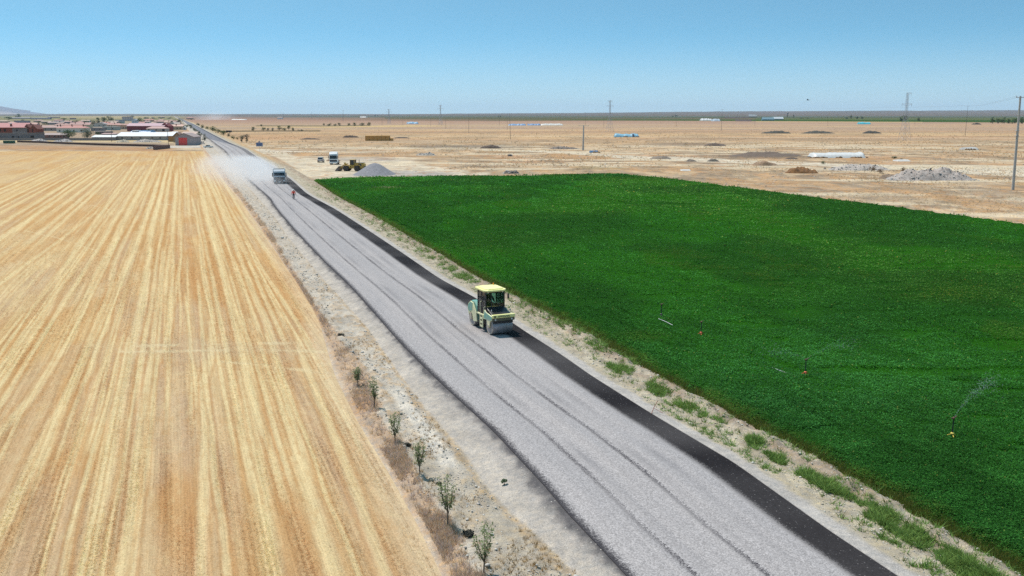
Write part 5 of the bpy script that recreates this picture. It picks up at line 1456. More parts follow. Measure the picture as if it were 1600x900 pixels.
pole(732.5, 208, 732.5, 179.5, 'thin wooden pole between the far pylon and the blue strips', 'wood', 2.4)
pole(696.5, 201.5, 696.5, 185, 'thin far pole close to the far small pylon', 'wood', 2.0)
pole(673, 198, 673, 184, 'thin far pole right beyond the far blue tarpaulin stack', 'wood', 2.0)
pole(629.5, 196, 629.5, 182, 'thin far pole just before the far blue tarpaulin stack', 'wood', 2.0)
pole(597, 196, 597, 182.5, 'thin far pole beyond the bale stack', 'wood', 2.0)
pole(792.5, 203, 792.5, 184, 'faint far pole just behind the tall thin wooden one', 'wood', 2.0)
pole(174.5, 221.5, 174.0, 195.5, 'dark pole before the long white roofed shed, near the low flat roofs', 'wood', 1.6)
pole(263.3, 227, 261.6, 205.0, 'dark pole beside the brown walled shed end', 'wood', 1.6)
pole(1293.5, 197.5, 1293.5, 180, 'far pole between the manure heaps and dark bushes', 'wood', 2.0)
pole(1429.5, 195.5, 1429.5, 178.5, 'far pole just past the tallest pylon', 'wood', 2.2)
for k, (px, pb, pt) in enumerate([(443, 184.4, 176), (462, 184, 177), (487, 186, 174), (536, 189, 172.5), (379, 181.5, 174.5), (393, 181.8, 175.5)]):
    pole(px, pb, px, pt, 'thin far pole poking over the horizon, %s counting away from the road' % ('third', 'fourth', 'fifth', 'sixth', 'first', 'second')[k], 'wood', 2.4, .35, 'far poles on the horizon')
CABLE = M((.12, .12, .13), .5, name='cable')
def wire(a, b, sag, label):
    pts = [a.lerp(b, k/16)-Vector((0, 0, sag*4*(k/16)*(1-k/16))) for k in range(17)]
    m = MB(); m.tube([p-a for p in pts], .009, 4)
    o = m.build('wire', CABLE); o.location = a
    tag(o, label, 'wire', 'overhead wires of the pole line')
for A_, B_ in ((P_big, P2), (P2, P3)):
    for q, qn in ((-.9, 'the first of three strands'), (0, 'the middle strand'), (.9, 'the last of three strands')):
        wire(A_[1]+A_[2]*q+Vector((0, 0, .1)), B_[1]+B_[2]*q+Vector((0, 0, .1)), .9, '%s between %s' % (qn, 'big concrete pole and lone wooden pole' if A_ is P_big else 'lone wooden pole and the farm pole'))

def pylon(xb, yb, yt, label, wbase=5.0, arms=((.80, 9), (1.0, 5)), rzz=.4, r=.09, onearm=False):
    x, y = G(xb, yb, 0); pm = PXM(xb, yb, 0); h = (yb-yt)/pm*1.01
    t = thing('pylon', (x, y, 0), label, 'pylon', 'lattice pylons crossing the plain', rzz)
    b = MB()
    def wd(f): return wbase*(1-f/.62)*.5+.55 if f < .62 else .55
    L = [0, .14, .27, .38, .48, .56, .63, .70, .76, .82, .88, .94, 1.0]
    for i in range(len(L)-1):
        a0, a1 = wd(L[i]), wd(L[i+1]); z0, z1 = L[i]*h, L[i+1]*h
        for sx, sy, tx, ty in ((-1, -1, 1, -1), (1, -1, 1, 1), (1, 1, -1, 1), (-1, 1, -1, -1)):
            b.tube([(sx*a0, sy*a0, z0), (sx*a1, sy*a1, z1)], r, 4)
            b.tube([(sx*a0, sy*a0, z0), (tx*a1, ty*a1, z1)], r*.5, 4)
            b.tube([(tx*a0, ty*a0, z0), (sx*a1, sy*a1, z1)], r*.5, 4)
            b.tube([(sx*a1, sy*a1, z1), (tx*a1, ty*a1, z1)], r*.5, 4)
    b.build('lattice_tower', GREYM, t)
    for f, w in arms:
        b = MB(); z = f*h
        for s in ((-1, 1) if w > 0 else (1,)):
            W_ = abs(w)/2
            for sy in (-1, 1):
                b.tube([(s*.5, sy*.5, z), (s*W_, 0, z)], r*.8, 4); b.tube([(s*.5, sy*.5, z-1.2 if f < .99 else z-1.5), (s*W_, 0, z)], r*.6, 4)
            b.tube([(s*W_, 0, z), (s*W_, 0, z-1.6)], r*1.3, 5)
        b.build('crossarm', GREYM, t)
    return t
pylon(1413, 219.5, 147, 'tallest lattice pylon, with stepped arms, standing before the dark round tree', 4.2, ((.77, 6.6), (1.0, -5)), .25, .065)
pylon(952.5, 206, 158.3, 'lattice pylon in the middle of the plain behind the pale blue stack', 4.2, ((.84, 6.5), (1.0, 4)), .4, .07)
pylon(688.5, 195.5, 165, 'smaller far lattice pylon beyond the thin poles', 4.4, ((.84, 9), (1.0, 5)), .4, .09)
pylon(608, 193.8, 171.2, 'smallest far lattice pylon beyond the bale stack', 4.4, ((.84, 9), (1.0, 5)), .4, .10)

# ================================================================ ROAD SIGN
x, y = G(405.8, 236.5, 0.1); pm = PXM(405.8, 236.5, .1)
t = thing('road_sign', (x, y, .05), 'blue road sign board with small triangular sign on top by the junction', 'road sign', rz=.1)
b = MB(); b.cyl((0, .06, 2.0), .05, 4.2, 'z', 8); b.build('post', GREYM, t, True)
w = 5.2/pm
b = MB(); b.box(-w, w, -.02, .03, 2.15, 3.75, .0); bd = b.build('board', M(A(120, 140, 185), .5, .05, name='sign_blue'), t)
b = MB()
for bx in ((-w+.05, w-.05, -.026, -.021, 3.62, 3.69), (-w+.05, w-.05, -.026, -.021, 2.21, 2.28), (-w+.05, -w+.12, -.026, -.021, 2.29, 3.61), (w-.12, w-.05, -.026, -.021, 2.29, 3.61)): b.box(*bx)
b.build('border', WHITE, bd)
b = MB(); b.prism([(-.62, 3.78), (.62, 3.78), (0, 4.62)], -.02, .02, 'y'); tr_ = b.build('warning_triangle', M(A(175, 175, 200), .5, name='sign_back'), t)

# ================================================================ SPRINKLERS
SPRAY, sn, sll, sb = newmat('spray')
sb.inputs['Base Color'].default_value = (.85, .93, .95, 1); sb.inputs['Roughness'].default_value = .3
at = sn.new('ShaderNodeTexNoise'); at.inputs['Scale'].default_value = 5; at.inputs['Detail'].default_value = 5
tr = sn.new('ShaderNodeBsdfTransparent'); ms = sn.new('ShaderNodeMixShader')
sll.new(maprange(sn, sll, at.outputs['Fac'], .35, .7, .05, .42), ms.inputs[0]); sll.new(tr.outputs[0], ms.inputs[1]); sll.new(sb.outputs[0], ms.inputs[2]); sll.new(ms.outputs[0], sn['Material Output'].inputs[0])
def drops(parent, d, L, n, seed, spread):
    rg = np.random.default_rng(seed)
    t = rg.random(n)**.8
    c = np.stack([d[0]*L*t, d[1]*L*t, 1.25+d[2]*L*t-.30*L*t**2], -1)
    P = c+rg.normal(0, 1, (n, 3))*(spread*(.02+t[:, None]**1.3))
    return leaf_cloud('water_jet', P, .035+.05*t, 1.2, np.tile((.75, .88, .9), (n, 1)), parent, SPRAYL)
SPRAYL, sn, sll, sb = newmat('spray_drop')
sb.inputs['Base Color'].default_value = (.75, .9, .92, 1)
tr = sn.new('ShaderNodeBsdfTransparent'); ms = sn.new('ShaderNodeMixShader'); ms.inputs[0].default_value = .09
sll.new(tr.outputs[0], ms.inputs[1]); sll.new(sb.outputs[0], ms.inputs[2]); sll.new(ms.outputs[0], sn['Material Output'].inputs[0])
ORG = M((.55, .10, .03), .6, name='orange_plastic'); YLP = M((.5, .38, .05), .6, name='yellow_plastic')
def sprinkler(px, pyb, label, jets, footm, seed):
    x, y = G(px, pyb, .1)
    t = thing('sprinkler', (x, y, .05), label, 'sprinkler', 'irrigation sprinklers in the crop')
    b = MB(); b.tube([(0, 0, 0), (0, 0, 1.15)], .03, 8); b.build('riser', BLACK, t, True)
    b = MB(); b.blob((0, 0, 1.2), (.06, .06, .09), 3, 5, rough=0); b.tube([(0, 0, 1.2), (.16, .04, 1.32)], .022, 6); b.tube([(0, 0, 1.25), (-.12, 0, 1.22)], .018, 6); b.build('nozzle', M((.12, .05, .03), .5, name='brass'), t, True)
    b = MB()
    for a in range(3):
        c, s = math.cos(a*2.1+.4), math.sin(a*2.1+.4); b.tube([(0, 0, .45), (c*.22, s*.22, .34)], .022, 6)
    b.blob((0, 0, .46), (.10, .10, .06), 3, 5, rough=0); b.build('stand', footm, t, True)
    for k, (dx, dy, dz, L, n) in enumerate(jets): drops(t, (dx, dy, dz), L, n, seed+k, .28)
sprinkler(1258, 592, 'working sprinkler with orange foot and two thin spray jets', [(-.8, .5, .38, 2.6, 420), (.85, .5, .40, 4.2, 420)], ORG, 1)
sprinkler(1487, 690, 'working sprinkler with a strong spray jet rising behind it', [(.68, .6, .5, 4.8, 900)], YLP, 5)
sprinkler(1095, 528.5, 'idle sprinkler with orange foot near the yellowish crop patch', [], ORG, 9)
sprinkler(1033, 499, 'idle sprinkler at the end of the white pipe', [], BLACK, 9)
a = Vector((*G(1029, 498, .45), .45)); b_ = Vector((*G(1051, 508, .45), .45))
m = MB(); m.tube([Vector((0, 0, 0)), (b_-a)*.5+Vector((0, 0, .03)), b_-a], .022, 8); o = m.build('irrigation_pipe', M((.5, .5, .48), .5, name='dull_white'), None, True); o.location = a
tag(o, 'short white irrigation pipe lying over the crop', 'pipe')
a = Vector((*G(1205, 571, .4), .4)); b_ = Vector((*G(1256, 590, .4), .4))
m = MB(); m.tube([Vector((0, 0, -.12)), b_-a-Vector((0, 0, .12))], .035, 8); o = m.build('irrigation_pipe', M((.35, .38, .38), .4, metal=.5, name='alu'), None, True); o.location = a
tag(o, 'grey metal irrigation pipe in the gap beside the working sprinkler', 'pipe')

# a stick stuck on the shoulder
x, y = G(1017, 646, ZR)
t = MB(); t.tube([(0, 0, -.05), (.18, .3, .25), (.4, .5, .55)], .02, 6); t.tube([(.18, .3, .25), (.6, -.1, .1)], .012, 5); o = t.build('stick', M((.3, .12, .08), .8, name='stick')); o.location = (x, y, ZR-.05)
tag(o, 'bent reddish stick lying on the pale shoulder beside the bitumen strip', 'stick')

# ================================================================ BIRD
bx, by, bz = (1253.5-800)/F*150, 150, CZ+(HOR-157)/F*150
b = MB(); b.tube([(-.02, .22, 0), (0, .1, .0), (0, -.05, 0), (0, -.2, -.01), (0, -.28, 0)], [.01, .045, .06, .03, .012], 8)
for s in (-1, 1): b.add([(s*.03, .08, .02), (s*.22, .06, .12), (s*.42, -.06, .04), (s*.2, -.06, .10), (s*.03, -.06, .02), (s*.2, 0, .09)], [(0, 1, 5), (1, 2, 5), (2, 3, 5), (3, 4, 5), (4, 0, 5)])
b.add([(-.03, -.26, 0), (.03, -.26, 0), (.06, -.4, 0), (-.06, -.4, 0)], [(0, 1, 2, 3)])
o = b.build('bird', BLACK); o.location = (bx, by, bz); o.rotation_euler = (0, .3, 1.2)
tag(o, 'small dark bird flying high above the plain', 'bird')

# ================================================================ TREES
BARK = M((.10, .075, .055), .9, .25, 6, name='bark')
def tree(px, pyb, hpx, wpx, label, name='tree', dark=(.018, .040, .012), light=(.045, .085, .022), n=520, group=None, trunk=.22, seed=0, cat='tree', z=0, leaf=None, bare=0.0):
    rg = np.random.default_rng(seed*7+int(px*3)); rr = random.Random(seed+int(px))
    x, y = G(px, pyb, z); pm = PXM(px, pyb, z); H = hpx/pm; Wd = wpx/pm
    t = thing(name, (x, y, z), label, cat, group)
    b = MB(); tz = H*trunk
    n = int(n*1.7)
    b.tube([(0, 0, -.1), (0, 0, tz), (rr.uniform(-.1, .1)*Wd*.3, 0, H*.7)], [max(.05, H*.035), H*.028, H*.01], 7)
    lobes = []
    k = 11 if Wd < H*1.6 else 18
    for i in range(k):
        a = rr.random()*6.28; q = rr.random()**.6
        zz = tz+(H-tz)*(.12+.72*rr.random()); wloc = Wd*.72*(1.0-abs((zz/H)-.45)*.9)
        c = (math.cos(a)*wloc*q*.62, math.sin(a)*wloc*q*.62, zz); rad = min(Wd*.5*rr.uniform(.34, .60), H*.48); lobes.append((c, rad))
        b.tube([(0, 0, tz*.8+H*.1*rr.random()), (c[0]*.6, c[1]*.6, c[2]*.85), c], [H*.016, H*.010, H*.004], 5)
    b.build('trunk', BARK, t)
    c = np.array([l[0] for l in lobes]); r = np.array([l[1] for l in lobes])
    j = rg.integers(0, k, n); d = rg.normal(size=(n, 3)); d /= np.linalg.norm(d, axis=1, keepdims=True)
    P = c[j]+d*(r[j]*(.55+.5*rg.random(n)))[:, None]*np.array((1, 1, min(1.0, H/Wd*1.0)))
    P[:, 2] = np.clip(P[:, 2], tz*.25, H*1.04)
    tt = (rg.random((n, 1))*.6+.4*rg.random((k, 1))[j])
    col = np.array(dark)*(1-tt)+np.array(light)*tt
    s = leaf or max(.10, 2.1*math.sqrt(H*Wd/n))
    leaf_cloud('crown', P, s*(.6+.8*rg.random(n)), 1.2, col, t, aspect=.7)
    return t
def hexg(*c): return tuple(float(v) for v in lin(c)*.55)
G1 = ((.036, .066, .028), (.075, .13, .05)); G2 = ((.055, .09, .032), (.10, .15, .05)); G3 = ((.085, .10, .068), (.15, .17, .115))
# bushes along the road verge
for i, (px, py, h, w, g, lb) in enumerate([
 (310, 196.5, 5, 7, G1, 'small green bush, first and smallest of the roadside row nearest the horizon'), (317.2, 201, 6.5, 7, G1, 'dark green roadside bush, second counting from the horizon end'),
 (324, 202.5, 5.5, 7, G2, 'light green roadside bush between the dark second one and the hedge like mass'), (332.5, 205.5, 8, 13, G2, 'wide rounded green roadside bush mass before the black trailer'),
 (341, 208.5, 7.5, 12, G2, 'long green bush touching the black trailer end of the row'), (349, 212, 8.5, 11, G2, 'dense green bush just below the black trailer'),
 (357.5, 214, 6, 7, G3, 'greyish brown roadside bush under the black trailer'), (364.5, 218, 6.5, 7, G2, 'pale green roadside bush beside the gravel shoulder'),
 (371, 218.5, 4, 5, G2, 'little yellow green shrub in the dry grass by the row'), (378, 222.5, 11, 9, G3, 'grey half dry bush near the road sign, the taller of two'),
 (385.5, 223.5, 9.5, 5.5, G3, 'grey half dry slim bush closest to the road sign'), (385, 215, 5, 11, ((.06, .055, .045), (.11, .10, .08)), 'low brownish grey shrub behind the two half dry bushes'),
 (304.5, 206, 7, 7, G2, 'green bush on the village side of the road, farther one'), (311.5, 215, 12, 9.5, G1, 'dark rounded tree on the village side of the road bend'), (319.8, 220.5, 11.5, 8.5, G3, 'grey green tree by the junction, above the white pickup')]):
    tree(px, py, h, w, lb, 'roadside_bush', g[0], g[1], 420, 'bushes along the road', .12, i, 'bush')
for i, (px, py, h, w, g, lb) in enumerate([
 (396, 204.6, 6.5, 8, G1, 'dark round tree at the road end of the dry lane tree row'), (408.5, 198.5, 4, 4.5, G1, 'small dark tree on the farther field edge, alone'), (411.5, 204.4, 6, 6.5, G2, 'lighter green tree second in the dry lane row'),
 (419, 204.6, 4.5, 5.5, G3, 'low greyish tree third in the dry lane row'), (426, 204.6, 5, 5, G3, 'low greyish tree fourth in the dry lane row'), (437, 204, 8, 7, G1, 'tallest dark tree in the middle of the dry lane row'),
 (444, 204.4, 5.5, 7, G2, 'bushy green tree next to the tallest in the row'), (451.5, 203.4, 8.5, 6, G1, 'slim tall dark tree near the row end'), (457.5, 204.6, 5, 6, G1, 'short dark tree ending the denser part of the row'), (470, 205, 3, 14, G3, 'low grey brush trailing off the dry lane row')]):
    tree(px, py, h, w, lb, 'field_tree', g[0], g[1], 300, 'trees along the dry lane', .15, i+30)
for i, (px, w, h, lb) in enumerate([(506, 4.5, 4, 'small round tree alone at the start of the far windbreak'), (514.5, 7.5, 4.3, 'wide green tree second in the far windbreak'), (523.5, 6, 3.4, 'low sparse tree third in the far windbreak'), (530, 6, 4.6, 'pointed dark tree before the gap in the far windbreak'),
 (544.5, 6, 4.2, 'round tree just after the gap in the far windbreak'), (554.5, 8.5, 4.8, 'broad bushy tree second after the windbreak gap'), (566, 10, 5, 'widest green tree of the far windbreak'), (577, 7, 6.2, 'tallest tree ending the far windbreak')]):
    tree(px, 196.6, h, w, lb, 'windbreak_tree', *G1, 260, 'far windbreak trees', .12, i+50)
for i, (px, py, h, w, lb) in enumerate([(586.5, 182.4, 4, 3, 'dark upright far tree over a field edge, first of a pair'), (590.5, 182.2, 3.6, 2, 'dark slim far tree, second of the pair'), (623.5, 180.2, 2.4, 4, 'tiny dark tree clump on the horizon by the small pylon'),
 (716, 179.4, 2.2, 7, 'far tree clump on the horizon past the middle far pylon'), (727.5, 179.6, 2.2, 5, 'second far tree clump on the horizon close by the first'), (779, 183.4, 3.4, 2.6, 'dark far round tree, one of two touching'), (781.8, 183.4, 3.4, 2.4, 'dark far round tree, its twin at the pole top'),
 (1051, 182.6, 2.4, 4.5, 'small dark far tree beside a rounder one'), (1056.2, 182.8, 4, 6, 'rounder dark far tree above the far pole'), (910, 178.2, 2, 3.5, 'tiny clump on the horizon above the squat concrete pole'), (1202, 178, 3.5, 3, 'far tree behind the teal farm, pale'), (1209, 177, 3, 3.6, 'far tree pair on the horizon behind the teal farm'),
 (1230.5, 183, 8, 2.8, 'narrow leaning poplar past the teal farm'), (1240.2, 184.6, 7.5, 2.2, 'dark column poplar farther past the teal farm'), (1253, 185.6, 1.8, 10, 'low dark bush strip after the poplars'), (1262, 185.6, 1.9, 7, 'low dark bush strip end'),
 (1323, 186, 3.2, 6, 'low bush starting the dark clump on the green strip'), (1329.5, 186, 5.6, 6, 'tallest bush in the dark clump on the green strip'), (1339.5, 186, 4, 6, 'round bush in the dark clump on the green strip'), (1347, 186, 4.3, 5, 'last bush of the dark clump on the green strip'),
 (1375, 179.5, 2.8, 8, 'far small dark clump alone above the green strip'), (1407.5, 189.5, 7.5, 8, 'dark round tree behind the tallest pylon, lower half'), (1414, 189.5, 10, 10.5, 'big dark round tree behind the tallest pylon'), (1436, 189.6, 6.4, 6.4, 'yellowish green round tree beyond the tallest pylon')]):
    g = G2 if 'yellow' in lb else G1
    tree(px, py, h, w, lb, 'far_tree', *g, 160, None, .1, i+70)
# tall reeds-like bushes at the right edge
for i, (px, w, h, lb) in enumerate([(1551, 8, 11, 'tall leafy bush starting the green thicket'), (1559, 9, 8.5, 'second bush of the green thicket, lower'), (1567, 9, 10, 'pointed bush in the middle of the green thicket'), (1576, 9, 8, 'bush of the thicket right before the concrete pole'), (1586, 10, 9, 'bush of the thicket right behind the concrete pole'), (1597, 12, 10, 'last bush of the green thicket at the picture edge')]):
    tree(px, 193.4, h, w, lb, 'thicket_bush', (.025, .06, .015), (.055, .12, .03), 260, 'green thicket by the concrete pole', .1, i+120, 'bush')
x, y = 0, 0

# saplings on the bank
def sapling(px, pyb, pyt, wpx, label, seed):
    rg = np.random.default_rng(seed); rr = random.Random(seed)
    Yb = npG(px, pyb, .15)[1]; x, y = G(px, pyb, .15); pm = PXM(px, pyb, .15)
    H = (pyb-pyt)/pm*1.03; Wd = wpx/pm
    t = thing('sapling', (x, y, .10), label, 'young tree', 'saplings along the bank')
    b = MB(); tips = []; th = H*.30
    lean = rr.uniform(-.05, .12)
    b.tube([(0, 0, -.1), (lean*.3, 0, th*.5), (lean*.5, 0, th)], [.035, .028, .024], 7)
    P = []; 
    for i in range(7):
        a = i*6.28/7+rr.uniform(-.4, .4); q = Wd*.5*rr.uniform(.45, 1.0) if i else 0
        top = (lean*.5+math.cos(a)*q, math.sin(a)*q, H*rr.uniform(.72, 1.0) if i else H)
        mid = (lean*.5+math.cos(a)*q*.65, math.sin(a)*q*.65, th+(top[2]-th)*.45)
        b.tube([(lean*.5, 0, th*rr.uniform(.8, 1.0)), mid, top], [.018, .011, .004], 5)
        for k in range(int(75*rr.uniform(.7, 1.2))):
            f = rr.random()**.8
            A0 = np.array((lean*.5, 0, th)); M0 = np.array(mid); T0 = np.array(top)
            p = (A0+(M0-A0)*f*2) if f < .5 else (M0+(T0-M0)*(f-.5)*2)
            p = p+rg.normal(0, .055+.03*(1-f), 3)
            if f > .15: P.append(p)
    b.build('trunk', BARK, t, True)
    P = np.array(P); n = len(P)
    tt = rg.random((n, 1)); col = np.array((.13, .17, .075))*(1-tt)+np.array((.25, .30, .15))*tt
    leaf_cloud('foliage', P, .08*(.7+.7*rg.random(n)), 1.0, col, t, aspect=.65)
for a in [(559.5, 603, 570.5, 12, 'slim sapling where the stubble track crossing ends, the highest up the bank', 1), (584, 636, 589.5, 17, 'leafy sapling second down the bank, beside a thin one', 2), (617.5, 695, 643, 22, 'sparse olive sapling above the dark clod, third down the bank', 3),
          (656, 745, 684, 25, 'upright sapling fourth down the bank, mid slope', 4), (699, 824, 736, 40, 'wide tall sapling with forked crown, second from the lowest', 5), (755, 902, 808, 44, 'lowest and tallest sapling, cut by the picture edge', 6)]:
    sapling(*a)
# low dark leaf clumps beside the saplings, and small bushes on the bank
for i, (px, py, w, h, lb) in enumerate([(636, 698, 12, 7, 'dark charred clump of brush between third and fourth sapling'), (603, 647, 8, 5, 'small dark clump below the second sapling'), (686, 829-70, 9, 6, 'dark twiggy brush by the fifth sapling, uphill'), (733, 838, 26, 9, 'dark brush tangle between the two lowest saplings'), (722, 861, 9, 9, 'pale grey green tuft bush on the brown band'), (788, 755, 8, 7, 'lonely green tuft on the gravel shoulder'), (533, 528, 12, 7, 'dark grey stony brush clump on the upper bank')]):
    g = ((.05, .05, .045), (.11, .11, .09)) if 'dark' in lb else ((.14, .18, .10), (.24, .28, .18))
    tree(px, py, h, w, lb, 'low_clump', g[0], g[1], 260, None, .1, i+300, 'brush', z=.1 if px < 780 else .3, leaf=.07)
# dry bush dots beyond crop
for i, (px, py, w, h, lb) in enumerate([(1286, 257, 9, 5, 'dark dry bush behind the whitish rubble bank'), (1397, 248.5, 10, 4.5, 'dark green shrub between the white cover and the white sheet'), (1408, 250.5, 8, 3, 'lower dry shrub touching the white sheet'), (1362, 268, 11, 9, 'brown leafless bush before the whitish rubble'), (1411, 268, 9, 8, 'tan dry bush between the two rubble heaps'), (1375, 270.5, 12, 7, 'reddish dry bush just before the brown mound')]):
    g = G1 if 'dark' in lb else ((.14, .09, .05), (.26, .17, .10))
    tree(px, py, h, w, lb, 'dry_bush', g[0], g[1], 300, None, .1, i+340, 'bush')
# ================================================================ VILLAGE
PINK = A(214, 160, 150); PINK2 = A(224, 178, 164); RED = A(205, 130, 115); TILE = A(206, 148, 132); WHR = (.66, .66, .65)
WG = A(150, 146, 148); WB = A(196, 178, 154); WW = A(215, 212, 205); BR = A(150, 92, 80)
def house(px0, px1, ytop, h, he, label, kind='gable', roof=PINK, wall=WB, depth=9, win=2, rows=1, door=None, chim=1, over=.4, base=None, cat='house', name='house', rz=0.0, wincol=None, seed=0, doorcol=None):
    pyb = base or base_row(ytop, h)
    if base: h = (base-ytop)/PXM((px0+px1)/2, base, 0); he = he if he < h else h*.7
    pm = PXM((px0+px1)/2, pyb, 0); w = (px1-px0)/pm-2*over*(kind != 'flat')
    w = max(w, 2.5)
    cx, cy = G((px0+px1)/2, pyb, 0)
    t = thing(name, (cx, cy, 0), label, cat, rz=rz)
    wall = tuple(min(.78, q*1.55) for q in wall)
    wm = M(wall, .9, .12, 1.2, name='render', dirt=tuple(v*.6 for v in wall), dirt_amt=.35)
    rm = M(roof, .8, .14, 1.5, name='roof_tiles', dirt=tuple(v*.65 for v in roof), dirt_amt=.4)
    b = MB()
    if kind == 'gable_front':
        b.prism([(-w/2, 0), (w/2, 0), (w/2, he), (0, h-.12), (-w/2, he)], 0, depth, 'y')
    elif kind == 'gable':
        b.prism([(0, 0), (depth, 0), (depth, he), (depth/2, h-.12), (0, he)], -w/2, w/2, 'x')
    else: b.box(-w/2, w/2, 0, depth, 0, he)
    b.build('wall', wm, t)
    b = MB(); o = over; th = .16
    if kind == 'gable':
        sl_ = (h-he)/(depth/2)
        b.prism([(-o, he-o*sl_), (depth/2, h), (depth+o, he-o*sl_), (depth+o, he-o*sl_+th), (depth/2, h+th), (-o, he-o*sl_+th)], -w/2-o, w/2+o, 'x')
    elif kind == 'gable_front':
        sl_ = (h-he)/(w/2)
        b.prism([(-w/2-o, he-o*sl_), (0, h), (w/2+o, he-o*sl_), (w/2+o, he-o*sl_+th), (0, h+th), (-w/2-o, he-o*sl_+th)], -o, depth+o, 'y')
    elif kind == 'hip':
        q = min(depth/2, w/2)*.95; W2 = w/2+o
        b.add([(-W2, -o, he), (W2, -o, he), (W2, depth+o, he), (-W2, depth+o, he), (-W2+q, depth/2, h), (W2-q, depth/2, h), ], [(0, 1, 5, 4), (1, 2, 5), (2, 3, 4, 5), (3, 0, 4), (3, 2, 1, 0)])
    elif kind == 'flat':
        b.box(-w/2-.15, w/2+.15, -.15, depth+.15, he+.002, h, .03)
    elif kind == 'mono':
        b.prism([(-o, he+.01), (depth+o, h), (depth+o, h+.15), (-o, he+.16)], -w/2-o, w/2+o, 'x')
    rf = b.build('roof', rm, t)
    rr = random.Random(int(px0*7)+seed)
    for k in range(chim):
        xx = -w/2+(k+.5+rr.uniform(-.25, .25))*w/chim; b = MB(); b.box(xx-.35, xx+.35, depth*.3, depth*.3+.7, he, h+.75, .03); b.box(xx-.42, xx+.42, depth*.3-.07, depth*.3+.77, h+.75, h+.86)
        b.build('chimney', M(A(150, 95, 80), .9, name='brick'), rf)
    wc = wincol or GLASS
    for r_ in range(rows):
        for k in range(win):
            xx = -w/2+(k+.5)*w/win+rr.uniform(-.12, .12)*w/win; zb = (.95 if rows == 1 else .9+r_*he/rows)
            ww_, hh = .55, (1.25 if he/rows > 2.4 else .8)
            if door and r_ == 0 and abs(xx-door[0]*w/2) < door[1]/2+.6: continue
            b = MB()
            b.box(xx-ww_-.1, xx+ww_+.1, -.06, -.003, zb-.1, zb+hh+.1); f = b.build('window', M(A(225, 220, 210), .6, name='window_frame'), t)
            b = MB(); b.box(xx-ww_, xx+ww_, -.085, -.062, zb, zb+hh); b.build('pane', wc, f)
    if door:
        xx = door[0]*w/2; b = MB(); b.box(xx-door[1]/2, xx+door[1]/2, -.07, -.003, .02, door[2]); d = b.build('door', M(doorcol or A(90, 60, 50), .5, .15, 2, name='door'), t)
        b = MB(); b.box(xx+door[1]/2*.7, xx+door[1]/2*.7+.12, -.12, -.072, door[2]*.45, door[2]*.45+.15); b.build('handle', STEEL, d)
    return t
# unfinished brick house at the picture edge
pyb = 218; pm = PXM(26, pyb, 0); cx, cy = G(22, pyb, 0); w = 72/pm
t = thing('brick_house', (cx, cy, 0), 'large unfinished two storey house of grey render and bare red brick under a pink roof', 'house')
grey = M(A(158, 152, 156), .9, .2, .8, name='grey_render', dirt=A(110, 105, 108), dirt_amt=.5); brick = M(A(168, 96, 84), .9, .2, 1.0, name='red_brick', dirt=A(120, 80, 72), dirt_amt=.5)
H = 10.2; he = 7.4
b = MB(); b.box(-w/2, w/2*.98, 0, 11, 0, he-3.3); b.box(-w*.02, w*.30, 0.002, 11, he-3.3, he); b.build('wall', grey, t)
b = MB(); b.box(-w/2, -w*.02, .05, 11, he-3.3, he); b.box(w*.30, w/2*.96, .05, 11, he-3.3, he-.3); b.build('brick_wall', brick, t)
b = MB(); b.box(-w/2-.2, w/2, -.15, 11.1, he-3.42, he-3.28); b.build('floor_slab', CONC, t)
sl_ = (H-he)/5.5
b = MB(); b.prism([(-.8, he-.05), (5.5, H), (11.8, he-.05), (11.8, he+.12), (5.5, H+.16), (-.8, he+.12)], -w/2-.4, w*.30, 'x'); rf = b.build('roof', M(A(216, 150, 146), .8, .1, 1, name='roof_pink'), t)
b = MB(); b.prism([(w*.24, he), (w*.30, H-.6), (w*.36, he)], -.3, 9, 'y'); b.prism([(w*.38, he-.2), (w*.43, H-.9), (w*.52, he-.9), (w*.52, he-1.1), (w*.38, he-.6)], .2, 9, 'y'); b.build('dormer_gable', M(A(150, 92, 80), .8, .2, name='gable_brick'), t)
b = MB(); b.box(-w*.08, -w*.05, 1.2, 2, he+.3, H-.2, .03); b.build('chimney', brick, rf)
b = MB(); b.box(-w*.10, -w*.04, 1.0, 1.6, H-.45, H-.05, .03); b.build('water_tank', WHITE, rf)
for fx, z, ww, hh in ((-.46, he-2.9, 2.6, 2.2), (-.29, he-2.4, 1.4, 1.6), (-.18, he-2.4, 1.4, 1.6), (.08, he-2.2, .9, 1.1), (.32, he-2.7, .8, 1.9), (.42, he-2.7, .7, 1.9), (-.42, .6, 5.5, 2.4), (.10, .9, .9, 1.2), (-.02, .05, 1.4, 2.1), (.40, .3, 2.2, 2.2)):
    b = MB(); x = fx*w; b.box(x-ww/2, x+ww/2, -.04, .048 if True else 0, z, z+hh); b.build('window_opening', M((.018, .016, .017), .8, name='dark_opening'), t)

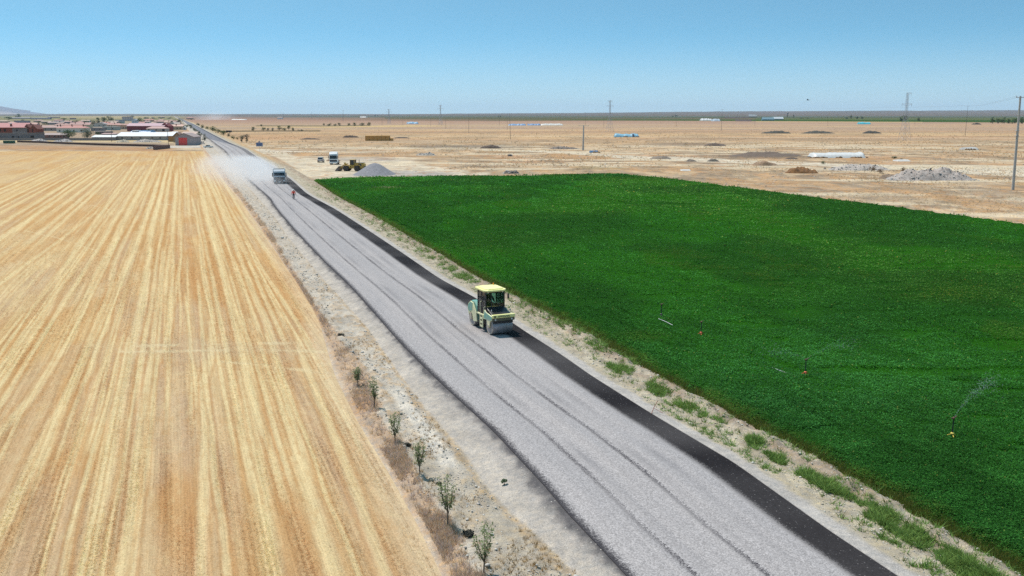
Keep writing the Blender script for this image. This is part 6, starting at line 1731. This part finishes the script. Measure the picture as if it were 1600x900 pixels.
H_ = house
H_(66, 104, 208.6, 2.7, 2.1, 'low shed with long pinkish grey roof below the brick house', 'mono', A(192, 172, 166), A(150, 110, 100), 5, 5, chim=0, cat='shed', name='shed', base=216.2, seed=1)
H_(57, 96, 196.3, 5.0, 3.1, 'long low house with dusty pink roof and two chimneys beside the brick house', 'gable', A(205, 168, 158), A(160, 150, 142), 10, 4, chim=2)
H_(88, 134, 195.8, 6.2, 3.9, 'cream house with pink hipped roof and three dark chimneys between the big bushes', 'hip', A(222, 158, 146), A(222, 214, 200), 10, 4, chim=3)
H_(108, 141, 191.6, 6.6, 4.2, 'house with weathered pink roof and tall pale gable, behind the cream one', 'gable', A(214, 168, 158), A(205, 190, 160), 9, 3, chim=2)
H_(84, 108, 192.8, 4.8, 3.0, 'small pink tiled house behind the long low one', 'hip', A(214, 170, 158), WB, 9, 2, chim=1)
H_(74, 100, 190.2, 4.6, 3.0, 'flat greyish pink roofed row behind the small pink tiled house', 'gable', A(200, 172, 162), WG, 8, 3, chim=1)
H_(143, 166, 191.4, 5.4, 3.2, 'grey gabled house with two attic windows facing the fields', 'gable_front', A(170, 165, 165), A(196, 190, 178), 12, 3, chim=1)
H_(156, 172, 190.6, 5.6, 3.4, 'red tiled house right behind the grey gabled one', 'hip', A(216, 150, 134), WB, 10, 2, chim=1)
H_(166, 190, 192.6, 5.0, 3.1, 'light pink hipped roof house beside the terracotta walled one', 'hip', A(222, 170, 156), WB, 9, 2, chim=1)
H_(142, 160, 199.3, 3.2, 2.9, 'grey flat roofed outbuilding below the grey gabled house', 'flat', A(190, 182, 176), A(150, 140, 138), 8, 2, chim=0)
H_(160, 183, 197.8, 3.6, 3.3, 'whitish flat roofed house with shaded front and small black window', 'flat', A(225, 222, 214), A(170, 176, 168), 9, 2, chim=0)
H_(149, 172, 205.0, 2.4, 2.2, 'white edged flat roof shed between the two long roofs', 'flat', A(225, 220, 214), A(120, 105, 104), 6, 1, chim=0, cat='shed', name='shed')
H_(158, 181, 208.2, 2.6, 2.0, 'low pinkish roofed lean-to behind the long white shed start', 'mono', A(206, 172, 164), A(160, 140, 130), 5, 1, chim=0, cat='shed', name='shed')
H_(182, 199, 195.2, 4.6, 4.3, 'terracotta walled flat house with narrow dark windows', 'flat', A(210, 160, 140), A(206, 168, 142), 9, 4, chim=0)
H_(192, 216, 193.8, 4.2, 2.8, 'pink roofed house between terracotta house and red shed', 'gable', A(216, 166, 156), WB, 8, 3, chim=0)
H_(191, 206, 182.2, 10.5, 10.2, 'three storey apartment house with white balcony bands', 'flat', A(170, 110, 100), A(205, 190, 185), 10, 4, 3, chim=1, cat='building', name='apartment_house')
H_(205.5, 215, 185.8, 8.5, 6.4, 'white two storey house joined to the apartment block', 'gable_front', A(190, 190, 195), A(205, 212, 215), 9, 2, 2, chim=0)
H_(180, 192, 187.2, 6.2, 5.8, 'pale grey house in shade by the apartment block', 'flat', A(214, 214, 210), A(150, 155, 165), 9, 2, chim=0)
H_(168, 184, 188.8, 4.6, 3.2, 'beige roofed house under the dark grove', 'mono', A(205, 180, 160), WB, 8, 2, chim=0)
H_(183, 193, 189.8, 3.4, 3.1, 'teal white flat roofed shop before the apartment block', 'flat', A(220, 226, 222), A(150, 170, 168), 6, 1, chim=0)
# long red shed
H_(198, 258, 192.8, 7.3, 4.9, 'long shed with pale pink metal roof and dark red walls', 'gable', A(226, 190, 196), A(132, 62, 66), 16, 0, chim=0, cat='shed', name='red_shed')
H_(250.5, 263.5, 192.6, 7.4, 4.6, 'dark red gabled end hall joined to the long red shed', 'gable_front', A(140, 60, 60), A(140, 52, 54), 14, 0, chim=0, cat='shed', name='red_hall', over=.15)
H_(228, 260, 197.4, 4.8, 2.9, 'small house with pale pink hipped roof and black doorway before the red shed', 'hip', A(226, 184, 176), A(196, 180, 168), 9, 3, door=(.75, 2.2, 2.4), doorcol=(.01, .01, .012), chim=0)
H_(262.5, 285.5, 194.8, 5.2, 3.4, 'beige house with peach roof and dark framed windows nearest the road', 'mono', A(236, 196, 176), A(196, 172, 140), 9, 4, chim=1)
H_(285.5, 290, 197.6, 3.6, 2.8, 'tiny white walled hut next to the beige house', 'gable_front', A(235, 232, 226), A(215, 210, 205), 4, 1, chim=0)
H_(224, 240, 185.8, 6.0, 3.8, 'red tiled house standing before the dark trees at the village rear', 'hip', A(220, 160, 142), A(190, 160, 140), 9, 2, chim=1)
H_(240, 262, 188.2, 5.4, 3.6, 'wide pink roofed house at the village rear', 'gable', A(216, 172, 158), A(180, 160, 145), 10, 3, chim=2)
H_(246, 256, 186.4, 5.0, 3.4, 'small pink roofed house behind the wide one', 'hip', A(214, 168, 154), A(190, 170, 150), 8, 2, chim=0)
H_(256, 266, 189.6, 4.8, 3.2, 'peach roofed house at the rear beside scattered trees', 'gable', A(222, 180, 160), A(190, 170, 150), 8, 2, chim=1)
H_(265, 274, 190.8, 4.2, 2.8, 'white gabled cottage among the trees by the road', 'gable_front', A(226, 214, 205), A(205, 195, 185), 7, 1, chim=0)
H_(272, 281, 191.6, 4.0, 2.6, 'cream low cottage closest to the roadside trees', 'gable', A(228, 210, 196), A(205, 195, 185), 7, 1, chim=0)
H_(291, 301, 183.4, 6.0, 3.6, 'faint pink farmhouse beyond the village along the road', 'hip', A(205, 150, 140), A(170, 130, 120), 12, 2, chim=0)
H_(249, 257, 182.2, 6.0, 3.6, 'faint far pink farmhouse under the horizon behind the village', 'hip', A(205, 170, 160), A(190, 170, 160), 12, 1, chim=0)
H_(15, 47, 183.4, 5.2, 3.2, 'long grey roofed barn under the round dark tree at the village rear', 'gable', A(176, 170, 178), A(150, 145, 150), 14, 2, chim=0, cat='barn', name='barn')
H_(48, 78, 184.0, 5.0, 3.4, 'long slate grey barn beside the first rear barn', 'gable', A(150, 150, 162), A(130, 128, 138), 14, 3, chim=0, cat='barn', name='barn')
H_(65, 96, 179.4, 8.2, 7.6, 'big open sided hall with bright white roof on the horizon', 'flat', A(240, 238, 234), A(90, 80, 84), 30, 0, chim=0, cat='hall', name='hall')
H_(74, 92, 182.4, 5.4, 4.4, 'cream arched roof shed below the white roofed hall', 'hip', A(205, 186, 168), A(150, 135, 135), 14, 1, chim=0, cat='shed', name='shed')
H_(109, 117, 184.2, 4.6, 4.2, 'far mauve house alone in the pale field behind the village', 'flat', A(225, 205, 205), A(160, 135, 140), 10, 1, chim=0)
H_(130, 135, 187.8, 3.6, 3.2, 'tiny cream hut among the trees at the village rear', 'flat', A(222, 205, 185), A(200, 180, 160), 4, 1, chim=0)
H_(-4, 12, 187.8, 5.4, 3.6, 'beige roofed house at the picture edge behind the brick house', 'hip', A(206, 180, 158), WB, 10, 1, chim=0)
H_(22, 44, 188.4, 5.0, 4.6, 'grey green flat house between rear barns and brick house', 'flat', A(190, 184, 172), A(150, 150, 155), 9, 3, chim=0)
H_(64, 80, 188.8, 4.4, 3.0, 'ochre roofed cottage among bushes behind the village front', 'gable', A(205, 180, 158), A(180, 165, 150), 8, 1, chim=0)
# long white roofed shed
H_(180.5, 261, 207.4, 4.6, 2.3, 'longest shed with bright white roof and grey wall facing the stubble', 'mono', (.60, .60, .60), A(168, 160, 152), 9, 5, chim=0, base=219.0, cat='shed', name='long_shed')
H_(143, 181, 211.6, 2.6, 1.8, 'lower white roofed extension of the longest shed', 'mono', (.60, .60, .60), A(138, 128, 122), 5, 0, chim=0, base=219.2, cat='shed', name='shed')
H_(262.3, 272, 206.6, 5.2, 3.2, 'short white roofed shed end with ochre brown wall', 'mono', (.60, .60, .60), A(176, 130, 78), 8, 0, chim=0, base=221.4, cat='shed', name='shed')
H_(270, 284, 207.2, 5.0, 3.6, 'brown gabled lean-to just behind the barn with red doors', 'gable_front', A(160, 130, 115), A(170, 140, 110), 6, 0, chim=0, base=222.5, cat='shed', name='shed')
H_(282, 306, 206.4, 4.6, 3.2, 'low shed with pale peach roof behind the red doored barn', 'mono', A(228, 198, 180), A(190, 165, 140), 6, 0, chim=0, base=218.5, cat='shed', name='shed')
H_(273, 304, 208.6, 6, 4.3, 'grey barn with wide red double doors at the edge of the village', 'gable_front', A(186, 166, 160), A(172, 160, 158), 12, 0, chim=0, base=227.2, cat='barn', name='red_door_barn', door=(-.16, 4.3, 3.9), doorcol=(.72, .07, .06))
H_(1169.5, 1182.5, 179.0, 7.5, 5.5, 'white roofed farm house above the far farm yard wall', 'gable', A(226, 224, 220), A(130, 95, 80), 14, 0, chim=0, base=183.4)
H_(1191, 1210, 183.4, 4, 3, 'teal farm shed with flat roof', 'gable', A(130, 168, 180), A(110, 150, 165), 14, 0, chim=0, base=188.2, cat='shed', name='shed')
H_(1208, 1224.5, 182.8, 4, 3, 'pale roofed teal walled farm shed, end of the far farm', 'gable', A(226, 232, 235), A(90, 130, 140), 16, 0, chim=0, base=187.2, cat='shed', name='shed')
H_(1132, 1170, 182.6, 2, 1.6, 'long thin dark sheep shed of the far farm', 'gable', A(120, 100, 90), A(80, 62, 55), 10, 0, chim=0, base=184.6, cat='shed', name='shed')
H_(853+5-425, 441, 182.6, 5, 3.6, 'tiny far white walled farm on the plain under the horizon', 'gable', A(170, 150, 140), A(235, 230, 225), 14, 0, chim=0, base=186.2)


FILL = [(262, 271, 187.2, 'pale pink cottage behind the wide pink roofed house, toward the road'), (226, 234, 188.6, 'little salmon cottage below the red tiled rear house'), (216, 226, 190.4, 'dusty rose house behind the long red shed start'), (234, 243, 190.6, 'low coral roofed house just over the long red shed'),
 (270, 277, 188.6, 'tiny pale roofed cottage between rear trees'), (100, 112, 188.8, 'rosy roofed house behind the small pink tiled one'), (118, 130, 189.6, 'muted pink house over the weathered tall gabled one'), (126, 140, 187.4, 'low beige roofed house beside the tiny cream hut'),
 (46, 58, 192.2, 'dull pink cottage over the brick house gable'), (52, 66, 187.2, 'pale grey pink house under the slate grey barn'), (84, 98, 187.0, 'cream pink house at the foot of the pale field'), (172, 182, 190.4, 'salmon roofed house between grove and terracotta house'), (10, 24, 190.6, 'pale brown house straight behind the brick house roof')]
for i, (x0, x1, yt, lb) in enumerate(FILL):
    H_(x0, x1, yt, 4.8, 3.2, lb, ('hip', 'gable', 'gable')[i % 3], (PINK2, A(210, 170, 160), PINK, A(220, 188, 170))[i % 4], (WB, WW, WG)[i % 3], 9, 2, chim=i % 2, seed=i)

def wallseg(pts, h, th, mat, label, name='garden_wall'):
    P = [Vector((*G(a, b_, 0), 0)) for a, b_ in pts]
    o = P[0]; b = MB()
    for a, c in zip(P[:-1], P[1:]):
        d = (c-a).normalized(); n = Vector((-d.y, d.x, 0))*th/2
        a = a-o; c = c-o
        b.add([a-n, c-n, c+n, a+n]+[q+Vector((0, 0, h)) for q in (a-n, c-n, c+n, a+n)], [(0, 3, 2, 1), (4, 5, 6, 7), (0, 1, 5, 4), (1, 2, 6, 5), (2, 3, 7, 6), (3, 0, 4, 7)])
        nn = n*1.25
        b.add([a-nn+Vector((0, 0, h+.002)), c-nn+Vector((0, 0, h+.002)), c+nn+Vector((0, 0, h+.002)), a+nn+Vector((0, 0, h+.002))]+[q+Vector((0, 0, h+.12)) for q in (a-nn, c-nn, c+nn, a+nn)], [(0, 3, 2, 1), (4, 5, 6, 7), (0, 1, 5, 4), (1, 2, 6, 5), (2, 3, 7, 6), (3, 0, 4, 7)])
    w_ = b.build(name, mat); w_.location = o
    tag(w_, label, 'wall')
wallseg([(-120, 219.2), (0, 219.2), (90, 219.4), (181, 219.6)], 1.35, .25, M(A(158, 152, 152), .9, .15, 1, name='wall_grey'), 'long grey garden wall in front of the village')
DB = M(A(116, 92, 86), .95, .3, 1, name='dark_soil_wall')
wallseg([(28, 222.4), (60, 223.2), (100, 225.0), (160, 227.2), (220, 228.6), (262, 229.6)], .9, .9, DB, 'long low dark brown stone wall slanting across before the village', 'field_wall')
wallseg([(241, 234.2), (264.5, 231.8)], 1.55, .9, M(A(138, 112, 104), .95, .3, 1, name='brown_wall_end'), 'short higher brown wall segment at the stubble corner', 'field_wall')
wallseg([(1149, 189.4), (1174, 189.6)], 4.2, .6, M(A(176, 164, 156), .9, name='yard_wall'), 'grey yard wall of the far farm', 'yard_wall')

VT = [(13.5, 187.4, 5.2, 15, G1, 'low wide grove behind the brick house at the picture edge'), (28.4, 184.6, 6.8, 9, G1, 'dark round tree above the rear barn'), (60, 192.6, 4, 6, G1, 'small dark bush among the rear roofs'), (70.5, 195.4, 4.4, 11, G1, 'low wide tree right behind the long low house'),
 (36, 190, 3.5, 7, G3, 'greyish bush between the rear houses'), (108, 216.6, 13.4, 26, G1, 'huge dark green bush in front of the cream house'), (136.5, 216.8, 16, 22, G3, 'large grey green tree beside the huge dark bush'), (153, 210.8, 4.2, 11, G2, 'green bush before the low roofs next to the large grey green tree'),
 (146.5, 196.4, 8, 15, G1, 'dark tree behind the grey gabled house'), (153.5, 195, 12.5, 7, G2, 'tall yellowish poplar over the grey gabled house'), (163, 192, 9, 10, G1, 'dark tree starting the grove by the apartment block'), (171, 191.5, 10.6, 12, G1, 'biggest dark tree of the grove by the apartment block'), (119.5, 192.5, 5, 10, G3, 'pale green bush cluster behind the weathered roof'), (134, 192.4, 3.6, 12, G1, 'low dark hedge tree left of the tall poplar base'),
 (219.5, 194.6, 10.6, 11, G1, 'dark dense tree just past the white two storey house'), (212, 188.6, 3.5, 8, G1, 'low tree on the skyline behind the white house'), (228, 186, 3.6, 12, G1, 'distant low tree belt bush, first behind the village'), (240, 186, 3, 12, G3, 'distant low tree belt bush, second behind the village'), (252, 185.6, 3, 12, G1, 'distant low tree belt bush, third behind the village'), (265, 185.8, 3, 12, G3, 'distant low tree belt bush, fourth behind the village'),
 (274, 191.6, 4.6, 8, G1, 'dark tree before the cream cottages'), (281.5, 193.6, 9, 9.5, G1, 'tallest dark tree where the road enters the far village end'), (291, 200.6, 6.4, 10, G1, 'dark roadside tree beside the beige house'), (297.8, 201.6, 7.5, 7, G2, 'yellow green roadside tree past the beige house'), (287, 198, 5, 7, G3, 'grey bush behind the tiny white hut'),
 (206, 184.4, 3.6, 9, G1, 'treetop just over the apartment roof'), (94, 189, 3.2, 10, G3, 'greyish low trees behind the small pink house'), (100, 187.6, 3.4, 12, G2, 'olive bushes in the pale field behind the village'), (262, 192.6, 3.4, 6, G2, 'little tree between the rear peach roofs'), (299, 187.4, 3, 13, G1, 'dark hedge by the faint pink farmhouse')]
for i, (px, py, h, w, g, lb) in enumerate(VT):
    tree(px, py, h, w, lb.replace('left of the tall poplar base', 'at the foot of the tall poplar'), 'village_tree', g[0], g[1], 900 if w > 18 else 380, None, .10, i+400)

# ================================================================ DUST
def dustmat(name, dens, sc, colr):
    m = bpy.data.materials.new(name); m.use_nodes = True
    nd = m.node_tree.nodes; ln = m.node_tree.links; nd.remove(nd['Principled BSDF'])
    pv = nd.new('ShaderNodeVolumePrincipled'); pv.inputs['Color'].default_value = (*colr, 1); pv.inputs['Anisotropy'].default_value = .25
    tc = nd.new('ShaderNodeTexCoord')
    ln_ = nd.new('ShaderNodeVectorMath'); ln_.operation = 'LENGTH'; ln.new(tc.outputs['Object'], ln_.inputs[0])
    fall = maprange(nd, ln, ln_.outputs['Value'], .15, 1.0, 1, 0)
    fall = math_(nd, ln, 'POWER', fall, 1.5)
    geo = nd.new('ShaderNodeNewGeometry')
    nz = noise_(nd, ln, geo.outputs['Position'], sc, 4, .6)
    nz = maprange(nd, ln, nz, .36, .66, .05, 1.6)
    d = math_(nd, ln, 'MULTIPLY', math_(nd, ln, 'MULTIPLY', fall, nz), dens)
    ln.new(d, pv.inputs['Density']); ln.new(pv.outputs[0], nd['Material Output'].inputs['Volume'])
    return m
def dust(px, py, rx, ry, rz_, rot, mat, label, z=0.0, tilt=0.0):
    cx, cy = G(px, py, 0)
    b = MB(); n = 14
    b.blob((0, 0, 0), (1, 1, 1), 1, 10, rough=0)
    o = b.build('dust_cloud', mat); o.scale = (rx, ry, rz_); o.location = (cx, cy, z); o.rotation_euler = (0, tilt, rot)
    tag(o, label, kind='stuff')
dust(396, 272, 7, 60, 3.2, HEAD, dustmat('dust', .30, .20, (.95, .93, .92)), 'pale dust cloud trailing behind the moving tipper truck', ZR+1.0)
dust(366, 270, 13, 92, 3.4, HEAD, dustmat('thin_dust', .085, .10, (.95, .91, .88)), 'thin dust veil drifting over the stubble from the road', 1.0)
dust(336, 187.6, 60, 160, 22, 0, dustmat('far_dust', .005, .012, (.95, .95, .95)), 'small far dust plume rising from a distant field', 6)
# ================================================================ HAZE
mh = bpy.data.materials.new('haze'); mh.use_nodes = True
nd = mh.node_tree.nodes; ln = mh.node_tree.links
nd.remove(nd['Principled BSDF'])
pv = nd.new('ShaderNodeVolumePrincipled')
pv.inputs['Color'].default_value = (0.62, 0.78, 1.0, 1)
pv.inputs['Density'].default_value = 2.4e-5
pv.inputs['Anisotropy'].default_value = 0.1
ln.new(pv.outputs[0], nd['Material Output'].inputs['Volume'])
hz = MB(); hz.box(-45000, 45000, -45000, 45000, -42, 440)
tag(hz.build('haze', mh), kind='stuff')
